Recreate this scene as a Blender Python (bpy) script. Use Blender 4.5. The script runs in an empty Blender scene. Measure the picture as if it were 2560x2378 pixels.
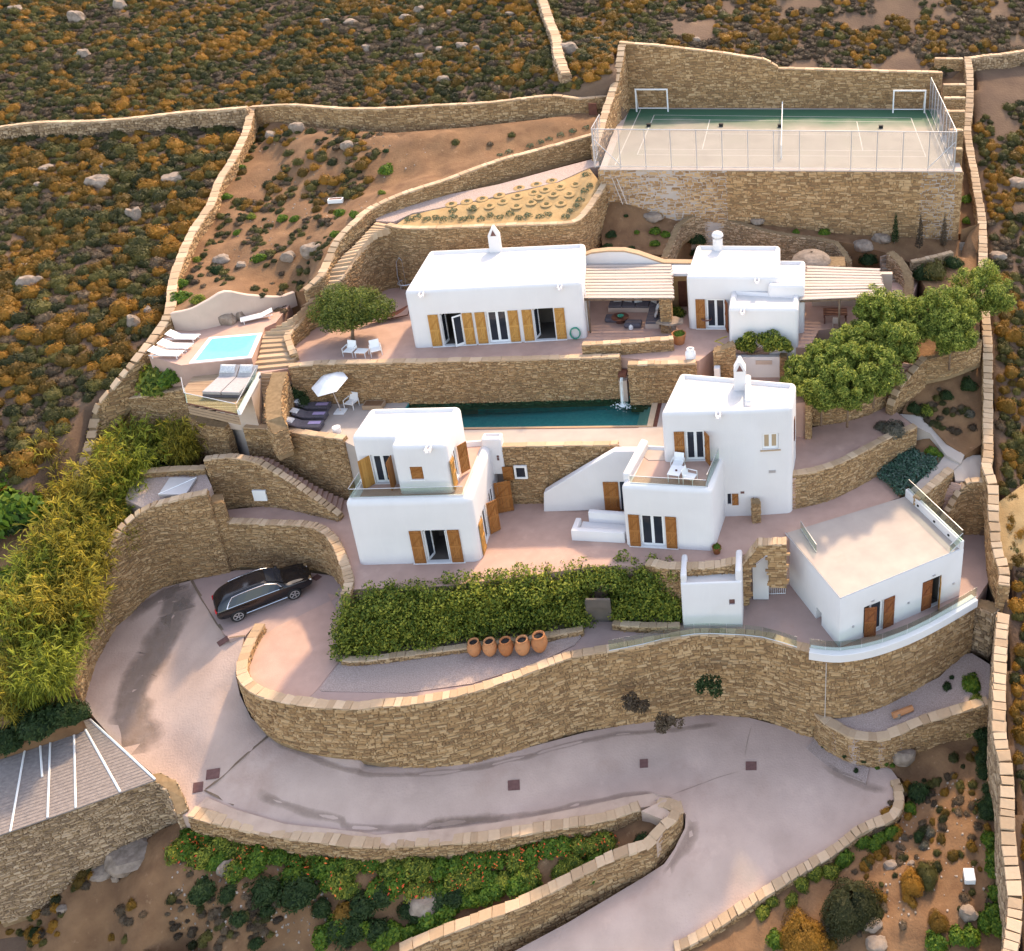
import bpy, bmesh, math, random
import numpy as np
from mathutils import Vector, Matrix, noise
from mathutils.geometry import delaunay_2d_cdt
R = math.radians
rnd = random.Random(11)
S = bpy.context.scene
COL = S.collection

# ---------------------------------------------------------------- camera, sky, sun, exposure
FOC, CX, CY, HC = 2454.0, 1975.0, 620.0, 44.0        # focal length and principal point in pixels of a 2560 px wide frame, drone height
PIT = math.atan(1120 / FOC)
cam = bpy.data.cameras.new('camera'); camo = bpy.data.objects.new('camera', cam); COL.objects.link(camo)
cam.sensor_width = 36; cam.sensor_fit = 'HORIZONTAL'; cam.lens = 36 * FOC / 2560
cam.shift_x = (1280 - CX) / 2560; cam.shift_y = (CY - 1189) / 2560
cam.clip_end = 3000
camo.location = (0, 0, HC); camo.rotation_euler = (math.pi / 2 - PIT, 0, 0)
S.camera = camo
S.render.resolution_x, S.render.resolution_y = 1024, 951

SUN_EL, SUN_AZ = R(46), R(15)                         # behind the house, a little to the right
w = bpy.data.worlds.new('World'); S.world = w; w.use_nodes = True
nt = w.node_tree; nt.nodes.clear()
sky = nt.nodes.new('ShaderNodeTexSky'); sky.sky_type = 'NISHITA'; sky.sun_disc = False
sky.sun_elevation = SUN_EL; sky.sun_rotation = SUN_AZ; sky.air_density = 0.8; sky.dust_density = 1.2; sky.ozone_density = 0.3
bg = nt.nodes.new('ShaderNodeBackground'); bg.inputs[1].default_value = 0.15
wo = nt.nodes.new('ShaderNodeOutputWorld')
nt.links.new(sky.outputs[0], bg.inputs[0]); nt.links.new(bg.outputs[0], wo.inputs[0])
sl = bpy.data.lights.new('sun', 'SUN'); sl.energy = 1.0; sl.angle = R(2.5); sl.color = (1, .87, .70)
so = bpy.data.objects.new('sun', sl); COL.objects.link(so); so.location = (10, 60, 60)
sd = Vector((math.sin(SUN_AZ) * math.cos(SUN_EL), math.cos(SUN_AZ) * math.cos(SUN_EL), math.sin(SUN_EL)))
so.rotation_euler = (-sd).to_track_quat('-Z', 'Y').to_euler()
S.view_settings.view_transform = 'Standard'; S.view_settings.look = 'None'
S.view_settings.exposure = 2.25; S.view_settings.gamma = 1
S.view_settings.use_white_balance = True; S.view_settings.white_balance_temperature = 8600; S.view_settings.white_balance_tint = 12
S.cycles.max_bounces = 6; S.cycles.diffuse_bounces = 4; S.cycles.transparent_max_bounces = 16
S.cycles.use_adaptive_sampling = True; S.cycles.use_denoising = True

# ---------------------------------------------------------------- survey: photograph measurements -> metres
CR = {0:(0,0,1.2871),1:(0,0,.4525),2:(850,0,.4525),3:(1660,0,.4525),4:(0,750,.4525),5:(800,750,.4525),6:(1660,750,.4525),
      7:(0,1500,.4752),8:(800,1500,.4752),9:(1660,1500,.4752),'c1':(1460,180,.2011),'c2':(2060,180,.2011),'L':(840,1000,.2327),
      'U':(1000,560,.2413),'G':(1420,560,.2715),'UR':(1700,560,.3017),'R':(1540,900,.2706),'LR':(1900,1320,.2715),'car':(510,1400,.1508),
      'pl':(360,740,.2011),'s':(0,0,1),'um':(720,960,.1207),'B':(1650,1360,.2313),'M':(1380,1100,.1731),'X':(2200,1100,.2165),'K':(440,1180,.2489),'T':(1960,480,.2514),'RD':(0,1040,.2813),'MG':(440,2020,.3318),'RG':(1900,2020,.3318)}
CP = math.cos(PIT); TP = math.tan(PIT)
def kk(k, x, y):
    a, b, s = CR[k]
    return a + x * s, FOC / (CP * CP * (b + y * s + 500))
def P(k, x, y, z):                                    # the point of height z seen there
    u, K = kk(k, x, y); h = HC - z
    return Vector(((u - CX) * CP * K * h / FOC, K * h - h * TP, z))
def zat(k, x, y, D):
    u, K = kk(k, x, y); return HC - D / (K - TP)
def PD(k, x, y, D): return P(k, x, y, zat(k, x, y, D))
def sst(a, b, x):
    t = min(1, max(0, (x - a) / (b - a))); return t * t * (3 - 2 * t)
def hill(X, D):                                       # the natural hillside
    wl = sst(-29, -42, X) if X < 0 else 0
    c = 20 + .44 * (D - 90) if D < 105 else 26.6 + .36 * (D - 105)
    l = 9.3 + .283 * (D - 55) if D > 55 else 9.3 + .5 * (D - 55)
    l = max(l, -6 + .2 * (D - 25)) if D < 55 else l
    b = 3.5 * math.exp(-((X + 16) / 12) ** 2 - ((D - 86) / 8) ** 2)
    return c * (1 - wl) + l * wl + b + 0.35 * noise.noise(Vector((X * .12, D * .12, 3))) * 2
def PH(k, x, y, off=0.0):                             # the point on the hillside seen there
    lo, hi = -12.0, 40.0
    for _ in range(40):
        m = (lo + hi) / 2; p = P(k, x, y, m)
        if m - off > hill(p.x, p.y): hi = m
        else: lo = m
    return P(k, x, y, (lo + hi) / 2)

# ---------------------------------------------------------------- materials
def mat(name, c1, c2=None, scale=4.0, rough=.85, rnd_mode=None, bump=0.0, bscale=None, c3=None, spots=None, metal=0.0, spec=.3, detail=6):
    m = bpy.data.materials.new(name); m.use_nodes = True; n = m.node_tree.nodes; l = m.node_tree.links
    b = n['Principled BSDF']; b.inputs['Roughness'].default_value = rough; b.inputs['Metallic'].default_value = metal
    b.inputs['Specular IOR Level'].default_value = spec
    tc = n.new('ShaderNodeTexCoord')
    if c2 is None: b.inputs['Base Color'].default_value = (*c1, 1)
    else:
        rp = n.new('ShaderNodeValToRGB'); e = rp.color_ramp.elements
        e[0].color = (*c1, 1); e[1].color = (*c2, 1); e[0].position = .3; e[1].position = .7
        if c3:
            e[0].position = 0.05; e[1].position = .95; q = e.new(.5); q.color = (*c3, 1)
        nz = n.new('ShaderNodeTexNoise'); nz.inputs['Scale'].default_value = scale; nz.inputs['Detail'].default_value = detail
        l.new(tc.outputs['Object'], nz.inputs['Vector'])
        if rnd_mode:
            if rnd_mode == 'island': g = n.new('ShaderNodeNewGeometry'); src = g.outputs['Random Per Island']
            else: g = n.new('ShaderNodeObjectInfo'); src = g.outputs['Random']
            mx = n.new('ShaderNodeMath'); mx.operation = 'MULTIPLY_ADD'; mx.inputs[1].default_value = .55
            l.new(nz.outputs['Fac'], mx.inputs[0])
            ad = n.new('ShaderNodeMath'); ad.operation = 'MULTIPLY_ADD'; ad.inputs[1].default_value = .95; ad.inputs[2].default_value = -.27
            l.new(src, ad.inputs[0]); l.new(ad.outputs[0], mx.inputs[2]); l.new(mx.outputs[0], rp.inputs[0])
            e[0].position = 0.02 if c3 else .1; e[-1].position = .98 if c3 else .9
        else: l.new(nz.outputs['Fac'], rp.inputs[0])
        col = rp.outputs[0]
        if spots:                                     # (colour, scale, lo, hi): wear with a shape of its own
            for sc, ss, lo, hi in spots:
                n2 = n.new('ShaderNodeTexNoise'); n2.inputs['Scale'].default_value = ss; n2.inputs['Detail'].default_value = 8; n2.inputs['Roughness'].default_value = .65
                l.new(tc.outputs['Object'], n2.inputs['Vector'])
                mr = n.new('ShaderNodeMapRange'); mr.inputs[1].default_value = lo; mr.inputs[2].default_value = hi
                l.new(n2.outputs['Fac'], mr.inputs[0])
                mi = n.new('ShaderNodeMix'); mi.data_type = 'RGBA'
                l.new(mr.outputs[0], mi.inputs[0]); l.new(col, mi.inputs[6]); mi.inputs[7].default_value = (*sc, 1); col = mi.outputs[2]
        l.new(col, b.inputs['Base Color'])
    if bump:
        nb = n.new('ShaderNodeTexNoise'); nb.inputs['Scale'].default_value = bscale or scale * 6; nb.inputs['Detail'].default_value = 8
        l.new(tc.outputs['Object'], nb.inputs['Vector'])
        bu = n.new('ShaderNodeBump'); bu.inputs['Strength'].default_value = bump; bu.inputs['Distance'].default_value = .05
        l.new(nb.outputs['Fac'], bu.inputs['Height']); l.new(bu.outputs[0], b.inputs['Normal'])
    return m
def leafmat(name, c1, c2, c3=None, trans=.35, mode='island', scale=.6):
    m = mat(name, c1, c2, scale, .6, mode, c3=c3, spec=.2)
    n = m.node_tree.nodes; l = m.node_tree.links; b = n['Principled BSDF']
    tr = n.new('ShaderNodeBsdfTranslucent'); mx = n.new('ShaderNodeMixShader'); mx.inputs[0].default_value = trans
    src = b.inputs['Base Color'].links[0].from_socket; l.new(src, tr.inputs[0])
    l.new(b.outputs[0], mx.inputs[1]); l.new(tr.outputs[0], mx.inputs[2]); l.new(mx.outputs[0], n['Material Output'].inputs[0])
    return m
M = {}
M['white'] = mat('white_plaster', (.65, .615, .605), (.69, .655, .645), .7, .8, bump=.12, bscale=9, spots=[((.688, .635, .595), 1.1, .62, .9)], spec=.2)
M['cream'] = mat('cream_plaster', (.500, .380, .313), (.560, .427, .350), 1.2, .85, bump=.2, bscale=14)
M['pave'] = mat('pink_cement', (.427, .267, .216), (.500, .318, .256), 1.1, .8, bump=.25, bscale=26, spots=[((.354, .219, .177), .35, .55, .85), ((.573, .377, .298), .8, .6, .85)])
M['deckpale'] = mat('pale_cement', (.37, .305, .27), (.43, .36, .315), .8, .8, bump=.15, bscale=22, spots=[((.34, .275, .235), .45, .58, .85)])
M['road'] = mat('grooved_concrete', (.413, .293, .244), (.518, .372, .313), .5, .9, bump=.5, bscale=9, spots=[((.378, .244, .196), .22, .58, .8), ((.308, .195, .149), 2.2, .66, .82), ((.588, .415, .345), .3, .6, .8)])
M['ramp'] = mat('parking_cement', (.370, .255, .223), (.436, .302, .263), .8, .85, bump=.3, bscale=18, spots=[((.364, .224, .179), .4, .58, .8)])
M['dirt'] = mat('brown_stain', (.17, .11, .075), (.23, .16, .11), 1.4, .95, bump=.5, bscale=12)
M['stain'] = mat('silt_stain', (.19, .135, .105), (.27, .205, .175), 2.4, .95, bump=.4, bscale=14)
M['kerbwalk'] = mat('pale_kerb_concrete', (.463, .325, .250), (.550, .391, .305), 1.5, .9, bump=.3, bscale=20, spots=[((.375, .253, .190), .8, .55, .8)])
M['gravel'] = mat('grey_gravel', (.310, .226, .195), (.494, .378, .335), 16, .95, bump=.9, bscale=22)
M['soil'] = mat('dry_soil', (.149, .074, .037), (.242, .129, .065), 1.0, .95, bump=.8, bscale=7, spots=[((.110, .057, .031), .5, .55, .75), ((.330, .195, .111), 2.2, .62, .75)])
M['sand'] = mat('sandy_soil', (.34, .21, .095), (.43, .28, .135), 1.2, .95, bump=.6, bscale=8, spots=[((.34, .21, .1), .9, .56, .8)])
M['hill'] = mat('hill_soil', (.105, .062, .042), (.165, .10, .063), .35, .95, bump=.9, bscale=5, spots=[((.26, .165, .1), .13, .6, .76), ((.32, .215, .135), .7, .66, .8)])
M['mortar'] = mat('dark_joint', (.20, .125, .065), (.29, .19, .105), 5, .95)
M['stone'] = mat('ochre_stone', (.235, .130, .065), (.520, .335, .185), 2.5, .9, 'island', c3=(.385, .222, .105), bump=.4, bscale=20)
M['stonegrey'] = mat('grey_stone', (.200, .129, .081), (.520, .368, .242), 2.5, .9, 'island', c3=(.360, .235, .140), bump=.4, bscale=20)
M['coping'] = mat('pale_coping', (.399, .262, .161), (.567, .403, .271), 3, .9, 'object', c3=(.483, .330, .212), bump=.4, bscale=14)
M['rock'] = mat('granite', (.17, .125, .095), (.34, .26, .205), 2.2, .95, bump=.9, bscale=5, spots=[((.18, .13, .1), 1.4, .55, .75)])
M['paint'] = mat('white_paint', (.78, .77, .76), rough=.5)
M['metal'] = mat('galvanised_steel', (.5, .49, .5), rough=.45, metal=.6)
M['wood'] = mat('ochre_wood', (.36, .155, .035), (.50, .25, .07), 3, .6, 'island', bump=.3, bscale=14)
M['woodred'] = mat('brown_wood', (.17, .05, .02), (.28, .09, .03), 3, .6, 'island', bump=.3, bscale=14)
M['wooddk'] = mat('dark_wood', (.10, .03, .02), (.15, .05, .03), 4, .6)
M['deckwood'] = mat('deck_boards', (.30, .19, .12), (.42, .29, .19), 3, .75, 'object')
M['cane'] = mat('bleached_cane', (.42, .335, .285), (.56, .465, .405), 2, .9, 'island', bump=.5, bscale=30)
M['mat'] = mat('grey_reed_mat', (.20, .165, .152), (.28, .235, .215), 5, .95, bump=.6, bscale=40)
M['glassdk'] = mat('dark_pane', (.02, .025, .035), rough=.06, spec=.4)
M['deckcream'] = mat('cream_deck', (.40, .365, .335), (.46, .42, .385), .8, .8, bump=.12, bscale=20, spots=[((.35, .31, .28), .45, .6, .85)])
M['courtline'] = mat('worn_line', (.42, .39, .34), (.5, .47, .42), 2, .8)
M['screed'] = mat('roof_screed', (.53, .505, .485), (.60, .575, .555), .6, .85, bump=.2, bscale=12, spots=[((.47, .44, .41), .5, .56, .8)])
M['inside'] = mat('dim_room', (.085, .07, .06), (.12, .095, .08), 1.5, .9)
M['blind'] = mat('tan_blind', (.42, .30, .19), rough=.8)
M['black'] = mat('black_rubber', (.015, .015, .016), rough=.7)
M['iron'] = mat('rusty_iron', (.12, .055, .05), (.17, .08, .07), 6, .8)
M['clay'] = mat('terracotta', (.38, .135, .05), (.5, .22, .1), 3, .8, 'object', bump=.4, bscale=12, spots=[((.24, .1, .05), 3, .55, .75)])
M['cloth'] = mat('slate_cushion', (.085, .075, .09), (.12, .105, .12), 8, .95)
M['greycloth'] = mat('grey_cushion', (.33, .30, .30), (.4, .365, .36), 8, .95)
M['pillow'] = mat('patterned_pillow', (.36, .37, .40), (.66, .65, .64), 16, .95)
M['lilac'] = mat('lilac_towel', (.33, .25, .42), (.40, .31, .49), 9, .95)
M['carpaint'] = mat('black_car_paint', (.008, .008, .011), rough=.12, spec=.6)
M['chrome'] = mat('chrome', (.75, .75, .76), rough=.15, metal=1)
M['redlamp'] = mat('red_lamp', (.5, .015, .02), rough=.2)
M['hose'] = mat('green_hose', (.02, .25, .17), rough=.5)
M['courtmat'] = mat('court_surface', (.035, .10, .058), (.055, .125, .072), .5, .42, bump=.05, bscale=30, spots=[((.13, .135, .085), .13, .45, .75)], spec=.75)
def courtmat():  # green court; sunlit glare of the front put into its colour as beige
    m = mat('court_glare_blend', (.24, .205, .165), (.30, .262, .215), .5, .75, bump=.05, bscale=30, spots=[((.2, .185, .13), .25, .55, .8)]); n = m.node_tree.nodes; l = m.node_tree.links; b = n['Principled BSDF']
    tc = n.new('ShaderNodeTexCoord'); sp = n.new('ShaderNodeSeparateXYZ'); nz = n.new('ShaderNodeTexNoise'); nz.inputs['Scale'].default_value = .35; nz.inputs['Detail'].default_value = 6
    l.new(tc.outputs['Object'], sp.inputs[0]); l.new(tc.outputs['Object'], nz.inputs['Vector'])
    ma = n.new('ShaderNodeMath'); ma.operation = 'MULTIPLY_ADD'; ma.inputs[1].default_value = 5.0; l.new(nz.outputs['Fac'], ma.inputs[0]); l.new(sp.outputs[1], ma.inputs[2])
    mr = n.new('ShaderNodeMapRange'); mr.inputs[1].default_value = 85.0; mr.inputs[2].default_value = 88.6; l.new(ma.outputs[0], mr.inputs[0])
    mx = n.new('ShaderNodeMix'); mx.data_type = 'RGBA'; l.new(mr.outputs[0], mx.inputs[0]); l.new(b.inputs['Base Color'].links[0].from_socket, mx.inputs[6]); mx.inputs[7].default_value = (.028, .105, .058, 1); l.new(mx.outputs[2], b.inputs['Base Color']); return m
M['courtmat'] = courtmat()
def ragged(key, lo, hi, top):                         # worn film: dense along its middle, broken up at its edges
    m = M[key]; n = m.node_tree.nodes; l = m.node_tree.links; t = n.new('ShaderNodeBsdfTransparent'); x = n.new('ShaderNodeMixShader'); nz = n.new('ShaderNodeTexNoise'); nz.inputs['Scale'].default_value = 1.7; nz.inputs['Detail'].default_value = 9; nz.inputs['Roughness'].default_value = .62
    tc = n.new('ShaderNodeTexCoord'); l.new(tc.outputs['Object'], nz.inputs['Vector']); at = n.new('ShaderNodeAttribute'); at.attribute_name = 'cover'
    ma = n.new('ShaderNodeMath'); ma.operation = 'MULTIPLY_ADD'; ma.inputs[1].default_value = .9; l.new(nz.outputs['Fac'], ma.inputs[0]); l.new(at.outputs['Fac'], ma.inputs[2])
    mr = n.new('ShaderNodeMapRange'); mr.inputs[1].default_value = lo; mr.inputs[2].default_value = hi; mr.inputs[4].default_value = top; l.new(ma.outputs[0], mr.inputs[0])
    l.new(mr.outputs[0], x.inputs[0]); l.new(t.outputs[0], x.inputs[1]); l.new(n['Principled BSDF'].outputs[0], x.inputs[2]); l.new(x.outputs[0], n['Material Output'].inputs[0])
ragged('stain', .5, 1.25, .6); M['silt'] = mat('dry_silt', (.19, .13, .095), (.27, .19, .145), 3, .95); ragged('silt', .75, 1.4, .35)
def streaks(key):                                     # rain streaks down the lime wash
    m = M[key]; n = m.node_tree.nodes; l = m.node_tree.links; b = n['Principled BSDF']; tc = n.new('ShaderNodeTexCoord'); mp = n.new('ShaderNodeMapping'); mp.inputs['Scale'].default_value = (3.2, 3.2, .28); nz = n.new('ShaderNodeTexNoise'); nz.inputs['Scale'].default_value = 1.6; nz.inputs['Detail'].default_value = 7
    l.new(tc.outputs['Object'], mp.inputs[0]); l.new(mp.outputs[0], nz.inputs['Vector']); mr = n.new('ShaderNodeMapRange'); mr.inputs[1].default_value = .56; mr.inputs[2].default_value = .82; mr.inputs[4].default_value = .75; l.new(nz.outputs['Fac'], mr.inputs[0])
    mx = n.new('ShaderNodeMix'); mx.data_type = 'RGBA'; l.new(mr.outputs[0], mx.inputs[0]); l.new(b.inputs['Base Color'].links[0].from_socket, mx.inputs[6]); mx.inputs[7].default_value = (.70, .665, .64, 1); l.new(mx.outputs[2], b.inputs['Base Color'])
streaks('white')
M['blue'] = mat('blue_tile', (.05, .06, .19), (.08, .09, .26), 9, .5)
M['thorn'] = mat('bark', (.16, .10, .065), (.24, .16, .11), 4, .95, bump=.5, bscale=14)
M['flower'] = mat('red_flowers', (.62, .05, .02), (.7, .17, .03), 6, .6, 'island')
M['pinkfl'] = mat('pink_flowers', (.6, .06, .12), (.7, .16, .2), 6, .6, 'island')
M['hedge'] = leafmat('hedge_leaves', (.035, .075, .013), (.40, .38, .06), (.155, .195, .03))
M['olive'] = leafmat('olive_leaves', (.035, .065, .014), (.21, .225, .045), (.10, .135, .026))
M['pine'] = leafmat('grey_green_leaves', (.05, .10, .018), (.46, .47, .10), (.20, .25, .045))
M['reedgreen'] = leafmat('green_reed', (.06, .09, .016), (.44, .44, .06), (.23, .26, .035), trans=.45)
M['reed'] = leafmat('golden_reed', (.08, .085, .016), (.58, .42, .06), (.31, .26, .04), trans=.45)
M['dkleaf'] = leafmat('dark_leaves', (.015, .035, .012), (.06, .09, .03), (.03, .06, .018))
M['brleaf'] = leafmat('bright_leaves', (.04, .10, .015), (.20, .25, .03), (.09, .17, .02))
M['teal'] = leafmat('blue_green_leaves', (.03, .07, .055), (.13, .17, .15), (.05, .13, .08), trans=.2)
M['greyleaf'] = leafmat('grey_sage', (.07, .065, .05), (.2, .17, .13), (.12, .11, .08), trans=.2)
M['agave'] = leafmat('agave', (.06, .09, .05), (.18, .2, .11), (.11, .14, .08), trans=.2)
M['scrub'] = leafmat('hill_scrub', (.10, .06, .012), (.36, .165, .026), (.21, .105, .016), trans=.25, mode='object', scale=2.5)
M['scrubgreen'] = leafmat('green_scrub', (.03, .034, .012), (.13, .11, .03), (.065, .062, .018), trans=.25, mode='object', scale=2.5)
M['scrubgrey'] = leafmat('brown_scrub', (.06, .04, .026), (.16, .11, .07), (.10, .068, .042), trans=.2, mode='object', scale=2.5)
def glassmat(name, col, fac):
    m = bpy.data.materials.new(name); m.use_nodes = True; n = m.node_tree.nodes; l = m.node_tree.links; n.clear()
    t = n.new('ShaderNodeBsdfTransparent'); t.inputs[0].default_value = (*col, 1)
    g = n.new('ShaderNodeBsdfGlossy'); g.inputs['Roughness'].default_value = .04
    x = n.new('ShaderNodeMixShader'); x.inputs[0].default_value = fac; o = n.new('ShaderNodeOutputMaterial')
    l.new(t.outputs[0], x.inputs[1]); l.new(g.outputs[0], x.inputs[2]); l.new(x.outputs[0], o.inputs[0]); return m
M['glass'] = glassmat('clear_balustrade_glass', (.82, .9, .86), .1)
def watermat(name, col, bs, bst=.2):
    m = glassmat(name, col, .2); n = m.node_tree.nodes; l = m.node_tree.links
    fr = n.new('ShaderNodeFresnel'); fr.inputs[0].default_value = 1.33
    tc = n.new('ShaderNodeTexCoord'); nz = n.new('ShaderNodeTexNoise'); nz.inputs['Scale'].default_value = bs; nz.inputs['Detail'].default_value = 3
    bu = n.new('ShaderNodeBump'); bu.inputs['Strength'].default_value = bst; bu.inputs['Distance'].default_value = .06
    l.new(tc.outputs['Object'], nz.inputs[0]); l.new(nz.outputs[0], bu.inputs['Height'])
    g = [q for q in n if q.type == 'BSDF_GLOSSY'][0]; x = [q for q in n if q.type == 'MIX_SHADER'][0]
    l.new(bu.outputs[0], g.inputs['Normal']); l.new(bu.outputs[0], fr.inputs['Normal']); l.new(fr.outputs[0], x.inputs[0]); return m
M['water'] = watermat('pool_water', (.45, .85, .82), 3.0)
M['spa'] = watermat('spa_water', (.80, .97, .97), 4.0, .06)
M['tealtile'] = mat('teal_mosaic', (.07, .36, .37), (.10, .45, .45), 5, .5, bump=.1, bscale=20)
M['spatile'] = mat('pale_blue_tile', (.22, .60, .65), (.28, .66, .70), 5, .5)
def meshmat(name):                                    # chain link: fine wire, mostly air
    m = bpy.data.materials.new(name); m.use_nodes = True; n = m.node_tree.nodes; l = m.node_tree.links; n.clear()
    t = n.new('ShaderNodeBsdfTransparent'); d = n.new('ShaderNodeBsdfDiffuse'); d.inputs[0].default_value = (.45, .44, .45, 1)
    x = n.new('ShaderNodeMixShader'); x.inputs[0].default_value = .13; o = n.new('ShaderNodeOutputMaterial')
    l.new(t.outputs[0], x.inputs[1]); l.new(d.outputs[0], x.inputs[2]); l.new(x.outputs[0], o.inputs[0]); return m
M['netting'] = meshmat('chain_link')

# ---------------------------------------------------------------- mesh helpers
def tag(o, label=None, cat=None, group=None, kind=None):
    if label: o['label'] = label
    if cat: o['category'] = cat
    if group: o['group'] = group
    if kind or cat: o['kind'] = kind or 'thing'
    return o
def link(name, me, parent=None, mx=None):
    o = bpy.data.objects.new(name, me); COL.objects.link(o)
    if parent is not None: o.parent = parent
    if mx is not None: o.matrix_local = mx
    return o
def empty(name, loc, rz=0.0):
    o = link(name, None); o.location = loc; o.rotation_euler = (0, 0, rz); return o
def copy_tree(o, parent=None):
    c = o.copy(); COL.objects.link(c)
    if parent is not None: c.parent = parent
    for ch in list(o.children): copy_tree(ch, c)
    return c
class MB:
    def __init__(s): s.v = []; s.f = []
    def add(s, vs, fs):
        b = len(s.v); s.v += [tuple(v) for v in vs]; s.f += [tuple(b + i for i in q) for q in fs]
    def box(s, a, b, mx=None):
        (x0, y0, z0), (x1, y1, z1) = a, b
        vs = [Vector(p) for p in ((x0,y0,z0),(x1,y0,z0),(x1,y1,z0),(x0,y1,z0),(x0,y0,z1),(x1,y0,z1),(x1,y1,z1),(x0,y1,z1))]
        if mx is not None: vs = [mx @ v for v in vs]
        s.add(vs, [(0,3,2,1),(4,5,6,7),(0,1,5,4),(1,2,6,5),(2,3,7,6),(3,0,4,7)])
    def tube(s, pts, r, n=6, r2=None, cap=True):
        pts = [Vector(p) for p in pts]; rings = []; L = len(pts)
        for i, p in enumerate(pts):
            d = (pts[min(i + 1, L - 1)] - pts[max(i - 1, 0)]).normalized()
            a = d.cross(Vector((0, 0, 1))) if abs(d.z) < .95 else d.cross(Vector((0, 1, 0)))
            a.normalize(); b = d.cross(a); rr = r if r2 is None else r + (r2 - r) * i / max(1, L - 1)
            rings.append([p + (a * math.cos(t) + b * math.sin(t)) * rr for t in [2 * math.pi * j / n for j in range(n)]])
        vs = [v for g in rings for v in g]
        fs = [(i*n+j, i*n+(j+1) % n, (i+1)*n+(j+1) % n, (i+1)*n+j) for i in range(L-1) for j in range(n)]
        if cap: fs += [tuple(range(n))[::-1], tuple((L-1)*n + j for j in range(n))]
        s.add(vs, fs)
    def lathe(s, prof, n=16, c=(0, 0, 0)):
        vs = [(c[0] + r * math.cos(2*math.pi*j/n), c[1] + r * math.sin(2*math.pi*j/n), c[2] + z) for r, z in prof for j in range(n)]
        fs = [(i*n+j, i*n+(j+1) % n, (i+1)*n+(j+1) % n, (i+1)*n+j) for i in range(len(prof)-1) for j in range(n)]
        s.add(vs, fs)
    def prism(s, pts, z0, z1):
        n = len(pts); s.add([(p[0], p[1], z0) for p in pts] + [(p[0], p[1], z1) for p in pts],
              [tuple(range(n))[::-1], tuple(range(n, 2*n))] + [(i, (i+1) % n, n+(i+1) % n, n+i) for i in range(n)])
    def mesh(s, name, m, smooth=False):
        me = bpy.data.meshes.new(name); me.from_pydata(s.v, [], s.f); me.materials.append(m)
        if smooth: me.polygons.foreach_set('use_smooth', [True] * len(me.polygons))
        me.update(); return me
    def build(s, name, m, parent=None, mx=None, smooth=False, bev=0.0):
        o = link(name, s.mesh(name, m, smooth), parent, mx)
        if bev:
            q = o.modifiers.new('bevel', 'BEVEL'); q.width = bev; q.segments = 2; q.limit_method = 'ANGLE'
        return o
def T(x, y, z): return Matrix.Translation((x, y, z))
def RZ(a): return Matrix.Rotation(a, 4, 'Z')
def RX(a): return Matrix.Rotation(a, 4, 'X')
def catmull(pts, step=.5, smooth=True):
    pts = [np.array(p, float) for p in pts]; out = []
    for i in range(len(pts) - 1):
        p0, p1, p2, p3 = pts[max(0, i-1)], pts[i], pts[i+1], pts[min(len(pts)-1, i+2)]
        n = max(1, int(np.linalg.norm((p2 - p1)[:2]) / step))
        for j in range(n):
            t = j / n
            if smooth: out.append(.5 * ((2*p1) + (p2-p0)*t + (2*p0-5*p1+4*p2-p3)*t*t + (3*p1-p0-3*p2+p3)*t**3))
            else: out.append(p1 + (p2 - p1) * t)
    out.append(pts[-1]); return np.array(out)

# unit coping blocks, irregular
def block_variant(seed, bev=.07):
    r = random.Random(seed); vs = []
    for z, ins in ((-.5, 0.0), (.28, 0.0), (.5, bev)):
        for (x, y) in ((-.5, -.5), (.5, -.5), (.5, .5), (-.5, .5)):
            vs.append((x * (1 - ins) + r.uniform(-.05, .05), y * (1 - ins) + r.uniform(-.07, .07), z + r.uniform(-.08, .08)))
    fs = [(0,3,2,1)] + [(a*4+i, a*4+(i+1) % 4, a*4+4+(i+1) % 4, a*4+4+i) for a in (0, 1) for i in range(4)] + [(8,9,10,11)]
    me = bpy.data.meshes.new('coping_stone'); me.from_pydata(vs, [], fs); me.materials.append(M['coping']); return me
COPE = [block_variant(i) for i in range(8)]

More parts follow.
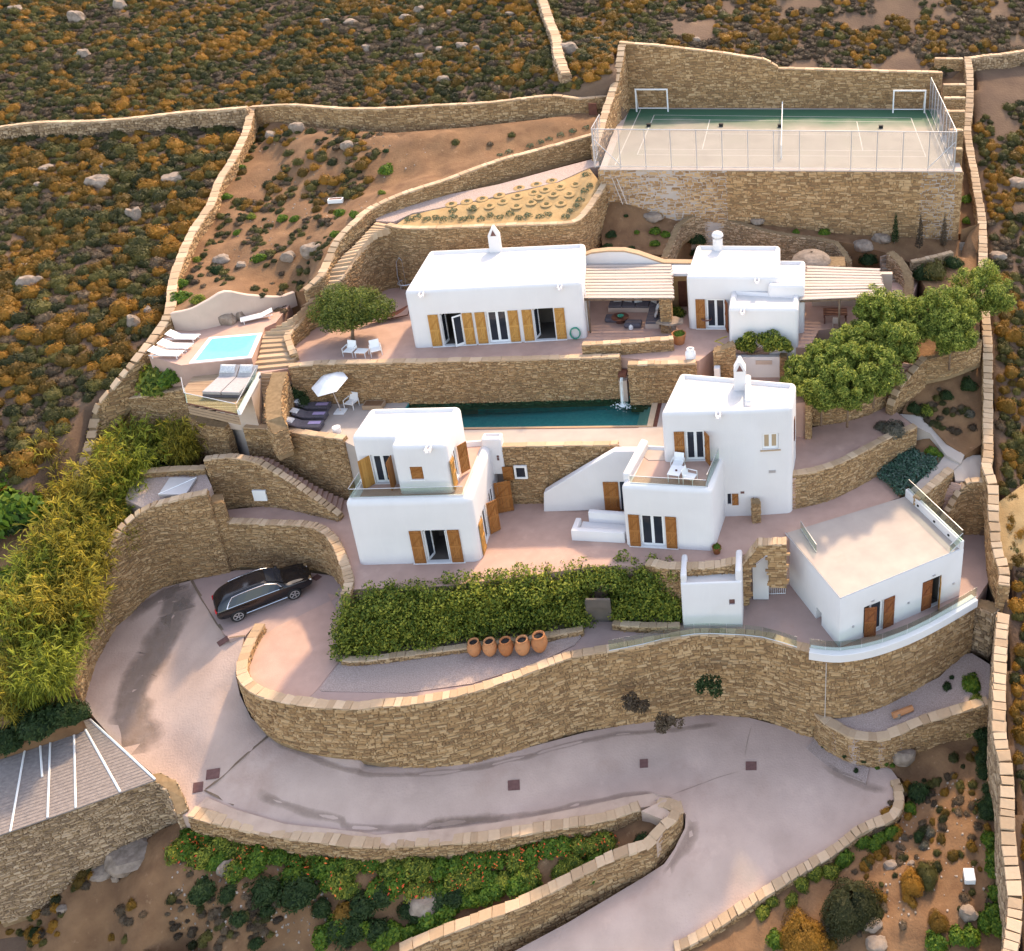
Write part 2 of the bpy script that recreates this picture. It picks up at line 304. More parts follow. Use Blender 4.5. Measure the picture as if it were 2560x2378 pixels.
def stones_on(mb, line, zb, zt, nrm, l=.34, hgt=.16, seed=1, proud=.05):
    """rough courses of separate stones on one face; line: Nx2, zb/zt: N"""
    r = random.Random(seed)
    seg = np.linalg.norm(np.diff(line, axis=0), axis=1); s = np.concatenate([[0], np.cumsum(seg)]); L = s[-1]
    if L < .2: return
    lx, ly, nx, ny = line[:, 0], line[:, 1], nrm[:, 0], nrm[:, 1]
    z = float(zb.min()) - .1; zmax = float(zt.max()) + .1; ph = r.uniform(0, 6)
    while z < zmax:
        h = hgt * r.uniform(.6, 1.4); q = -r.uniform(0, l)
        while q < L:
            ll = l * r.choice((.35, .5, .7, .9, 1.2, 1.7)) * r.uniform(.85, 1.15); a, b = max(0, q), min(L, q + ll); q += ll
            if b - a < .06: continue
            m = (a + b) / 2; wob = .075 * math.sin(m * 1.1 + z * .7 + ph) + .05 * math.sin(m * 2.7 + z * 2.1)
            bz, tz = np.interp(m, s, zb), np.interp(m, s, zt); up = r.uniform(-.035, .035)
            cells = [(z, z + h)] if r.random() > .24 else [(z, z + h * r.uniform(.35, .6))]
            if len(cells[0]) and cells[0][1] < z + h - .01: cells.append((cells[0][1], z + h))
            P0 = (np.interp(a + .008, s, lx), np.interp(a + .008, s, ly)); P1 = (np.interp(b - .008, s, lx), np.interp(b - .008, s, ly))
            na = (np.interp(m, s, nx), np.interp(m, s, ny))
            for c0, c1 in cells:
                z0 = max(c0 + .008 + wob + up, bz); z1 = min(c1 - .008 + wob + up + r.uniform(-.02, .02), tz)
                if z1 - z0 < .035: continue
                t = proud * r.uniform(.35, 1.5); i = .16; j = lambda: r.uniform(-.02, .02)
                dx, dy = P1[0] - P0[0], P1[1] - P0[1]; dz = z1 - z0; sk = r.uniform(-.03, .03); e0, e1 = r.uniform(0, .12), r.uniform(0, .12)
                B = [(P0[0], P0[1], z0 + sk), (P1[0], P1[1], z0 - sk), (P1[0] - dx*e0, P1[1] - dy*e0, z1 - sk), (P0[0] + dx*e1, P0[1] + dy*e1, z1 + sk)]
                fx = lambda p, u, v: (p[0] + na[0]*t + u*dx, p[1] + na[1]*t + u*dy, p[2] + v*dz + j()*.6)
                F = [fx(B[0], i*.6, i), fx(B[1], -i*.6, i), fx(B[2], -i*.6, -i), fx(B[3], i*.6, -i)]
                k = len(mb.v); mb.v += B + F
                mb.f += [(k+4, k+5, k+6, k+7), (k, k+1, k+5, k+4), (k+1, k+2, k+6, k+5), (k+2, k+3, k+7, k+6), (k+3, k, k+4, k+7)]
        z += h
NST = [0]
def stone_wall(name, label, pts, base, thick=.5, cope=True, cl=.5, ch=.085, cw=None, st=(.27, .11), mt='stone', smooth=True,
               faces='fb', cat='wall', group=None, seed=1, bback=None, proud=.05, cmat=None, cover=.05, rub=False):
    """pts: top line of the face towards the viewer, left to right; base: height or list; the wall's body lies behind that line"""
    zb = [base] * len(pts) if isinstance(base, (int, float)) else list(base)
    bk = zb if bback is None else ([bback] * len(pts) if isinstance(bback, (int, float)) else list(bback))
    q = catmull([(p[0], p[1], p[2], b, c) for p, b, c in zip(pts, zb, bk)], .45, smooth)
    d = np.gradient(q[:, :2], axis=0); d /= np.linalg.norm(d, axis=1)[:, None] + 1e-9
    n = np.stack([d[:, 1], -d[:, 0]], 1)               # towards the viewer
    f = q[:, :2]; b = f - n * thick; top = q[:, 2] - (ch if cope else 0)
    mb = MB(); N = len(q); vs = []
    for i in range(N):
        vs += [(*(f[i] - n[i]*.01), q[i, 3] - .3), (*(f[i] - n[i]*.01), top[i]), (*(b[i] + n[i]*.01), top[i]), (*(b[i] + n[i]*.01), q[i, 4] - .3)]
    fs = [(4*i+j, 4*i+4+j, 4*i+4+(j+1) % 4, 4*i+(j+1) % 4) for i in range(N-1) for j in range(4)] + [(0, 1, 2, 3), (4*N-1, 4*N-2, 4*N-3, 4*N-4)]
    mb.add(vs, fs); root = mb.build(name, M['mortar']); tag(root, label, cat, group)
    sb = MB()
    if 'f' in faces: stones_on(sb, f, q[:, 3], top, n, *st, seed=seed, proud=proud)
    if 'b' in faces: stones_on(sb, b, q[:, 4], top, -n, *st, seed=seed + 50, proud=proud)
    for e, sg in ((0, -1), (N-1, 1)):                  # the ends
        ln = np.array([f[e], b[e]]) if sg > 0 else np.array([b[e], f[e]])
        stones_on(sb, ln, np.array([q[e, 3]]*2), np.array([top[e]]*2), np.array([d[e]*sg]*2), *st, seed=seed + 9, proud=proud*.6)
    if rub or not cope:                                # rough top without slabs
        r = random.Random(seed); L = np.concatenate([[0], np.cumsum(np.linalg.norm(np.diff(f, axis=0), axis=1))])
    if sb.v:
        o = sb.build('face_stones', M[mt], root); o['kind'] = 'stuff'; NST[0] += len(sb.v) // 8
    if cope:
        s = np.concatenate([[0], np.cumsum(np.linalg.norm(np.diff(f, axis=0), axis=1))]); r = random.Random(seed + 3); u = 0; cnt = 0
        W_ = (cw or thick + .03)
        while u < s[-1] - .05:
            ll = min(cl * r.uniform(.65, 1.4), s[-1] - u); m = u + ll / 2
            x, y, z = (np.interp(m, s, (f[:, 0] + b[:, 0]) / 2), np.interp(m, s, (f[:, 1] + b[:, 1]) / 2), np.interp(m, s, q[:, 2]))
            dx, dy = np.interp(m, s, d[:, 0]), np.interp(m, s, d[:, 1])
            sl = (np.interp(min(s[-1], m+.3), s, q[:, 2]) - np.interp(max(0, m-.3), s, q[:, 2])) / max(.1, min(s[-1], m+.3) - max(0, m-.3))
            o = link('coping_stone', r.choice(COPE), root)
            o.matrix_local = T(x, y, z - ch/2 + r.uniform(-.015, .02)) @ RZ(math.atan2(dy, dx) + r.uniform(-.04, .04) + (math.pi if r.random() < .5 else 0) * 0) @ Matrix.Rotation(-math.atan(sl), 4, 'Y') @ Matrix.Diagonal((ll - .012, W_ * r.uniform(.96, 1.05), ch + .03, 1))
            u += ll; cnt += 1
    return root
GROUND = []
def patch(name, pts, m, kind='structure', depth=2.0, step=None, amp=0.0, up=0.0, label=None, cat=None, floor=None, seed=0):
    """a slab of ground: outline with its own heights, triangulated, with skirts down"""
    n = len(pts); v2 = [Vector((p[0], p[1])) for p in pts]; zs = [p[2] + up for p in pts]
    if step:
        bx = np.array([(p.x, p.y) for p in v2]); bz = np.array(zs)
        # densify the outline for interpolation
        dn = []; dz = []
        for i in range(n):
            for t in (0, .25, .5, .75):
                a, b = bx[i], bx[(i+1) % n]; dn.append(a + (b-a)*t); dz.append(bz[i] + (bz[(i+1) % n]-bz[i])*t)
        dn = np.array(dn); dz = np.array(dz)
        x0, y0 = bx.min(0); x1, y1 = bx.max(0); ins = []
        for X in np.arange(x0 + step/2, x1, step):
            for Y in np.arange(y0 + step/2, y1, step):
                q = np.array([X + rnd.uniform(-.2, .2)*step, Y + rnd.uniform(-.2, .2)*step]); c = False
                for i in range(n):
                    a, b = bx[i], bx[i-1]
                    if (a[1] > q[1]) != (b[1] > q[1]) and q[0] < (b[0]-a[0])*(q[1]-a[1])/(b[1]-a[1]) + a[0]: c = not c
                if not c: continue
                d2 = ((dn - q)**2).sum(1)
                if d2.min() < (step*.3)**2: continue
                wgt = 1 / (d2 + .01)**1.5
                z = (wgt*dz).sum()/wgt.sum() + amp*(noise.noise(Vector((q[0]*.5, q[1]*.5, seed)))*1.3 + .6*noise.noise(Vector((q[0]*1.7, q[1]*1.7, seed))))*min(1, d2.min()**.5)
                v2.append(Vector((q[0], q[1]))); zs.append(z)
    r = delaunay_2d_cdt(v2, [], [list(range(n))], 1, 1e-4)
    vs = []
    for co, og in zip(r[0], r[3]): vs.append((co.x, co.y, zs[og[0]] if og else zs[0]))
    fs = [tuple(f) for f in r[2]]; mb = MB(); mb.v = vs; mb.f = fs
    for f_ in range(len(mb.f)):
        a, b, c = (Vector(mb.v[i]) for i in mb.f[f_][:3])
        if (b-a).cross(c-a).z < 0: mb.f[f_] = mb.f[f_][::-1]
    k = len(mb.v)
    for i in range(n):
        p = pts[i]; mb.v.append((p[0], p[1], p[2] + up - .002)); 
    for i in range(n):
        p = pts[i]; mb.v.append((p[0], p[1], (p[2] + up - depth) if floor is None else floor))
    ar = sum(pts[i][0]*pts[(i+1) % n][1] - pts[(i+1) % n][0]*pts[i][1] for i in range(n))
    for i in range(n):
        j = (i+1) % n; q = (k+i, k+n+i, k+n+j, k+j); mb.f.append(q if ar > 0 else q[::-1])
    o = mb.build(name, m); me = o.data
    me.polygons.foreach_set('use_smooth', [bool(step)] * len(fs) + [False] * n)
    o['kind'] = kind; GROUND.append(o)
    if label: o['label'] = label
    if cat: o['category'] = cat
    return o
from mathutils.bvhtree import BVHTree
_bv = [None, 0]
def bvh():
    if _bv[1] != len(GROUND):
        vs = []; fs = []
        for o in GROUND:
            k = len(vs); vs += [v.co.copy() for v in o.data.vertices]; fs += [tuple(k + i for i in p.vertices) for p in o.data.polygons]
        _bv[0] = BVHTree.FromPolygons(vs, fs); _bv[1] = len(GROUND)
    return _bv[0]
def PG(k, x, y, z=0.0):                               # the ground point seen there
    o = Vector((0, 0, HC)); d = (P(k, x, y, z) - o).normalized(); h = bvh().ray_cast(o, d)
    return h[0] if h[0] is not None else P(k, x, y, z)
def drop(p, up=1.5):                                  # set a point down on the ground
    h = bvh().ray_cast(Vector((p[0], p[1], p[2] + up)), Vector((0, 0, -1)))
    return h[0] if h[0] is not None else Vector(p)
def strip(name, A, B, m, kind='structure', step=.6, up=0.0, depth=1.0, smooth=True):
    """a road between two edge lines"""
    n = 40
    def res(L):
        q = catmull([tuple(p) for p in L], .5, smooth); s = np.concatenate([[0], np.cumsum(np.linalg.norm(np.diff(q[:, :2], axis=0), axis=1))])
        t = np.linspace(0, s[-1], n); return np.stack([np.interp(t, s, q[:, i]) for i in range(3)], 1)
    a, b = res(A), res(B); mb = MB(); w_ = 8
    for i in range(n):
        for j in range(w_ + 1): mb.v.append(tuple(a[i] + (b[i]-a[i])*j/w_ + np.array([0, 0, up])))
    W1 = w_ + 1
    mb.f = [(i*W1+j, i*W1+j+1, (i+1)*W1+j+1, (i+1)*W1+j) for i in range(n-1) for j in range(w_)]
    for f_ in range(len(mb.f)):
        q = [Vector(mb.v[i]) for i in mb.f[f_]]
        if (q[2]-q[0]).cross(q[3]-q[1]).z < 0: mb.f[f_] = mb.f[f_][::-1]
    o = mb.build(name, m, smooth=True); o['kind'] = kind; return o
# ---------------------------------------------------------------- levels
T1, T2, T3, T4, T5 = 3.2, 7.5, 10.3, 11.2, 17.7

# boundary lines of the estate (wall tops, as surveyed)
LEFTW = [P(1,1370,590,19.0), P(1,1340,720,17.9), P(1,1270,870,16.9), P(1,1190,1000,16.0), P(1,1140,1130,15.3), P(1,1040,1280,14.5), P(1,970,1440,13.7),
         P(1,930,1560,13.1), P(1,915,1700,12.5), P(4,880,130,11.9), P(4,790,250,11.2), P(4,700,365,10.4), P(4,600,490,9.3), P(4,525,580,8.4),
         P(4,500,660,7.6), P(4,480,760,6.8), P(4,455,850,6.1), P(4,415,950,5.3), P(4,360,1080,4.4)]
TOPW = [P(1,1375,592,19.0), P(1,1600,582,19.4), P(2,0,600,19.8), P(2,200,602,20.0), P(2,500,586,20.3), P(2,800,570,20.4), P(2,1000,547,20.6), P(2,1180,530,20.6), P(2,1340,545,20.3), P(2,1530,524,20.2)]
BACKW = [Vector((-15.6, 89.2, 23.9)), PD(3,0,255,89.3), PD(3,300,290,89.3), PD(3,560,330,89.3), PD(3,640,378,89.3), PD(3,1000,388,89.2), PD(3,1540,402,89.1)]
RIGHTW = [PH(3,1660,312,1.2), PH(3,1672,420,1.1), PH(3,1668,600,1.1), PH(3,1655,700,1.1), PH(3,1675,850,1.1), PH(3,1695,950,1.1), PH(3,1715,1080,1.1), PH(3,1735,1200,1.1),
          PH(3,1742,1400,1.1), PH(3,1738,1500,1.1), PH(6,1755,100,1.2), PH(6,1765,250,1.2), PH(6,1765,500,1.2), PH(6,1765,700,1.2), PH(6,1765,850,1.2), PH(6,1755,920,1.2),
          PH(6,1790,1010,1.3), PH(6,1795,1200,1.3), PH(6,1815,1380,1.2), PH(6,1850,1470,1.2), PH(6,1850,1570,1.2)]
RIGHTL = [PH(9,1755,60,1.2), PH(9,1738,300,1.2), PH(9,1732,500,1.2), PH(9,1735,700,1.2), PH(9,1770,900,1.2), PH(9,1775,1200,1.2), PH(9,1795,1400,1.2), PH(9,1812,1600,1.2), PH(9,1785,1848,1.2), PH(9,1770,1980,1.2)]

# ---------------------------------------------------------------- natural hillside, cut away where the estate stands
def shift(L, dx, dy): return [(p[0] + dx, p[1] + dy) for p in L]
inside = shift(LEFTW[::-1], -.25, 0) + shift(TOPW[1:], 0, .3) + shift(BACKW, 0, .8) + shift(RIGHTW, .45, 0) + shift(RIGHTL, .45, 0) + [(12, 12), (-47, 12), (-47, 44)]
INS = np.array(inside)
def in_poly(x, y, poly=INS):
    c = False; n = len(poly)
    for i in range(n):
        a, b = poly[i], poly[i-1]
        if (a[1] > y) != (b[1] > y) and x < (b[0]-a[0])*(y-a[1])/(b[1]-a[1]) + a[0]: c = not c
    return c
gx = list(np.arange(-400, -80, 20.)) + list(np.arange(-80, 30, .75)) + list(np.arange(30, 300, 15.))
gy = list(np.arange(-120, 12, 8.)) + list(np.arange(12, 125, .75)) + list(np.arange(125, 420, 12.))
tb = MB()
for Y in gy:
    for X in gx:
        z = hill(X, Y) if Y > 0 else hill(X, 0) + .3 * Y
        near = -50 < X < 20 and 8 < Y < 95
        if near and in_poly(X, Y): z -= 6.5
        elif -80 < X < 30 and 8 < Y < 125: z += .16 * noise.noise(Vector((X * .7, Y * .7, 1))) + .08 * noise.noise(Vector((X * 2, Y * 2, 5)))
        tb.v.append((X, Y, z))
W1 = len(gx)
tb.f = [(j*W1+i, j*W1+i+1, (j+1)*W1+i+1, (j+1)*W1+i) for j in range(len(gy)-1) for i in range(W1-1)]
hs = tb.build('hillside', M['hill'], smooth=True); tag(hs, kind='structure'); GROUND.append(hs)

# ---------------------------------------------------------------- ground slabs
patch('court_base', [P('c1',190,1213,T5), P('c2',1722,1240,T5), Vector((14.0, 89.0, T5)), Vector((-15.5, 89.3, T5)), Vector((-15.3, 80, T5))], M['deckpale'], depth=7)
# terraces
patch('upper_terrace', [P(4,1360,420,T3), P(4,1560,385,T3), P(5,0,352,T3), P(5,800,334,T3), P(5,1655,318,T3), P(5,1989,352,T3), Vector((-6.0, 55.9, T3)), Vector((-5.0, 57.6, T3)), Vector((1.3, 57.6, T3)),
      Vector((2, 60, T3)), Vector((8, 61.5, T3)), Vector((10, 68, T3)), Vector((-27.5, 69, T3)), Vector((-31.5, 66, T3)), Vector((-35.5, 60, T3)), Vector((-37, 57.0, T3))], M['pave'], depth=8)
patch('vine_court', [Vector((-6.1, 53.2, 8.3)), Vector((1.3, 54.0, 8.3)), Vector((1.3, 57.7, 8.3)), Vector((-6.0, 57.7, 8.3))], M['pave'], depth=4)
PX0, PX1, PY0, PY1 = -25.9, -8.9, 52.45, 55.45
ymid = 51.95
def pool_front(x): return 52.32 + (x + 20.56) * .025
patch('pool_deck', [P(4,1345,712,T2), P(4,1500,722,T2), P(4,1700,752,T2), P(4,1890,776,T2), Vector((-25.2, 49.2, T2)), Vector((-19.2, 50.75, T2)), P(5,1000,806,T2), P(5,1640,800,T2), P(5,1770,850,T2),
      Vector((-8.6, 48.9, T2)), Vector((-4.5, 49.0, T2)), Vector((-4.5, 56.2, T2)), Vector((-8.75, 56.2, T2)), Vector((-8.75, 52.5, T2)), Vector((-25.4, 52.1, T2)), Vector((-25.4, 56, T2)),
      Vector((-34.0, 56.5, T2)), Vector((-36.8, 53.5, T2))], M['deckpale'], depth=7)
patch('courtyard', [P(4,1245,1235,T1), P(4,1500,1240,T1), P(4,1700,1255,T1), P(4,1790,1295,T1), P(4,1830,1350,T1), P(4,1862,1420,T1), P(4,1905,1560,T1), P(5,160,1600,T1), P(5,700,1580,T1), P(5,1100,1530,T1),
      P(5,1500,1475,T1), P(5,1989,1455,T1), P(6,150,1455,T1), P(6,400,1425,T1), P(6,560,1355,T1), P(6,655,1335,T1), Vector((2.5, 48, T1)), P(6,1300,1090,T1), P(6,1345,1010,T1), P(6,1560,840,T1), P(6,1300,760,T1),
      Vector((2, 54, T1)), Vector((-4, 53, T1)), Vector((-18, 51.5, T1)), Vector((-26, 50, T1)), P(4,1880,1100,T1), P(4,1250,1160,T1)], M['pave'], depth=5)
Z0 = -.2
patch('parking_terrace', [P(4,1060,1550,0), P(4,1110,1640,0), P(7,1170,165,0), P(7,1205,205,0), P(7,1290,190,0), P(7,1345,125,0), P(7,1275,250,0), P(7,1245,380,0), P(7,1290,455,0), P(7,1390,515,0), P(7,1600,560,0), P(7,1894,580,0),
      P(8,300,566,0), P(8,500,552,-.05), P(8,750,508,-.1), P(8,1000,428,-.15), P(8,1300,318,-.2), P(8,1520,276,-.25), P(8,1894,208,-.3), P(9,160,190,-.35), P(9,330,190,-.4), P(9,520,205,-.4), P(9,700,260,-.4), P(9,930,290,-.4),
      P(9,1150,248,-.4), P(9,1400,142,-.4), P(9,1640,5,-.4), P(6,1790,1560,-.4), P(6,1785,1300,-.4), P(6,1765,1180,-.4), P(6,1650,1180,-.4), Vector((6, 52, -.4)), Vector((0, 48.5, -.35)), Vector((-3, 46.5, -.3)), Vector((-20, 46.5, -.1)), Vector((-29, 47.2, 0)),
      P(4,1850,1525,0), P(4,1700,1505,0), P(4,1500,1485,0), P(4,1300,1495,0), P(4,1160,1525,0)], M['ramp'], depth=1.5)
patch('entry_pavement', [P('K',1000,1560,.012), P('K',1640,1250,.012), P(5,40,1620,.012), P(5,110,1768,.012), P(7,1785,320,.012), P(7,1670,470,.012), P(7,1590,548,.012), P(7,1390,505,.012), P(7,1290,440,.012), P(7,1255,380,.012), P(7,1290,260,.012)], M['pave'], depth=.3)
patch('gravel_bed', [P(7,1680,470,.02), P(7,1790,325,.02), P(8,120,330,.02), P(8,700,270,-.02), P(8,1190,230,-.08), P(8,1365,170,-.12), P(8,1372,195,-.13), P(8,1340,235,-.13), P(8,1150,330,-.1), P(8,800,440,-.05), P(8,450,490,0), P(8,10,480,.02)], M['gravel'], depth=.3)

# roads: upper bend and lower drive
upA = [P(4,1055,1550,-.02), P(4,900,1590,-.3), P(4,650,1640,-.7), P(4,520,1720,-1.1), P(7,440,440,-1.7), P(7,455,570,-2.0), P(7,600,740,-2.5), P(7,820,930,-3.3), P(7,930,1120,-4.0), P(7,1010,1150,-4.2), P(7,1200,1180,-4.5), P(7,1500,1235,-4.9), P(7,1894,1280,-5.2),
       P(8,400,1290,-5.6), P(8,800,1262,-6.0), P(8,1200,1200,-6.3), P(8,1500,1150,-6.5), P(8,1700,1070,-6.7), P(8,1850,1040,-6.8)]
upB = [P(7,1285,190,-.02), P(7,1262,300,-.4), P(7,1240,400,-.9), P(7,1262,500,-1.7), P(7,1320,620,-2.5), P(7,1410,700,-3.0), P(7,1530,770,-3.3), P(7,1894,845,-3.5), P(8,250,865,-4.0), P(8,500,875,-4.5), P(8,800,845,-4.9), P(8,1100,775,-5.3), P(8,1400,695,-5.7),
       P(8,1650,650,-6.0), P(8,1894,625,-6.3), P(9,160,595,-6.5), P(9,450,620,-6.7), P(9,650,675,-6.9), P(9,790,715,-7.1)]
patch('driveway', [p - Vector((0, 0, .1)) for p in (catmull and upA[:-1] + [P(9,0,1045,-6.8), P(9,70,1070,-6.95), P(9,115,1130,-7.1), P(9,110,1200,-7.4), P(9,55,1310,-7.8), P(9,0,1390,-8.0), P(8,1700,1460,-8.5), P(8,1300,1700,-9.2), P(8,1000,1860,-9.8), P(8,850,1980,-10.2),
      P(9,-50,2000,-9.8), P(9,60,1860,-9.4), P(9,180,1800,-9.2), P(9,400,1655,-8.7), P(9,650,1495,-8.2), P(9,900,1345,-7.8), P(9,1050,1230,-7.6), P(9,1220,1155,-7.5), P(9,1270,1010,-7.4), P(9,1235,945,-7.35), P(9,1165,850,-7.3), P(9,1050,860,-7.2), P(9,900,800,-7.1), P(9,810,700,-7.05)] + upB[::-1])], M['road'], step=.9, depth=2.0, up=.1)
patch('gravel_corner', [P(9,800,722,-7.06), P(9,900,815,-7.1), P(9,1050,870,-7.2), P(9,1080,890,-7.2), P(9,1062,968,-7.24), P(9,900,905,-7.2), P(9,800,830,-7.13), P(9,748,780,-7.08)], M['gravel'], step=.5, depth=.4, up=.05, amp=.05)
patch('gravel_shelf', [P(9,840,600,-5.1), P(9,1100,560,-4.9), P(9,1300,480,-4.7), P(9,1450,405,-4.5), P(9,1560,290,-4.2), P(9,1620,280,-4.0), P(9,1715,340,-3.9), P(9,1715,545,-4.2), P(9,1400,650,-4.8), P(9,1250,712,-5.0), P(9,1150,745,-5.1), P(9,1000,740,-5.15), P(9,890,690,-5.15), P(9,825,630,-5.1)], M['gravel'], step=.7, amp=.05, depth=3)
# planted slopes
bx = [385, 650, 888, 1112, 1360, 1697, 1900]; by = [425, 430, 385, 320, 240, 150, 75]; ty = [218, 165, 55, -57, -12, 10, -50]
tps = []
for x, y, t in zip(bx, by, ty): g = P('pl', x, y, T4); tps.append((g.x, g.y, zat('pl', x, t, g.y)))
SPAB = [Vector((x - .03, y + .2, z - .12)) for x, y, z in tps]
patch('garden_soil', [P(1,1395,640,17.4), P(1,1600,690,17.9), P(2,0,720,18.3), P(2,300,735,18.6), P(2,700,705,18.9), P(2,1100,660,19.1), P(2,1420,610,19.0), P(2,1480,700,18.6), P(2,1420,745,18.3),
      P(2,1200,812,17.9), P(2,870,900,17.5), P(2,600,1000,17.0), P(2,380,1070,16.6), P(2,200,1150,16.1), P(2,100,1230,15.8), P(2,0,1335,15.2), P(1,1890,1335,14.7), P(1,1830,1445,14.2), P(1,1780,1535,13.8), P(1,1690,1605,13.3)] + SPAB[::-1] + [ P(1,945,1650,12.3), P(1,965,1560,12.6), P(1,1060,1400,13.3), P(1,1150,1220,14.2), P(1,1220,1100,14.9), P(1,1280,960,15.7), P(1,1360,800,16.6)], M['soil'], step=.6, amp=.28, depth=3, seed=2)
patch('plant_bed', [P(2,1375,925,16.75), P(2,1400,960,16.7), P(2,1440,1010,16.4), P(2,1325,1222,15.25), P(2,1280,1240,15.2), P(2,900,1252,15.2), P(2,400,1268,15.2), P(2,300,1250,15.3), P(2,400,1175,15.6), P(2,800,1095,16.0), P(2,1200,1003,16.5)], M['sand'], step=.5, amp=.08, depth=4, seed=3)
patch('garden_path', [P(2,1430,870,16.95), P(2,1430,915,16.9), P(2,1375,928,16.8), P(2,1200,1006,16.55), P(2,800,1098,16.05), P(2,400,1178,15.65), P(2,300,1225,15.45), P(2,200,1222,15.4), P(2,190,1190,15.45), P(2,380,1125,15.7), P(2,600,1075,16.0), P(2,870,1020,16.3), P(2,1200,930,16.7)], M['gravel'], step=.6, depth=3, amp=.02)
patch('rear_soil', [P(2,1500,1095,15.2), P(2,1560,1110,14.9), P(3,0,1125,14.2), P(3,350,1165,13.5), P(3,700,1230,12.8), P(3,1100,1300,12.3), P(3,1640,1330,11.9), P(3,1640,1420,11.2), P(3,1380,1460,11.0), P(3,1240,1400,11.6), P(3,1000,1340,12.4),
      P(3,700,1300,12.9), P(3,400,1230,13.3), P(3,200,1195,13.6), P(3,100,1230,13.4), P(3,60,1320,12.9), P(3,0,1400,12.5), P(2,1800,1410,12.4), P(2,1650,1400,12.4), P(2,1450,1370,12.6), P(2,1440,1250,13.5)], M['soil'], step=.5, amp=.15, depth=4, seed=4)
patch('tree_bed', [P(6,738,575,7.1), P(6,830,580,7.2), P(6,950,565,7.3), P(6,1100,515,7.5), P(6,1225,435,7.9), P(6,1310,300,8.5), P(6,1450,320,8.8), P(6,1745,215,9.4), P(6,1745,60,9.9), P(6,1500,-60,10.0), Vector((9.5, 62.5, 10)), Vector((4, 60.5, 9.6)), Vector((1.2, 58, 8.8))], M['soil'], step=.7, amp=.12, depth=5, seed=5)
patch('side_deck', [P(6,745,725,5.6), P(6,870,692,5.6), P(6,1050,625,5.6), P(6,1150,565,5.6), P(6,1240,590,5.6), P(6,1300,630,5.6), P(6,1385,700,5.6), P(6,1240,765,5.6), P(6,1000,870,5.6), P(6,720,985,5.6), P(6,500,1010,5.6), Vector((-2, 53, 5.6)), Vector((.4, 55, 5.6))], M['pave'], depth=4)
patch('side_soil', [P(6,1315,625,5.7), P(6,1430,645,5.5), P(6,1560,790,4.9), P(6,1660,860,4.5), P(6,1750,800,4.9), P(6,1755,500,6.4), P(6,1755,240,7.9), P(6,1600,290,7.6), P(6,1460,330,7.5), P(6,1380,480,6.6)], M['soil'], step=.5, amp=.12, depth=4, seed=6)
patch('flagged_path', [P(6,1300,632,5.62), P(6,1420,640,5.55), P(6,1500,690,5.2), P(6,1570,790,4.8), P(6,1660,860,4.5), P(6,1640,905,4.3), P(6,1560,860,4.5), P(6,1470,740,5.0), P(6,1390,700,5.5)], M['deckpale'], depth=3, step=.6, up=.03)
patch('blue_bed_soil', [P(6,1190,962,3.25), P(6,1345,832,3.9), P(6,1400,740,4.5), P(6,1470,760,4.6), P(6,1555,865,4.3), P(6,1525,895,4.1), P(6,1300,1080,3.3)], M['soil'], step=.5, amp=.05, depth=2, up=.05)
patch('pale_path', [P(6,1555,858,4.32), P(6,1640,905,4.2), P(6,1600,940,4.1), P(6,1420,1090,3.7), P(6,1360,1050,3.6), P(6,1520,900,4.2)], M['deckpale'], depth=4, up=.04)
patch('upper_landing', [P(6,1640,900,4.2), P(6,1690,860,4.25), P(6,1765,860,4.2), P(6,1795,1000,3.7), P(6,1690,1005,3.6), P(6,1610,1000,3.7), P(6,1600,945,4.0)], M['deckpale'], depth=4, up=.03)
patch('right_garden', [P(9,1060,865,-7.1), P(9,1165,845,-7.0), P(9,1330,785,-6.8), P(9,1715,605,-6.0), P(9,1725,900,-6.4), P(9,1760,1200,-7.0), P(9,1780,1500,-7.6), P(9,1770,1900,-8.6), P(9,1770,2050,-9), P(9,100,2050,-9.9), P(9,100,1862,-9.5), P(9,200,1805,-9.4), P(9,420,1662,-8.9), P(9,670,1502,-8.4), P(9,920,1352,-8.0), P(9,1070,1240,-7.9), P(9,1240,1170,-7.8), P(9,1292,1015,-7.7), P(9,1250,940,-7.6), P(9,1140,880,-7.4)], M['soil'], step=.6, amp=.3, depth=3, seed=7)
patch('median_garden', [P(7,960,1160,-5.2), P(7,1200,1225,-5.7), P(7,1500,1285,-6.1), P(7,1894,1325,-6.4), P(8,400,1325,-6.7), P(8,800,1300,-7.0), P(8,1200,1240,-7.2), P(8,1500,1200,-7.3), P(8,1720,1130,-7.3), P(8,1860,1100,-7.2), P(8,1900,1160,-7.3), P(8,1780,1290,-7.6), P(8,1500,1400,-7.9), P(8,1100,1615,-8.4), P(8,600,1800,-8.8), P(8,420,1890,-9.0), P(8,300,2000,-9.3), P(7,0,2000,-10.5), P(7,-150,1960,-10.3), P(7,-150,1560,-8.2), P(7,0,1520,-8.0), P(7,450,1380,-7.4), P(7,800,1230,-6.4)], M['soil'], step=.6, amp=.45, depth=4, seed=8)
patch('reed_ground', [P(4,1130,880,4.6), P(4,1060,960,4.5), P(4,750,960,4.6), P(4,640,1100,4.0), P(4,560,1440,2.5), P(4,470,1660,1.2), P(7,330,420,.2), P(7,420,590,-1.0), P(7,390,650,-1.5), P(7,0,800,-1.8), P(7,-200,860,-1.9), P(7,-200,100,2), P(4,-100,1150,5.0), P(4,380,1000,4.9), P(4,460,820,5.4), P(4,570,600,6.4), P(4,800,620,6.3), P(4,1050,700,5.6)], M['soil'], step=.7, amp=.2, depth=4, seed=9)
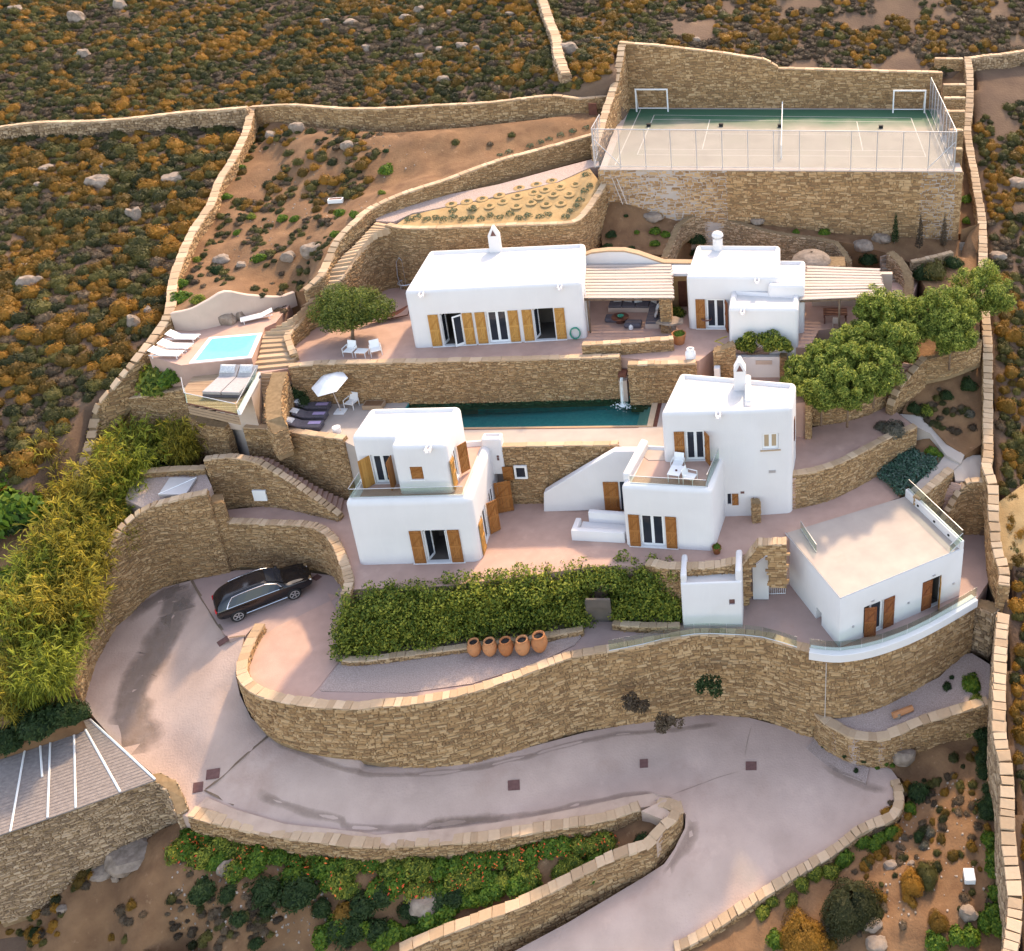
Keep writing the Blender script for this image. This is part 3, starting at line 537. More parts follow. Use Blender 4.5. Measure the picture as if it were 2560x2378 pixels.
# mineral stain on the bend and pale dust at the junction are kept as thin sheets of dirt
# ---------------------------------------------------------------- dry stone walls
W_ = stone_wall
W_('boundary_wall', 'long stone boundary wall running down the left side of the estate', LEFTW, [p.z - (1.6 if i < 9 else 2.6) for i, p in enumerate(LEFTW)], thick=.55, cl=.55, seed=2, bback=[p.z - 2.0 for p in LEFTW], st=(.34, .17))
W_('boundary_wall', 'stone boundary wall with pale coping along the top of the garden slope', TOPW, [p.z - 2.3 for p in TOPW], thick=.5, cl=.6, seed=3, st=(.36, .18))
hw = [PH(1,-60,712,1.3), PH(1,200,680,1.3), PH(1,460,674,1.3), PH(1,680,660,1.3), PH(1,860,640,1.4), PH(1,1010,622,1.5), PH(1,1180,612,1.7), PH(1,1360,596,1.8)]
W_('field_wall', 'rough dry stone field wall crossing the scrub hill at upper left', hw, [p.z - 1.8 for p in hw], thick=.6, cl=.4, ch=.16, seed=4, mt='stonegrey', st=(.3, .2), proud=.09)
hw = [PH(2,1130,-40,.9), PH(2,1175,100,.9), PH(2,1215,200,.9), PH(2,1232,300,.9), PH(2,1270,400,.9)]
W_('field_wall', 'tumbled dry stone wall climbing to the top edge beside a boulder', hw[::-1], [p.z - 1.2 for p in hw[::-1]], thick=.8, cl=.45, ch=.22, seed=5, mt='stonegrey', st=(.4, .25), proud=.12)
hw = [PH(3,1690,322,1.3), PH(3,1800,308,1.3), PH(3,1900,298,1.3), PH(3,2050,275,1.3)]
W_('field_wall', 'rough dry stone wall leaving the court corner towards the right edge', hw, [p.z - 1.8 for p in hw], thick=.6, cl=.4, ch=.16, seed=6, mt='stonegrey', st=(.3, .2), proud=.09)
W_('court_wall', 'tall stone wall behind the sports court, stepping down to the right', BACKW, T5 - .3, thick=.6, cl=.7, seed=7, st=(.42, .2), smooth=False)
cwl = [Vector((-15.0, 89.0, 23.8)), Vector((-15.05, 87.2, 22.6)), Vector((-15.3, 84.8, 20.9)), Vector((-15.5, 82, 19.9)), Vector((-15.6, 79, 18.9)), Vector((-15.7, 76.6, 18.2))]
W_('court_wall', 'stone wall with a falling top along the left side of the sports court', cwl[::-1], T5 - .8, thick=.6, cl=.6, seed=8, st=(.42, .2))
W_('retaining_wall', 'large plain stone retaining wall under the front of the sports court', [P('c1',175,1222,T5 - .06), P('c1',1000,1225,T5 - .06), P('c2',0,1243,T5 - .06), P('c2',1722,1248,T5 - .06)], [14.4, 13.6, 12.4, 11.4], thick=.6, cope=False, seed=9, st=(.42, .2), faces='f', smooth=False)
W_('retaining_wall', 'stone end wall of the sports court facing the right boundary', [Vector((13.45, 71.9, T5 - .06)), Vector((14.1, 88.9, T5 - .06))], [11.4, 15.5], thick=.5, cope=False, seed=10, st=(.42, .2), faces='f', smooth=False)
W_('boundary_wall', 'narrow winding stone wall down the right side of the estate', RIGHTW, [p.z - 2.6 for p in RIGHTW], thick=.6, cl=.45, ch=.14, seed=11, st=(.34, .18))
W_('boundary_wall', 'rough stone wall along the right edge below the terraces', RIGHTL, [p.z - 3.4 for p in RIGHTL], thick=.65, cl=.45, ch=.16, seed=12, st=(.36, .2), mt='stonegrey')
# garden walls
GA = [P(2,1420,738,18.5), P(2,1200,802,18.1), P(2,870,892,17.7), P(2,600,992,17.2), P(2,380,1062,16.8), P(2,200,1142,16.3), P(2,100,1222,16.0), P(2,0,1328,15.3), P(1,1830,1440,14.4), P(1,1785,1525,14.0), P(1,1690,1605,13.4)]
W_('garden_wall', 'long curving stone wall above the path from the court to the stairs', GA[::-1], [12.0, 12.4, 12.9, 14.0, 14.7, 15.2, 15.4, 15.8, 16.1, 16.5, 16.8], thick=.5, cl=.6, seed=13, bback=[p.z - 1.2 for p in GA[::-1]])
GB = [P(2,250,1244,15.45), P(2,400,1263,15.4), P(2,900,1246,15.4), P(2,1280,1233,15.4), P(2,1330,1212,15.5), P(2,1400,1130,15.9), P(2,1470,1020,16.5), P(2,1500,965,16.9)]
W_('bed_wall', 'stone wall with flat coping enclosing the planted bed behind the long house', GB, [10.3, 10.3, 10.3, 10.3, 11, 12, 13.2, 14.2], thick=.45, cl=.6, seed=14)
GC = [P(2,330,1250,15.3), P(2,210,1282,15.0), P(2,150,1340,14.6), P(2,80,1440,14.0), P(2,0,1555,13.3), P(1,1800,1620,12.5), P(1,1690,1720,11.9), P(4,1680,105,11.6), P(4,1612,175,11.4), P(4,1612,225,11.2), P(4,1640,292,10.9)]
W_('stair_wall', 'curved stone wall on the house side of the long garden stair', GC[::-1], 10.2, thick=.4, cl=.5, seed=15)
GD = [P(2,200,1300,14.7), P(2,430,1290,14.6), P(2,520,1315,14.2), P(2,640,1340, 13.8)]
W_('retaining_wall', 'stone retaining wall behind the tree and left end of the long house', GD, 10.2, thick=.5, cl=.6, seed=16)
# plaster wall and lower left group
E_ = [P(4,575,562,7.9), P(4,700,545,8.4), P(4,850,520,9.0), P(4,1010,492,9.6)]
W_('retaining_wall', 'stone wall below the bush left of the timber sun deck', E_, [4.6, 4.9, 5, 5], thick=.5, cl=.6, seed=17)
W_('pillar_wall', 'short stone wall under the overhang of the timber sun deck', [PD(4,1040,640,52.9), PD(4,1130,690,52.2), PD(4,1240,705,52.0)], 4.2, thick=.6, cope=False, seed=18)
F_ = [P(4,1340,705,T2 + .3), P(4,1500,715,T2 + .3), P(4,1700,745,T2 + .3), P(4,1892,768,T2 + .3)]
W_('retaining_wall', 'stone wall with pale coping in front of the dark sun loungers', F_, [4.4, 4.0, 3.2, 3.0], thick=.45, cl=.6, seed=19)
H_ = [P(4,1125,885,6.9), P(4,1240,870,6.9), P(4,1340,880,6.8), P(4,1420,900,6.6), P(4,1500,945,6.1), P(4,1600,1005,5.5), P(4,1750,1108,4.5), P(4,1868,1195,3.6)]
W_('stair_wall', 'stone wall with ragged sloping coping beside the outdoor stair, a pale panel on it', H_, 3.0, thick=.4, cl=.32, seed=20)
I_ = [P(7,345,330,1.2), P(4,450,1760,1.6), P(4,475,1660,2.2), P(4,530,1500,3.2), P(4,600,1390,4.1), P(4,700,1240,5.0), P(4,820,1150,5.6), P(4,960,1110,6.0), P(4,1140,1070,6.1)]
I_ = I_
W_('retaining_wall', 'high curving stone wall around the left of the parking bend under golden reeds', I_, [-3, -2.6, -2.4, -2, -1.6, -1.3, -1, -.8, -.6], thick=.5, cl=.4, seed=21)
I2 = [P(4,1140,1120,4.6), P(4,1240,1115,4.6)]
W_('pillar_wall', 'square stone block where the parking wall meets the courtyard path', [P(4,1125,1120,5.4), P(4,1235,1118,5.0)], -.5, thick=.9, cope=False, seed=22)
I3 = [P(4,1235,1228,3.55), P(4,1500,1240,3.5), P(4,1690,1250,3.5), P(4,1780,1285,3.5), P(4,1830,1345,3.5), P(4,1865,1420,3.5), P(4,1905,1560,3.45), P(5,115,1625,3.4)]
W_('retaining_wall', 'stone wall with coping curving behind the black car to the hedge', I3, 0, thick=.45, cl=.28, seed=23)
# main wall over the road
J_ = [P(7,1345,125,.55), P(7,1278,245,.5), P(7,1243,375,.45), P(7,1280,452,.4), P(7,1380,510,.4), P(7,1600,556,.4), P(7,1894,576,.4), P(8,300,562,.35), P(8,500,546,.3), P(8,750,500,.25), P(8,1000,420,.2), P(8,1300,311,.15), P(8,1520,270,.1), P(8,1894,200,0),
      P(9,160,186,-.05), P(9,330,186,-.1), P(9,520,201,-.15), P(9,700,256,-.15), P(9,790,276,-.2)]
JB = [-.2, -.6, -1.1, -1.9, -2.8, -3.3, -3.6, -4.2, -4.6, -5.0, -5.3, -5.7, -6.0, -6.4, -6.7, -6.8, -7, -7.1, -7.2]
W_('retaining_wall', 'great curved stone retaining wall with pale coping above the driveway', J_, JB, thick=.5, cl=.5, seed=24, bback=[p.z - .8 for p in J_], st=(.36, .17))
J2 = [P(9,775,288,-.25), P(9,930,305,-.25), P(9,1150,262,-.25), P(9,1400,156,-.25), P(9,1640,15,-.25)]
W_('retaining_wall', 'curved stone wall under the white kerb of the right hand house', J2, [-6, -5.4, -5, -4.8, -4.4], thick=.5, cope=False, seed=25, faces='f', st=(.36, .17))
J3 = [P(9,1540,85,-.9), P(9,1640,40,-.8), P(9,1735,70,-.6)]
W_('retaining_wall', 'rough grey stone wall in the corner under the right boundary', J3, [-4.5, -4.3, -4.2], thick=.8, cope=False, seed=26, mt='stonegrey', st=(.4, .24), proud=.1)
K_ = [P(9,790,585,-4.85), P(9,815,625,-4.9), P(9,900,682,-4.95), P(9,1000,728,-5.0), P(9,1150,735,-4.95), P(9,1250,700,-4.8), P(9,1400,640,-4.5), P(9,1712,545,-3.9)]
W_('retaining_wall', 'low curved stone wall holding the gravel shelf at lower right', K_, [-7.6, -7.5, -7.5, -7.5, -7.5, -7.4, -7.3, -7], thick=.55, cl=.6, seed=27)
KL = [P(9,60,1850,-9.15), P(9,180,1795,-9.0), P(9,400,1648,-8.5), P(9,650,1488,-8.0), P(9,900,1338,-7.6), P(9,1050,1222,-7.4), P(9,1215,1150,-7.25), P(9,1262,1060,-7.2), P(9,1255,980,-7.15), P(9,1232,935,-7.15)]
W_('edge_wall', 'low ragged stone edge wall between the lower drive and the right garden', KL, [p.z - .6 for p in KL], thick=.5, cl=.45, ch=.16, seed=28, bback=[p.z - 1.2 for p in KL])
MM = [P(7,985,1135,-3.9), P(7,1100,1170,-4.1), P(7,1250,1205,-4.45), P(7,1500,1255,-4.8), P(7,1894,1300,-5.05), P(8,400,1300,-5.5), P(8,800,1275,-5.85), P(8,1200,1212,-6.15), P(8,1500,1165,-6.4), P(8,1690,1100,-6.6)]
W_('edge_wall', 'low stone edge wall above the red flowering shrubs of the median', MM, [p.z - 1.6 for p in MM], thick=.55, cl=.5, seed=29, bback=[p.z - .6 for p in MM])
NN = [P(8,420,1868,-8.6), P(8,600,1790,-8.3), P(8,1100,1600,-7.7), P(8,1500,1385,-7.1), P(8,1800,1275,-6.9), P(8,1894,1175,-6.75), P(9,60,1115,-6.7), P(9,50,1065,-6.65), P(9,0,1040,-6.6), P(8,1790,1050,-6.6)]
NNr = [P(8,420,1868,-8.4), P(8,600,1785,-8.1), P(8,1100,1595,-7.5), P(8,1500,1390,-6.9), P(8,1750,1290,-6.6), P(9,0,1215,-6.4), P(9,75,1150,-6.35), P(9,100,1095,-6.35), P(9,60,1055,-6.4), P(9,0,1042,-6.5), P(8,1770,1055,-6.55)]
W_('retaining_wall', 'stone wall rounding the hairpin beside the lower drive', NNr, [-11.6, -11.3, -10.6, -9.8, -9.4, -9, -8.6, -8.2, -8, -7.6, -7.4], thick=.55, cl=.6, seed=30, bback=[p.z - 1.5 for p in NNr], st=(.36, .17))
# pool terrace walls
PB = [P(4,1592,372,T3 + .3), P(5,0,352,T3 + .3), P(5,400,346,T3 + .3), P(5,1000,332,T3 + .3), P(5,1655,316,T3 + .3)]
W_('pool_wall', 'long stone wall with pale coping behind the pool, below the long house', PB, T2 - .4, thick=.45, cl=.62, seed=31, smooth=False, bback=T3 - .2)
PB2 = [P(5,1700,358,T3 + .2), P(5,1989,352,T3 + .2), P(6,175,350,T3 + .2)]
W_('pool_wall', 'short stone wall right of the waterfall spout behind the pool', PB2, T2 - .4, thick=.45, cl=.6, seed=32, smooth=False, bback=T3 - .2)
W_('dividing_wall', 'thick stone wall dividing the lounger terrace from the lower stairs', [P(4,1585,395,T3 + .2), P(4,1555,520,9.9), P(4,1560,640,9.3), P(4,1590,705,8.6)][::-1], T2 - .6, thick=.9, cope=False, seed=33)
YW = [P(5,990,812,T2 + .12), P(5,1300,805,T2 + .12), P(5,1645,800,T2 + .12)]
W_('retaining_wall', 'stone wall between the pool deck and the courtyard, with a small window', YW, T1 - .1, thick=.4, cl=.9, ch=.07, seed=34, faces='f')
QW = [P('G',128,1118,T3 + .9), P('G',500,1095,T3 + .9), P('G',970,1060,T3 + .9)]
W_('parapet_wall', 'low stone parapet with flat coping in front of the cushioned pergola', QW, T3 - .1, thick=.45, cl=.5, seed=35, smooth=False)
RW = [P(6,650,978,5.85), P(6,900,930,5.8), P(6,1100,840,5.8), P(6,1250,760,5.8), P(6,1400,700,5.8)]
W_('retaining_wall', 'stone wall right of the two storey house, rising to the grey bush', RW, T1 - .1, thick=.45, cl=.5, seed=36, faces='f')
W_('retaining_wall', 'stone side wall under the vine court next to the tree row', [Vector((1.38, 53.7, 8.5)), Vector((1.45, 57.7, 8.5))], 5.5, thick=.4, cope=False, seed=82, smooth=False, faces='f')
TW = [P(6,738,560,7.4), P(6,830,566,7.4), P(6,950,552,7.5), P(6,1100,502,7.7), P(6,1225,422,8.1), P(6,1320,290,8.7)]
W_('retaining_wall', 'curved stone wall under the row of round green trees', TW, 5.5, thick=.5, cl=.6, seed=37)
SW = [P(6,1262,598,6.2), P(6,1300,500,7.2), P(6,1380,400,8.3), P(6,1455,318,9.0)]
W_('stair_wall', 'sloping stone wall right of the upper side stair', SW, 5.3, thick=.5, cl=.5, seed=38)
SW2 = [P(6,1455,330,8.9), P(6,1600,290,9.2), P(6,1758,222,9.6)]
W_('garden_wall', 'stone wall under the right hand end of the tree row', SW2, [7.2, 7.4, 7.7], thick=.45, cope=False, seed=39)
VW = [P(6,1415,1100,4.0), P(6,1500,1025,4.1), P(6,1600,940,4.3)]
W_('stair_wall', 'stone wall with pale coping left of the stair by the white door', VW, -.4, thick=.5, cl=.35, seed=40)
VW2 = [P(6,1545,1225,1.6), P(6,1600,1130,2.6), P(6,1650,1040,3.5), P(6,1690,1005,3.9), P(6,1800,1000,4.0)]
W_('stair_wall', 'stone wall with a white door at the foot of the right boundary', VW2, -.5, thick=.4, cl=.4, seed=41, smooth=False)
AW = [P('B',-160,215,T1 + .35), P('B',80,265,T1 + .35), P('B',400,265,T1 + .35), P('B',650,245,T1 + .35), P('B',850,200,T1 + .6)]
W_('parapet_wall', 'stone parapet behind the little white booth at the courtyard edge', AW, 0.5, thick=.55, cl=.42, seed=42, bback=T1)
hb = [P(7,1790,318,.35), P(8,250,318,.35), P(8,700,262,.3), P(8,1200,190,.25), P(8,1385,158,.2)]
W_('planter_wall', 'low stone planter edge under the long hedge behind the clay jars', hb, -.3, thick=.35, cl=.5, ch=.08, seed=43, faces='f')
hb = [P(8,1535,130,.2), P(8,1700,142,.2), P(8,1890,140,.2)]
W_('planter_wall', 'short low stone planter edge under the hedge beside the booth', hb, -.4, thick=.35, cl=.5, ch=.08, seed=44, faces='f')
# terraced walls behind the right hand cottage
tw = [P(3,20,1420,12.4), P(3,60,1330,12.9), P(3,100,1240,13.5), P(3,170,1195,13.9)]
W_('garden_wall', 'curving stone wall rising behind the gap between the two cottages', tw, [p.z - 1.5 for p in tw], thick=.5, cope=False, seed=45, mt='stonegrey')
tw = [P(3,170,1205,13.7), P(3,330,1215,13.5), P(3,560,1280,13.2), P(3,740,1310,12.9)]
W_('garden_wall', 'long stone retaining wall behind the right hand cottage chimney', tw, 10.4, thick=.5, cope=False, seed=46, mt='stonegrey')
tw = [P(3,740,1310,12.9), P(3,850,1325,12.7), P(3,940,1345,12.6), P(3,975,1390,12.2), P(3,1010,1450,11.6)]
W_('garden_wall', 'stone wall above the dark outdoor oven opening behind the right pergola', tw, 10.6, thick=.5, cope=False, seed=47, mt='stonegrey')
tw = [P(3,1265,1385,12.3), P(3,1320,1430,12.0), P(3,1365,1500,11.4), P(3,1380,1560,10.9), P(3,1370,1640,10.3)]
W_('garden_wall', 'thick curved stone wall beside the rear steps right of the pergola', tw[::-1], 9.6, thick=.7, cope=False, seed=48, mt='stonegrey')
tw = [P(3,1370,1450,11.8), P(3,1480,1425,12.0), P(3,1600,1395,12.2)]
W_('garden_wall', 'short low stone wall below the little cypresses', tw, [11, 11.2, 11.3], thick=.4, cl=.4, seed=49, mt='stonegrey')
for i, (x0, x1, y) in enumerate([(1500, 1655, 325), (1545, 1670, 470), (1550, 1668, 543), (1555, 1665, 617), (1572, 1655, 722), (1605, 1650, 825)]):
    D = [91.5, 87.0, 84.0, 81.0, 77.5, 74.0][i]; a, b = PD(3,x0,y,D), PD(3,x1,y,D)
    nm = ['topmost', 'second', 'third', 'fourth', 'fifth', 'lowest'][i]
    W_('step_wall', f'{nm} stone step of the planted stair right of the court fence', [a, b], [a.z - 2.4, b.z - 2.4], thick=.5, cl=.6, seed=60 + i, smooth=False, faces='f')
rz_ = [p for p in RIGHTW if 71 < p.y < 93][::-1]
patch('court_side_soil', [Vector((p.x + .1, p.y, p.z - 1.3)) for p in rz_] + [Vector((13.6 if p.y < 78 else 14.0, p.y, p.z - 1.5)) for p in rz_[::-1]], M['soil'], step=.6, depth=3, amp=.1)
patch('corner_soil', [P(3,1640,1420,11.2), P(3,1640,1330,11.9), Vector((13.6, 71.5, 13)), Vector((15, 71.5, 13.5)), P(3,1730,1400,11.5), P(3,1738,1500,10.9), P(6,1745,60,9.9), Vector((10.5, 64, 10.4)), P(3,1380,1470,11.0)], M['soil'], step=.6, depth=3, amp=.15)
# ---------------------------------------------------------------- houses
M['woodmid'] = mat('chestnut_wood', (.25, .085, .02), (.36, .14, .04), 3, .6, 'island', bump=.3, bscale=14)
def rounded(outline, z0, z1, r=.28, seg=4, ins=.16, dep=.2, vert_only=False):
    bm = bmesh.new(); vs = [bm.verts.new((p[0], p[1], z0)) for p in outline] + [bm.verts.new((p[0], p[1], z1)) for p in outline]; n = len(outline)
    bm.faces.new(vs[:n][::-1]); top = bm.faces.new(vs[n:])
    for i in range(n): bm.faces.new((vs[i], vs[(i+1) % n], vs[n+(i+1) % n], vs[n+i]))
    bm.normal_update()
    if r:
        ed = [e for e in bm.edges if not (abs(e.verts[0].co.z - z0) < 1e-5 and abs(e.verts[1].co.z - z0) < 1e-5)]
        bmesh.ops.bevel(bm, geom=ed, offset=r, segments=seg, affect='EDGES', profile=.5)
    bm.normal_update()
    if dep:
        t = max((f for f in bm.faces if f.normal.z > .98), key=lambda f: (round(f.calc_center_median().z, 2), f.calc_area()))
        bmesh.ops.inset_region(bm, faces=[t], thickness=ins, use_boundary=True)
        for v in t.verts: v.co.z -= dep
        t.material_index = 1
    return bm
def bm_obj(name, bm, m, parent=None, mx=None, cuts=None, angle=40):
    me = bpy.data.meshes.new(name); bm.to_mesh(me); bm.free(); me.materials.append(m); me.materials.append(M['screed'])
    o = link(name, me, parent, mx)
    if cuts:
        cb = MB()
        for mxx, a, b in cuts: cb.box(a, b, mxx)
        c = cb.build('cutter', m); md = o.modifiers.new('b', 'BOOLEAN'); md.operation = 'DIFFERENCE'; md.solver = 'EXACT'; md.object = c
        par = parent; ml = mx if mx is not None else Matrix.Identity(4); o.parent = None; o.matrix_local = Matrix.Identity(4)
        bpy.context.view_layer.update()
        dg = bpy.context.evaluated_depsgraph_get(); nm = bpy.data.meshes.new_from_object(o.evaluated_get(dg))
        o.modifiers.clear(); o.data = nm; bpy.data.objects.remove(c)
        if par is not None: o.parent = par
        o.matrix_local = ml
    me = o.data; ix = [min(1, p.material_index) if p.normal.z > .9 else 0 for p in me.polygons]; me.materials.clear(); me.materials.append(m); me.materials.append(M['screed']); me.polygons.foreach_set('material_index', ix)
    me.polygons.foreach_set('use_smooth', [True] * len(me.polygons)); me.set_sharp_from_angle(angle=R(angle))
    return o
def shutter(parent, mx, w_, h, m, swing=0.0):
    """boarded leaf lying on the wall (local x along the wall, -y out of it)"""
    b = MB(); n = 5
    for i in range(n): b.box((w_*i/n + .006, -.045, 0), (w_*(i+1)/n - .006, 0, h))
    s = b.build('shutter', M[m], parent, mx @ T(0, -.03, 0) @ RZ(swing))
    q = MB(); q.box((.02, -.075, h*.06), (w_-.02, -.046, h*.13)); q.box((.02, -.075, h*.87), (w_-.02, -.046, h*.94)); q.box((.02, -.075, h*.48), (w_-.02, -.046, h*.54))
    for z0, z1 in ((.13, .48), (.54, .87)):
        a = Vector((.06, 0, h*z0)); c = Vector((w_-.06, 0, h*z1)); d = (c-a).normalized(); p = Vector((-d.z, 0, d.x))*.045
        q.add([a+p+Vector((0,-.07,0)), a-p+Vector((0,-.07,0)), c-p+Vector((0,-.07,0)), c+p+Vector((0,-.07,0)), a+p+Vector((0,-.046,0)), a-p+Vector((0,-.046,0)), c-p+Vector((0,-.046,0)), c+p+Vector((0,-.046,0))],
              [(0,1,2,3),(0,4,5,1),(2,6,7,3),(1,5,6,2),(3,7,4,0)])
    q.build('brace', M[m], s); return s
def window(parent, mx, w_, h, leaves=2, m='glassdk', y=.1, fr='paint', bar=.085, name='window'):
    b = MB(); t = .05
    b.box((t*.2, y, .0), (t, y+.08, h)); b.box((w_-t, y, .0), (w_-t*.2, y+.08, h)); b.box((t, y, h-t), (w_-t, y+.08, h-.004))
    lw = (w_-2*t)/leaves; panes = []
    for i in range(leaves):
        x0 = t + lw*i; x1 = x0 + lw
        b.box((x0+.004, y+.01, .01), (x0+bar, y+.07, h-t-.004)); b.box((x1-bar, y+.01, .01), (x1-.004, y+.07, h-t-.004))
        b.box((x0+bar, y+.01, .01), (x1-bar, y+.07, .15)); b.box((x0+bar, y+.01, h-t-bar), (x1-bar, y+.07, h-t-.004)); panes.append((x0+bar, x1-bar))
    f = b.build(name, M[fr], parent, mx)
    for x0, x1 in panes:
        p = MB(); p.box((x0, y+.035, .15), (x1, y+.05, h-t-bar)); p.build('pane', M[m], f)
    return f
def leaf(parent, mx, w_, h):                          # one glazed door leaf
    b = MB(); b.box((0, 0, .02), (.09, .05, h)); b.box((w_-.09, 0, .02), (w_, .05, h)); b.box((.09, 0, .02), (w_-.09, .05, .2)); b.box((.09, 0, h-.09), (w_-.09, .05, h))
    f = b.build('door_leaf', M['paint'], parent, mx); p = MB(); p.box((.09, .02, .2), (w_-.09, .03, h-.09)); p.build('pane', M['glassdk'], f); return f
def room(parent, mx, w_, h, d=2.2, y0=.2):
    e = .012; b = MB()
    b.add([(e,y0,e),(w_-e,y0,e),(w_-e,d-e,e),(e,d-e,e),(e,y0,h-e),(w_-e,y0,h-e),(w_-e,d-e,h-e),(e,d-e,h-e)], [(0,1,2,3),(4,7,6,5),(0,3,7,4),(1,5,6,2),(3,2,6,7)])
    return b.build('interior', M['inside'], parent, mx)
def sill(parent, mx, x0, x1, z=0.0, out=.1, m='paint'):
    b = MB(); b.box((x0, -out, z-.05), (x1, .002, z)); return b.build('sill', M[m], parent, mx)
def spout(parent, mx):
    b = MB(); b.box((-.16, -.42, -.16), (.16, .25, -.09)); b.box((-.16, -.42, -.09), (-.08, .25, .06)); b.box((.08, -.42, -.09), (.16, .25, .06)); return b.build('water_spout', M['white'], parent, mx, bev=.02)
def gable_chimney(parent, mx, w_=.8, d=.55, h=1.75, rev=False):
    b = MB(); e = h - .62
    b.prism([(-w_/2, -d/2), (w_/2, -d/2), (w_/2, d/2), (-w_/2, d/2)], -.4, e)
    n = 4
    b.add([(-w_/2,-d/2,e),(w_/2,-d/2,e),(w_/2,d/2,e),(-w_/2,d/2,e),(-.07,-d/2,h),(.07,-d/2,h),(.07,d/2,h),(-.07,d/2,h)], [(4,5,6,7),(1,2,6,5),(0,4,7,3),(2,3,7,6),(0,1,5,4)])
    c = b.build('chimney', M['white'], parent, mx, bev=.04)
    q = MB(); q.add([(-.2,-d/2-.006,e-.02),(.2,-d/2-.006,e-.02),(0,-d/2-.006,h-.2),(-.2,-d/2-.03,e-.02),(.2,-d/2-.03,e-.02),(0,-d/2-.03,h-.2)], [(3,4,5),(0,2,1),(0,1,4,3),(1,2,5,4),(2,0,3,5)]); q.build('smoke_opening', M['iron'], c)
    return c
def glass_rail(parent, a, b, h=.8, name='balustrade', post=True, mx=None):
    a = Vector(a); b = Vector(b); d = (b-a).normalized(); nrm = Vector((-d.y, d.x, 0))*.012; q = MB()
    q.add([a-nrm, b-nrm, b+nrm, a+nrm, a-nrm+Vector((0,0,h)), b-nrm+Vector((0,0,h)), b+nrm+Vector((0,0,h)), a+nrm+Vector((0,0,h))], [(0,1,5,4),(1,2,6,5),(2,3,7,6),(3,0,4,7),(4,5,6,7)])
    o = q.build(name, M['glass'], parent, mx); r = MB(); r.tube([a+Vector((0,0,h+.015)), b+Vector((0,0,h+.015))], .022, 6); r.tube([a+Vector((0,0,.03)), b+Vector((0,0,.03))], .03, 6); r.build('handrail', M['metal'], o); return o
def house(name, label, loc, ang):
    e = empty(name, loc, ang); tag(e, label, 'house'); return e
FR = Matrix.Identity(4)
def side(w_): return T(w_, 0, 0) @ RZ(math.pi/2)

# --- the long single storey house
U = house('white_house', 'long white single storey house with six ochre shutters and a gabled chimney', (-25.38, 57.52, T3), R(6.7))
ops = [(2.0, 3.38, 'o'), (5.0, 6.35, 'w'), (8.06, 9.42, 'o')]
cuts = [(FR, (a, -.5, .06), (b, 2.6 if k == 'o' else .35, 2.5)) for a, b, k in ops]
bm_obj('wall', rounded([(0, 0), (11.5, 0), (11.3, 6.5), (.25, 6.5)], -.3, 4.33, r=.3, ins=.2, dep=.22), M['white'], U, cuts=cuts)
for s0 in (1.22, 3.43, 4.26, 6.42, 7.34, 9.5): shutter(U, T(s0, 0, .1), .66, 2.38, 'wood')
for a, b, k in ops:
    mx = T(a, 0, .06)
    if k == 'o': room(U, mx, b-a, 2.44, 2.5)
    else: window(U, mx, b-a, 2.44)
    sill(U, mx, -.75, b-a+.75)
leaf(U, T(3.36, .06, .08) @ RZ(R(215)), .66, 2.3)
leaf(U, T(2.04, .1, .08) @ RZ(R(75)), .62, 2.3); leaf(U, T(8.1, .1, .08) @ RZ(R(70)), .66, 2.3)
spout(U, T(1.1, 0, 4.12)); spout(U, T(10.05, 0, 4.12)); gable_chimney(U, T(4.95, 6.25, 4.3))
b = MB(); b.tube([(11.5+.06, .9, 3.4), (11.56, .9, .1)], .05, 8); b.build('downpipe', M['paint'], U)

# --- two storey house at the lower left
L = house('white_house', 'white two storey house at lower left with a glass balcony and recessed upper door', (-25.33, 44.62, T1), R(2.4))
wl = 7.15
cuts = [(FR, (4.06, -.5, .05), (5.4, 2.4, 2.42)), (side(wl), (1.15, -.5, .05), (2.3, .3, 2.35)), (side(wl), (3.25, -.5, .05), (4.2, .3, 2.35))]
bm_obj('ground_storey', rounded([(0, 0), (wl, 0), (wl-.1, 6.0), (.2, 5.4)], -.3, 4.62, r=.42, seg=5, ins=.2, dep=.28), M['white'], L, cuts=cuts)
b = MB(); b.prism([(.62, .62), (wl-.75, .62), (wl-.75, 5.4), (.7, 4.9)], 4.3, 4.352); b.build('balcony_floor', M['pave'], L)
cuts = [(T(0, 1.85, 0), (1.2, -.5, 4.4), (2.35, .3, 6.45)), (T(0, .85, 0), (3.72, -.5, 5.42), (4.42, .15, 6.28)), (T(5.95, .85, 0) @ RZ(math.pi/2), (.75, -.5, 4.5), (1.6, .3, 6.5))]
bm_obj('upper_storey', rounded([(.3, 1.85), (2.85, 1.85), (2.85, .85), (5.95, .85), (5.8, 4.85), (.4, 4.85)], 4.25, 7.75, r=.34, seg=5, ins=.16, dep=.18), M['white'], L, cuts=cuts)
for s0 in (3.33, 5.5): shutter(L, T(s0, 0, .05), .68, 2.38, 'woodmid')
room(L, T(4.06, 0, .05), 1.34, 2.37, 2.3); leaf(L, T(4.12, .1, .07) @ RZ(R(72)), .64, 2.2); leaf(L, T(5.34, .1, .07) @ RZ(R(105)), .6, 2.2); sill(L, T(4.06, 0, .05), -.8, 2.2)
window(L, T(1.2, 1.85, 4.42), 1.15, 2.0); shutter(L, T(1.18, 1.83, 4.42) @ RZ(R(-128)) @ T(0, .0, 0), .74, 2.0, 'wood'); shutter(L, T(2.42, 1.83, 4.42) @ RZ(R(-92)), .72, 2.0, 'woodmid')
shutter(L, T(3.72, .95, 5.42), .68, .85, 'woodmid'); sill(L, T(3.72, .85, 5.42), -.05, .75)
S1 = side(wl)
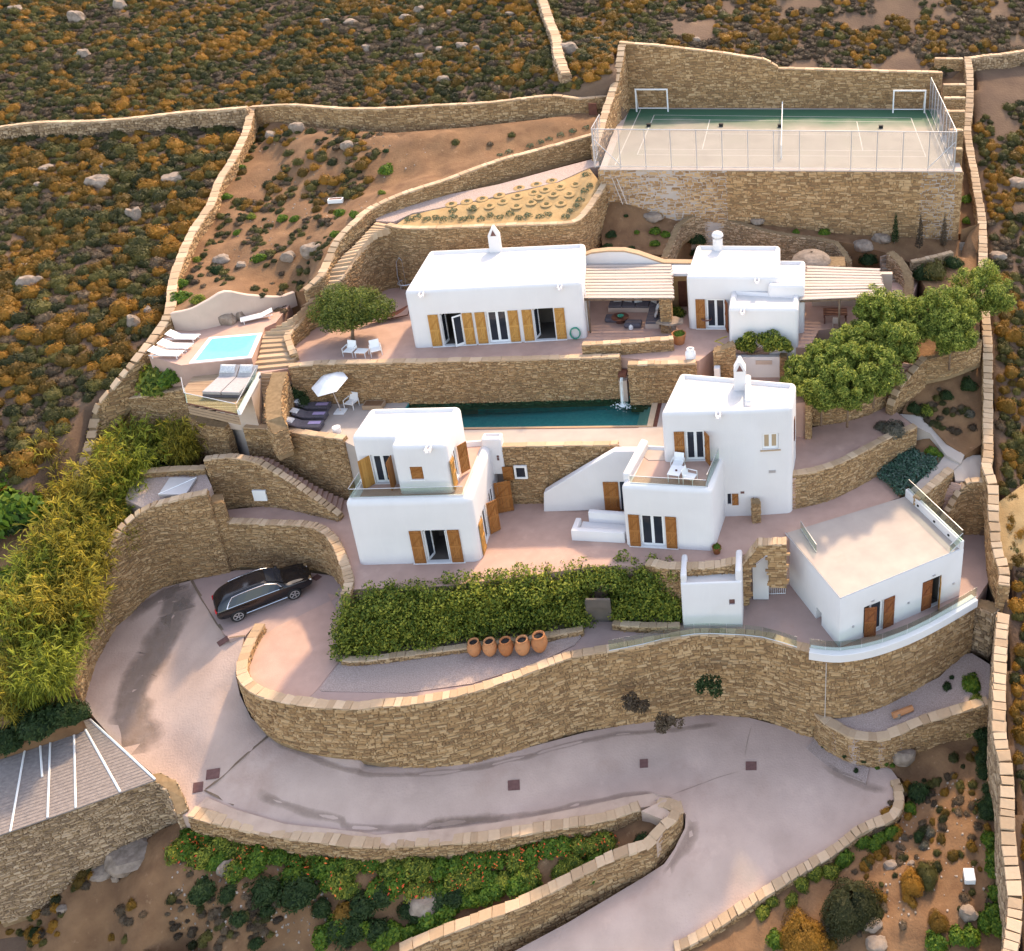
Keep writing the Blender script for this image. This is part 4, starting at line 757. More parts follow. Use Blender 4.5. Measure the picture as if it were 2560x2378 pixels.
window(L, S1 @ T(1.15, 0, .05), 1.15, 2.3, fr='paint'); shutter(L, S1 @ T(.46, 0, .05), .66, 2.3, 'wood'); shutter(L, S1 @ T(2.36, 0, .05) @ RZ(R(-50)), .66, 2.3, 'woodmid')
window(L, S1 @ T(3.25, 0, .05), .95, 2.3); shutter(L, S1 @ T(4.3, 0, .05) @ RZ(R(-75)), 1.0, 2.3, 'woodmid')
S2 = T(5.95, .85, 0) @ RZ(math.pi/2)
window(L, S2 @ T(.75, 0, 4.5), .85, 1.98); shutter(L, S2 @ T(.08, 0, 4.5), .62, 1.98, 'wood'); shutter(L, S2 @ T(1.64, 0, 4.5) @ RZ(R(-40)), .62, 1.98, 'woodmid')
spout(L, T(5.0, .85, 7.6))
glass_rail(L, (.35, .3, 4.62), (6.7, .3, 4.62), .62); glass_rail(L, (.28, .32, 4.62), (.36, 1.8, 4.62), .62)
bm_obj('end_wall', rounded([(6.55, 5.0), (7.75, 5.0), (7.75, 5.75), (6.55, 5.75)], 2.5, 5.1, r=.12, seg=3, ins=.12, dep=.12), M['white'], L)
b = MB(); b.box((7.4, 4.96, 3.75), (7.52, 5.01, 3.9)); b.box((7.4, 4.96, 3.55), (7.52, 5.01, 3.7)); b.build('vent', M['iron'], L)

# --- two storey house at the right of the pool
Rh = house('white_house', 'white two storey house right of the pool with a table on its balcony', (-9.88, 46.28, T1), R(-5))
wr = 5.36
cuts = [(FR, (.98, -.5, .06), (2.42, .35, 2.4))]
bm_obj('ground_storey', rounded([(0, 0), (wr, 0), (wr+.3, 4.2), (.35, 4.2)], -.3, 4.45, r=.3, seg=5, ins=.22, dep=.2), M['white'], Rh, cuts=cuts)
b = MB(); b.prism([(.5, .5), (wr-.5, .5), (wr-.4, 3.4), (.75, 3.6)], 4.2, 4.27); b.build('balcony_floor', M['pave'], Rh)
inv = (T(-9.88, 46.28, T1) @ RZ(R(-5))).inverted()
ou = [inv @ Vector((x, y, T1)) for x, y in ((-7.65, 48.75), (-2.3, 49.0), (.12, 49.25), (.4, 52.1), (-6.95, 53.3))]
A_, B_, C_ = ou[0], ou[1], ou[2]
angf = math.atan2(B_.y-A_.y, B_.x-A_.x); F2 = T(A_.x, A_.y, 0) @ RZ(angf); ang2 = math.atan2(C_.y-B_.y, C_.x-B_.x); F3 = T(B_.x, B_.y, 0) @ RZ(ang2)
cuts = [(F2, (1.36, -.5, 4.32), (2.55, .3, 6.5)), (F3, (.62, -.5, 4.95), (1.62, .25, 6.1)), (F2, (3.78, -.3, .95), (4.0, .2, 1.75))]
bm_obj('upper_storey', rounded([(p.x, p.y) for p in ou], -.3, 7.85, r=.3, seg=5, ins=.16, dep=.22), M['white'], Rh, cuts=cuts)
for s0 in (.3, 2.52): shutter(Rh, T(s0, 0, .05), .66, 2.35, 'woodmid')
window(Rh, T(.98, 0, .06), 1.44, 2.34); sill(Rh, T(.98, 0, .06), -.72, 2.24)
window(Rh, F2 @ T(1.36, 0, 4.33), 1.19, 2.15); shutter(Rh, F2 @ T(.7, 0, 4.33), .62, 2.15, 'woodmid'); shutter(Rh, F2 @ T(2.58, -.02, 4.33) @ RZ(R(-62)), .62, 2.15, 'woodmid')
window(Rh, F3 @ T(.62, 0, 4.95), 1.0, 1.15, m='blind'); sill(Rh, F3 @ T(.62, 0, 4.93), -.12, 1.12, m='coping')
b = MB(); b.box((3.79, .05, .96), (3.99, .08, 1.74)); b.build('pane', M['glassdk'], Rh, F2); shutter(Rh, F2 @ T(4.06, 0, .9), .4, .86, 'woodmid')
b = MB(); b.box((4.6, -.03, 1.75), (4.83, .01, 1.9)); b.build('vent', M['iron'], Rh, F2)
b = MB(); b.box((1.0, -.03, 3.2), (1.42, .01, 3.4)); b.build('vent', M['metal'], Rh, F3)
spout(Rh, F2 @ T(3.4, 0, 7.68)); gable_chimney(Rh, F2 @ T(4.7, 2.9, 7.7), .75, .8, 1.95)
bm_obj('roof_fin', rounded([(4.98, .6), (5.38, .6), (5.38, 3.6), (4.98, 3.6)], 7.5, 8.15, r=.16, seg=3, dep=0), M['white'], Rh, mx=F2)
b = MB(); b.box((1.2, -.05, 4.6), (1.55, .0, 6.2)); b.build('shutter', M['wooddk'], Rh, T(ou[2].x, ou[2].y, 0) @ RZ(math.atan2(ou[3].y-ou[2].y, ou[3].x-ou[2].x)))
glass_rail(Rh, (.5, .3, 4.44), (5.0, .3, 4.44), .5); glass_rail(Rh, (5.05, .35, 4.44), (5.35, 2.9, 4.44), .85)
bm_obj('balcony_wall', rounded([(-.02, .6), (.42, .6), (.8, 4.0), (.3, 4.2)], 4.3, 4.85, r=.12, seg=3, dep=0), M['white'], Rh)
# white stair wall beside it
Dw = 49.4; q = [PD('M',-120,770,Dw), PD('M',0,695,Dw), PD('M',450,425,Dw), PD('M',900,165,Dw), PD('M',1235,165,Dw), PD('M',1235,1000,Dw), PD('M',-120,1040,Dw)]
b = MB(); n = len(q)
for p in q: b.v.append((p.x, Dw, max(T1 - .1, p.z)))
for p in q: b.v.append((p.x, Dw + .5, max(T1 - .1, p.z)))
b.f = [tuple(range(n))[::-1][::-1], tuple(range(n, 2*n))[::-1]] + [(i, n+i, n+(i+1) % n, (i+1) % n) for i in range(n)]
st_ = b.build('stair_wall', M['white'], bev=.05); tag(st_, 'white triangular stair wall climbing from the courtyard to the pool deck', 'wall')
p = PD('M',770,995,Dw); shutter(st_, T(p.x, Dw, T1 + .06), .95, 2.25, 'woodmid')
b = MB(); b.box((p.x + 1.05, Dw-.02, T1+.1), (p.x+1.5, Dw-.003, T1+2.3)); b.build('pane', M['glassdk'], st_)
# built-in white bench
p0 = P('M',285,1450,T1); p1 = P('M',1055,1490,T1); an = math.atan2(p1.y-p0.y, p1.x-p0.x); ln = (p1-p0).length
bn = empty('masonry_bench', p0, an); tag(bn, 'low white built-in bench wall attached to the house right of the courtyard', 'bench')
bm_obj('front_wall', rounded([(0, 0), (ln, 0), (ln, .34), (.34, .34), (.34, 1.2), (0, 1.2)], -.05, .75, r=.06, seg=2, dep=0), M['white'], bn)
bm_obj('back_wall', rounded([(.75, 1.25), (ln, 1.15), (ln, 1.5), (.75, 1.6)], -.05, 1.15, r=.08, seg=2, dep=0), M['white'], bn)
bm_obj('seat', rounded([(.36, .36), (ln, .36), (ln, 1.2), (.36, 1.3)], -.05, .4, r=.02, seg=1, dep=0), M['white'], bn)

# --- right hand cottage with the vine
C = house('white_house', 'white cottage of three stepped blocks with a round domed chimney and vine', (-7.1, 60.2, T3), R(-1))
cuts = [(FR, (1.28, -.5, .06), (2.62, .35, 2.35))]
bm_obj('main_block', rounded([(0, 0), (6.4, 0), (6.3, 5.3), (.15, 5.3)], -.3, 4.1, r=.28, seg=5, ins=.18, dep=.25), M['white'], C, cuts=cuts)
bm_obj('side_block', rounded([(5.6, -.5), (8.1, -.5), (8.15, 3.6), (5.6, 3.6)], -.3, 3.72, r=.28, seg=5, ins=.18, dep=.22), M['white'], C)
bm_obj('front_block', rounded([(3.05, -2.5), (7.7, -2.5), (7.72, -.2), (3.05, .3)], -2.6, 3.0, r=.28, seg=5, ins=.18, dep=.22), M['white'], C)
shutter(C, T(.56, 0, .05), .66, 2.3, 'woodmid'); window(C, T(1.28, 0, .06), 1.34, 2.29); sill(C, T(1.28, 0, .06), -.75, 1.5); shutter(C, T(2.66, -.02, .05) @ RZ(R(-70)), .6, 2.3, 'woodred')
spout(C, T(4.85, 0, 3.9)); spout(C, T(4.0, -2.5, 2.82))
b = MB(); b.lathe([(.36, -.3), (.36, .72)], 20); b.lathe([(.42, .86), (.42, .98), (.34, 1.12), (.2, 1.2), (.001, 1.23)], 20); b.lathe([(.30, .7), (.30, .9)], 12)
b.build('chimney', M['white'], C, T(1.75, 5.0, 4.05), smooth=True); b = MB(); b.lathe([(.375, .73), (.375, .85)], 20); b.build('smoke_opening', M['iron'], C.children[-1])
# link roof and arched plaster wall between the houses
lk = empty('plaster_wall', (-12, 64.5, T3)); tag(lk, 'white arched plaster wall with stone cap behind the cushioned pergola', 'wall')
b = MB(); tp = [(-3.0, 3.55), (-2.4, 3.8), (-1.2, 3.95), (0, 3.95), (1.0, 3.7), (2.0, 3.3), (2.8, 3.0), (5.2, 2.95)]; n = len(tp)
for (y0, y1, mm, nm, dz, cut) in ((0, .5, 'white', 'face', 0, .62), (-.04, .56, 'coping', 'cap', .12, -.02)):
    b = MB()
    for (x, z) in tp: b.v += [(x, y0, (z - 5) if cut > 0 else z + .0), (x, y0, z + dz), (x, y1, z + dz), (x, y1, (z - 5) if cut > 0 else z)]
    b.f = [(4*i+j, 4*i+4+j, 4*i+4+(j+1) % 4, 4*i+(j+1) % 4) for i in range(n-1) for j in range(4)] + [(0, 1, 2, 3), (4*n-1, 4*n-2, 4*n-3, 4*n-4)]
    b.build(nm, M[mm], lk)
b = MB(); b.box((3.4, -1.5, 2.7), (5.1, .1, 2.95)); b.build('roof_slab', M['white'], lk, bev=.04)
b = MB(); b.box((3.45, -1.0, .0), (5.0, -.7, 2.69)); b.build('rear_wall', M['stone'], lk); b = MB(); b.box((3.9, -1.06, .05), (4.5, -.99, 2.1)); b.build('door', M['wooddk'], lk)

# --- low house at the lower right, its roof a deck
Q = house('white_house', 'low white house at lower right with a pale roof deck and brown double doors', (2.82, 41.85, -.4), R(28.4))
invq = (T(2.82, 41.85, -.4) @ RZ(R(28.4))).inverted()
oq = [invq @ Vector((x, y, -.4)) for x, y in ((2.82, 41.85), (10.42, 45.96), (7.65, 50.9), (-.3, 47.3))]
cuts = [(FR, (1.62, -.5, .05), (2.95, .35, 2.3)), (FR, (5.72, -.5, .05), (7.1, 1.2, 2.3)), (T(oq[3].x, oq[3].y, 0) @ RZ(math.atan2(oq[0].y-oq[3].y, oq[0].x-oq[3].x)), (3.75, -.3, .0), (4.35, .35, .95))]
bm_obj('wall', rounded([(p.x, p.y) for p in oq], -.3, 3.66, r=.06, seg=2, dep=0), M['white'], Q, cuts=cuts)
mid = sum((Vector((p.x, p.y, 0)) for p in oq), Vector()) / 4
b = MB(); b.prism([tuple((Vector((p.x, p.y, 0)) - mid) * .985 + mid) for p in oq], 3.6, 3.69); b.build('roof_deck', M['deckpale'], Q)
b = MB(); b.tube([(.05, .05, 3.69), (oq[1].x-.05, oq[1].y+.05, 3.69)], .03, 5); b.tube([(.03, .05, 3.69), (oq[3].x, oq[3].y, 3.69)], .03, 5); b.build('edge_trim', M['metal'], Q)
d = Vector((oq[2].x-oq[1].x, oq[2].y-oq[1].y, 0)); un = d.normalized(); nn = Vector((-un.y, un.x, 0))
a0 = Vector((oq[1].x, oq[1].y, 0)) + nn*.02; a1 = a0 + d; w4 = nn*.28
b = MB(); b.prism([tuple(a0+un*.02), tuple(a1), tuple(a1+w4), tuple(a0+w4+un*.02)], 3.5, 4.25); pw = b.build('parapet', M['white'], Q, bev=.03)
for t in (.2, .45, .75):
    b = MB(); c = a0 + d*t + w4; b.box((-.07, -.07, 3.9), (.07, .07, 4.0), T(c.x, c.y, 0)); b.build('deck_lamp', M['black'], pw)
glass_rail(Q, a0 + nn*.12 + un*.1 + Vector((0, 0, 4.25)), a0 + nn*.12 + d*.99 + Vector((0, 0, 4.25)), .75); glass_rail(Q, a0 + nn*.1 + un*.08 + Vector((0, 0, 4.2)), a0 + nn*1.0 + un*.08 + Vector((0, 0, 3.7)), .6)
u3 = (Vector((oq[3].x, oq[3].y, 0))); glass_rail(Q, u3 + Vector((1.0, -.15, 3.69)), u3 * .6 + Vector((.75, .1, 3.69)), .6)
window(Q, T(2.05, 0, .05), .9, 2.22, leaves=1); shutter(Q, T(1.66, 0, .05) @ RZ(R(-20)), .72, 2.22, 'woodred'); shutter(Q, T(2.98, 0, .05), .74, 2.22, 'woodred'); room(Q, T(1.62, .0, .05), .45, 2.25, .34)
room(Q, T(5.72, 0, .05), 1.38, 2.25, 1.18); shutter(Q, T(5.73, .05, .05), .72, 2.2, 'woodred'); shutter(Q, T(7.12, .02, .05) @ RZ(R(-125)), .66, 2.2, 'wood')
for s0 in (.85, 4.7, 8.0): b = MB(); b.box((s0, -.06, 1.15), (s0+.12, .0, 1.27)); b.build('wall_lamp', M['metal'], Q)
for s0, zz in ((2.1, 2.5), (6.4, 2.5)): b = MB(); b.box((s0, -.05, zz), (s0+.2, .0, zz+.08)); b.build('lamp', M['metal'], Q)
# --- the booth
K0 = house('white_booth', 'little white flat topped booth between the hedge and the arched gate', (-6.28, 43.2, -.35), R(3)); K0['category'] = 'booth'
cuts = [(FR, (2.75, -.5, 1.75), (3.08, .3, 2.15))]
bm_obj('wall', rounded([(0, 0), (3.5, 0), (3.6, 1.9), (0, 1.9)], -.2, 3.45, r=.1, seg=3, ins=.14, dep=.1), M['white'], K0, cuts=cuts)
bm_obj('side_parapet', rounded([(0.0, .1), (.34, .1), (.34, 1.9), (.0, 1.9)], 3.3, 4.0, r=.14, seg=3, dep=0), M['white'], K0)
bm_obj('side_parapet', rounded([(3.14, .1), (3.5, .1), (3.58, 1.9), (3.2, 1.9)], 3.3, 4.2, r=.14, seg=3, dep=0), M['white'], K0)
b = MB(); b.box((2.76, .06, 1.76), (3.07, .1, 2.14)); b.build('pane', M['iron'], K0)
# arched gateway wall
gw = empty('gateway', (-2.2, 44.6, -.35)); tag(gw, 'stone gateway with a pointed dark opening beside the white booth', 'gateway')
g0 = PD('B',870,230,44.6); g1 = PD('B',1370,-10,45.8)
b = MB()
# stone piers and a pitched stone lintel leave a dark pointed opening
gy = 44.7
def gp(x, y): q = PD('B', x, y, gy); return (q.x, q.z)
ol = [gp(880,245), gp(880,660), gp(968,660), gp(985,250), gp(1160,110), gp(1180,470), gp(1368,480), gp(1368,10), gp(1060,20)]
def slab_xz(b, pts, y0, y1):
    n = len(pts); k = len(b.v); b.v += [(x, y0, z) for x, z in pts] + [(x, y1, z) for x, z in pts]
    b.f += [tuple(k+i for i in range(n)), tuple(k+n+i for i in range(n))[::-1]] + [(k+i, k+n+i, k+n+(i+1) % n, k+(i+1) % n) for i in range(n)]
for part in ([ol[0], ol[1], ol[2], ol[3]], [ol[0], ol[3], ol[4], ol[8]], [ol[8], ol[4], ol[7]], [ol[4], ol[5], ol[6], ol[7]]):
    slab_xz(b, [(x + 2.2, z + .35) for x, z in part], .1, .6)
b.build('core', M['mortar'], gw)
sb = MB(); rs = random.Random(5)
def inside2(x, z, poly):
    c = False
    for i in range(len(poly)):
        a, d = poly[i], poly[i-1]
        if (a[1] > z) != (d[1] > z) and x < (d[0]-a[0])*(z-a[1])/(d[1]-a[1]) + a[0]: c = not c
    return c
z = min(p[1] for p in ol)
while z < max(p[1] for p in ol):
    h = rs.uniform(.11, .2); x = min(p[0] for p in ol) + rs.uniform(-.2, 0)
    while x < max(p[0] for p in ol):
        l_ = rs.uniform(.15, .5)
        if inside2(x + l_*.5, z + h*.5, ol): sb.box((x + 2.21, .1 - rs.uniform(.02, .07), z + .36), (x + l_ + 2.19, .16, z + h + .34))
        x += l_
    z += h
o = sb.build('face_stones', M['stone'], gw); o['kind'] = 'stuff'
rs = random.Random(8); tp = [ol[0], ol[8], ol[7]]
for i in range(2):
    (x0, z0), (x1, z1) = tp[i], tp[i+1]; n = 6
    for j in range(n):
        t = (j+.5)/n; o = link('coping_stone', COPE[j % 8], gw); o.matrix_local = T(x0+(x1-x0)*t+2.2, .35, z0+(z1-z0)*t+.4) @ Matrix.Rotation(-math.atan2(z1-z0, x1-x0), 4, 'Y') @ Matrix.Diagonal((math.hypot(x1-x0, z1-z0)/n*.95, .62, .12, 1))
b = MB(); q0 = PD('B',1000,240,gy+.9); q1 = PD('B',1170,140,gy+.7); slab_xz(b, [(q0.x, -.3), (q1.x, -.3), (q1.x, q1.z), (q0.x, q0.z)], gy+.8, gy+1.0)
pw = b.build('plaster_wall', M['white']); tag(pw, 'white plaster wall seen through the stone gateway', 'wall')
b = MB(); a = P('B',1180,545,-.35); c = P('B',1355,540,-.35)
for zz in (.05, .75): b.tube([(a.x, a.y, a.z+zz), (c.x, c.y, c.z+zz)], .025, 6)
for i in range(9): t = i/8; q = a + (c-a)*t; b.tube([(q.x, q.y, q.z+.0), (q.x, q.y, q.z+.76)], .016, 6)
tag(b.build('gate', M['paint']), 'low white metal gate in front of the stone gateway pier', 'gate')

# ---------------------------------------------------------------- sports court
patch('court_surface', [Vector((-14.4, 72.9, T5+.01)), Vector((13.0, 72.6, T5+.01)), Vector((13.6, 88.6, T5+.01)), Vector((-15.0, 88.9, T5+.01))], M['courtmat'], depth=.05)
def line(p, q, w_=.08):
    p = Vector(p); q = Vector(q); d = (q-p).normalized(); n = Vector((-d.y, d.x, 0))*w_/2; e = d*w_/2
    b = MB(); z = Vector((0, 0, T5 + .016)); b.v = [tuple(v+z) for v in (p-n-e, q-n+e, q+n+e, p+n-e)]; b.f = [(0, 1, 2, 3)]; return b
lines = [((-12.45, 75.9, 0), (11.0, 75.4, 0)), ((-12.45, 77.3, 0), (11.0, 76.8, 0)), ((-12.45, 85.6, 0), (11.0, 84.8, 0)), ((-12.45, 86.95, 0), (11.0, 86.1, 0)), ((-12.45, 75.9, 0), (-12.45, 86.95, 0)), ((11.0, 75.4, 0), (11.0, 86.1, 0)),
         ((-7.25, 77.2, 0), (-7.25, 85.5, 0)), ((6.0, 76.9, 0), (6.0, 84.95, 0)), ((-7.25, 81.4, 0), (6.0, 81.0, 0)), ((-13.85, 73.5, 0), (-13.95, 88.8, 0)), ((12.5, 73.2, 0), (12.5, 88.3, 0))]
b = MB()
for p, q in lines:
    l_ = line(p, q); b.add(l_.v, l_.f)
tag(b.build('court_lines', M['courtline']), kind='structure')
for x, y in ((-12.5, 83.5), (-6.1, 83.5), (-.9, 83.3), (8.0, 83.0)):
    b = MB(); b.box((-.17, -.14, 0), (.17, .14, .2)); b.box((-.2, -.17, .2), (.2, .17, .26)); o = b.build('floor_box', M['black']); o.location = (x, y, T5+.012)
    tag(o, {-12.5: 'black floor box beside the left goal, near the side line', -6.1: 'black floor box on the court left of the net', -.9: 'black floor box on the court right of the net', 8.0: 'black floor box in front of the right goal'}[x], 'floor box', 'black boxes on the court floor')
# net, seen along its length
nt_ = empty('sports_net', (-.7, 75.0, T5+.012)); tag(nt_, 'sports net with white band crossing the middle of the court', 'net')
for y in (0, 12.4): b = MB(); b.tube([(0, y, 0), (0, y, 1.12)], .05, 8); b.build('post', M['paint'], nt_)
b = MB(); b.box((-.03, .05, .98), (.03, 12.35, 1.07)); b.build('band', M['paint'], nt_); b = MB(); b.box((-.004, .05, .05), (.004, 12.35, .975)); b.build('netting', M['netting'], nt_)
def goal(x, y, label):
    g = empty('goal', (x, y, T5+.012)); tag(g, label, 'goal', 'goals on the sports court')
    for sx in (-1.45, 1.45): b = MB(); b.box((sx-.06, -.05, 0), (sx+.06, .07, 2.05)); b.build('goal_post', M['paint'], g)
    b = MB(); b.box((-1.51, -.05, 2.052), (1.51, .07, 2.17)); b.build('crossbar', M['paint'], g)
    b = MB(); b.tube([(-1.4, .75, .12), (1.4, .75, .12)], .05, 6); b.build('ground_bar', M['paint'], g)
    b = MB(); [b.tube([(sx, .05, 2.05), (sx, .75, .12)], .03, 6) for sx in (-1.42, 1.42)]; b.build('stay', M['paint'], g)
goal(-12.75, 88.0, 'white goal frame at the left end of the court back wall'); goal(10.95, 87.6, 'white goal frame at the right end of the court back wall')
def fence(name, label, a, b_, n, h0, h1, brace=()):
    a = Vector(a); b_ = Vector(b_); f = empty(name, a); tag(f, label, 'fence'); d = b_-a
    q = MB(); nn = Vector((-d.y, d.x, 0)).normalized()*.004
    q.add([-nn, d-nn, d+nn, nn, -nn+Vector((0,0,h0)), d-nn+Vector((0,0,h1)), d+nn+Vector((0,0,h1)), nn+Vector((0,0,h0))], [(0,1,5,4),(2,3,7,6)]); q.build('wire_mesh', M['netting'], f)
    for i in range(n+1):
        t = i/n; q = MB(); q.tube([d*t, d*t + Vector((0, 0, h0+(h1-h0)*t))], .035, 6); q.build('fence_post', M['metal'], f)
    q = MB(); q.tube([Vector((0, 0, h0)), d + Vector((0, 0, h1))], .035, 6); q.build('top_rail', M['metal'], f)
    q = MB(); q.tube([Vector((0, 0, .12)), d + Vector((0, 0, .12))], .02, 6); q.build('bottom_rail', M['metal'], f)
    for t0, t1 in brace: q = MB(); q.tube([d*t0 + Vector((0, 0, h0*.75)), d*t1 + Vector((0, 0, .2))], .03, 6); q.build('brace', M['metal'], f)
fence('wire_fence', 'tall wire fence along the front edge of the sports court', (-15.3, 72.85, T5), (12.75, 72.1, T5), 14, 3.15, 3.15, ((0, 1/14), (1, 13/14)))
fence('wire_fence', 'wire fence down the right side of the court', (12.8, 72.15, T5), (12.95, 88.4, T5), 9, 3.15, 3.15)
fence('wire_fence', 'short wire fence at the left corner of the court by the garden path', (-15.4, 73.0, T5), (-16.0, 79.5, T5), 3, 3.15, 2.3)

# ---------------------------------------------------------------- stairs
def stairs(name, label, A, B, n, m, depth=.5, jit=.02):
    def res(L):
        q = catmull([tuple(p) for p in L], .15); s = np.concatenate([[0], np.cumsum(np.linalg.norm(np.diff(q, axis=0), axis=1))])
        return [np.interp(np.linspace(0, s[-1], n+1), s, q[:, i]) for i in range(3)]
    a, b_ = res(A), res(B); st = empty(name, (a[0][0], a[1][0], a[2][0])); tag(st, label, 'stairs'); o0 = Vector((a[0][0], a[1][0], a[2][0]))
    for i in range(n):
        z = max((a[2][i]+b_[2][i])/2, (a[2][i+1]+b_[2][i+1])/2) + rnd.uniform(-jit, jit)
        c = [Vector((a[0][i], a[1][i], 0)), Vector((b_[0][i], b_[1][i], 0)), Vector((b_[0][i+1], b_[1][i+1], 0)), Vector((a[0][i+1], a[1][i+1], 0))]
        if (c[1]-c[0]).cross(c[2]-c[0]).z < 0: c = c[::-1]
        mb = MB(); mb.prism([(p.x-o0.x, p.y-o0.y) for p in c], z - depth - o0.z, z - o0.z); mb.build('step', M[m], st, bev=.02)
    return st
stairs('garden_stairs', 'long curved garden stair from the court path down to the spa', [P(2,200,1225,15.4), P(2,100,1330,14.9), P(2,0,1430,14.3), P(1,1800,1560,13.2), P(1,1700,1670,12.6), P(1,1600,1768,12.0), P(4,1465,185,11.3)],
       [P(2,320,1252,15.35), P(2,200,1290,15.0), P(2,140,1350,14.6), P(2,65,1450,14.0), P(2,-15,1560,13.3), P(1,1790,1630,12.6), P(1,1680,1725,12.0), P(4,1600,180,11.35)], 30, 'coping')
stairs('fan_stairs', 'fan of curved pale steps between the spa and the upper terrace', [P(4,1455,190,11.2), P(4,1440,260,10.95), P(4,1425,330,10.6), P(4,1385,395,10.3)], [P(4,1600,185,11.2), P(4,1612,235,10.95), P(4,1645,300,10.65), P(4,1600,372,10.32)], 7, 'coping', .6)
stairs('side_stairs', 'straight dark steps beside the timber sun deck down to the pool level', [P(4,1415,405,10.25), P(4,1440,470,9.6), P(4,1455,560,8.7), P(4,1448,690,7.6)], [P(4,1540,400,10.25), P(4,1530,470,9.6), P(4,1525,560,8.7), P(4,1510,690,7.6)], 14, 'coping', .7)
stairs('outdoor_stairs', 'dark outdoor stair running down along the stone wall to the lower left house', [P(4,1360,862,6.5), P(4,1490,880,6.0), P(4,1650,975,4.9), P(4,1800,1055,3.9), P(4,1900,1100,3.3)], [P(4,1345,890,6.4), P(4,1480,948,5.9), P(4,1600,1012,5.1), P(4,1750,1115,3.9), P(4,1880,1185,3.25)], 19, 'pave', 1.2)
stairs('side_stairs', 'stair climbing right of the tree row between stone walls', [P(6,1225,585,5.6), P(6,1250,500,6.5), P(6,1290,420,7.5), P(6,1325,345,8.4)], [P(6,1268,600,5.6), P(6,1305,515,6.5), P(6,1355,430,7.5), P(6,1392,355,8.4)], 12, 'pave', .8)
stairs('side_stairs', 'short stair below the pale landing beside the white door', [P(6,1592,1005,3.7), P(6,1560,1060,2.9), P(6,1490,1170,1.3), P(6,1460,1210,.8)], [P(6,1645,1020,3.7), P(6,1620,1080,2.9), P(6,1545,1190,1.3), P(6,1520,1230,.8)], 12, 'pave', .8)
stairs('rear_stairs', 'grey rear steps between the cypresses and the right boundary wall', [P('T',1815,775,9.9), P('T',1750,640,11.0), P('T',1745,500,12)], [P('T',1895,775,9.9), P('T',1895,640,11.0), P('T',1892,500,12)], 9, 'rock', .8)
stairs('rear_stairs', 'short grey rear steps curving beside the right pergola', [P('T',990,900,10.3), P('T',970,760,11.0), P('T',955,640,11.9)], [P('T',1110,900,10.3), P('T',1065,760,11.0), P('T',1050,610,11.9)], 7, 'rock', .8)
# white door at the right boundary
p0 = P('X',1015,855,-.4); p1 = P('X',1150,860,-.4)
dr = empty('passage_doorway', p0, math.atan2(p1.y-p0.y, p1.x-p0.x)); tag(dr, 'white door in a dark frame at the end of the right passage', 'door'); w_ = (p1-p0).length
b = MB(); b.box((0, -.05, 0), (.1, .12, 2.25)); b.box((w_-.1, -.05, 0), (w_, .12, 2.25)); b.box((.1, -.05, 2.15), (w_-.1, .12, 2.25)); b.build('door_frame', M['wooddk'], dr)
b = MB(); b.box((.1, 0, .12), (w_-.1, .06, 2.15)); b.build('door_leaf', M['paint'], dr)
for zz in (.5, 1.6): b = MB(); b.box((.1, -.03, zz), (.32, .0, zz+.06)); b.build('hinge', M['iron'], dr)
W_('passage_wall', 'stone wall holding the white door at the end of the right passage', [P('X',985,860,-.4) + Vector((0, .15, 3.9)), P('X',1235,860,-.4) + Vector((0, .15, 3.9))], -.5, thick=.5, cope=False, seed=81, smooth=False)
# white kerb and glass balustrade over the great wall
kb = [P(9,765,268,.05), P(9,850,280,.08), P(9,930,283,.1), P(9,1040,268,.12), P(9,1150,240,.12), P(9,1280,192,.12), P(9,1400,135,.12), P(9,1520,68,.12), P(9,1645,-6,.12)]
q = catmull([tuple(p) for p in kb], .4); mb = MB(); d = np.gradient(q[:, :2], axis=0); d /= np.linalg.norm(d, axis=1)[:, None]
for i in range(len(q)):
    n = np.array([d[i, 1], -d[i, 0]]); f = q[i, :2] + n*.12; k = q[i, :2] - n*.45
    mb.v += [(*f, q[i, 2]-.55), (*f, q[i, 2]-.02), (*(f-n*.03), q[i, 2]), (*k, q[i, 2]), (*k, q[i, 2]-.55)]
N = len(q); mb.f = [(5*i+j, 5*i+5+j, 5*i+5+(j+1) % 5, 5*i+(j+1) % 5) for i in range(N-1) for j in range(5)] + [(0, 1, 2, 3, 4), tuple(5*N-1-j for j in range(5))]
kerb = mb.build('white_kerb', M['white']); tag(kerb, 'white curved kerb on the stone wall in front of the low house', 'kerb')
def long_glass(name, label, pts, h):
    q = catmull([tuple(p) for p in pts], .9); e = empty(name, Vector(q[0])); tag(e, label, 'balustrade'); o0 = Vector(q[0])
    for i in range(len(q)-1):
        a = Vector(q[i])-o0; c = Vector(q[i+1])-o0; dd = c-a; n = Vector((-dd.y, dd.x, 0)).normalized()*.01; mb = MB(); u = Vector((0, 0, h)); a = a + dd*.015; c = c - dd*.015
        mb.add([a-n, c-n, c+n, a+n, a-n+u, c-n+u, c+n+u, a+n+u], [(0,1,5,4),(1,2,6,5),(2,3,7,6),(3,0,4,7),(4,5,6,7)]); mb.build('glass_panel', M['glass'], e)
    mb = MB(); mb.tube([Vector(p)-o0 + Vector((0, 0, .02)) for p in q], .03, 5); mb.build('bottom_rail', M['metal'], e)
long_glass('glass_balustrade', 'clear glass balustrade standing on the white kerb', [p + Vector((0, .18, .0)) for p in kb], .75)
long_glass('glass_balustrade', 'clear glass balustrade along the walkway wall in front of the booth', [P(8,1520,268,.12), P(8,1700,233,.05), P(9,0,205,.0), P(9,160,180,-.03), P(9,330,181,-.08), P(9,520,197,-.1), P(9,700,250,-.1)], .8)

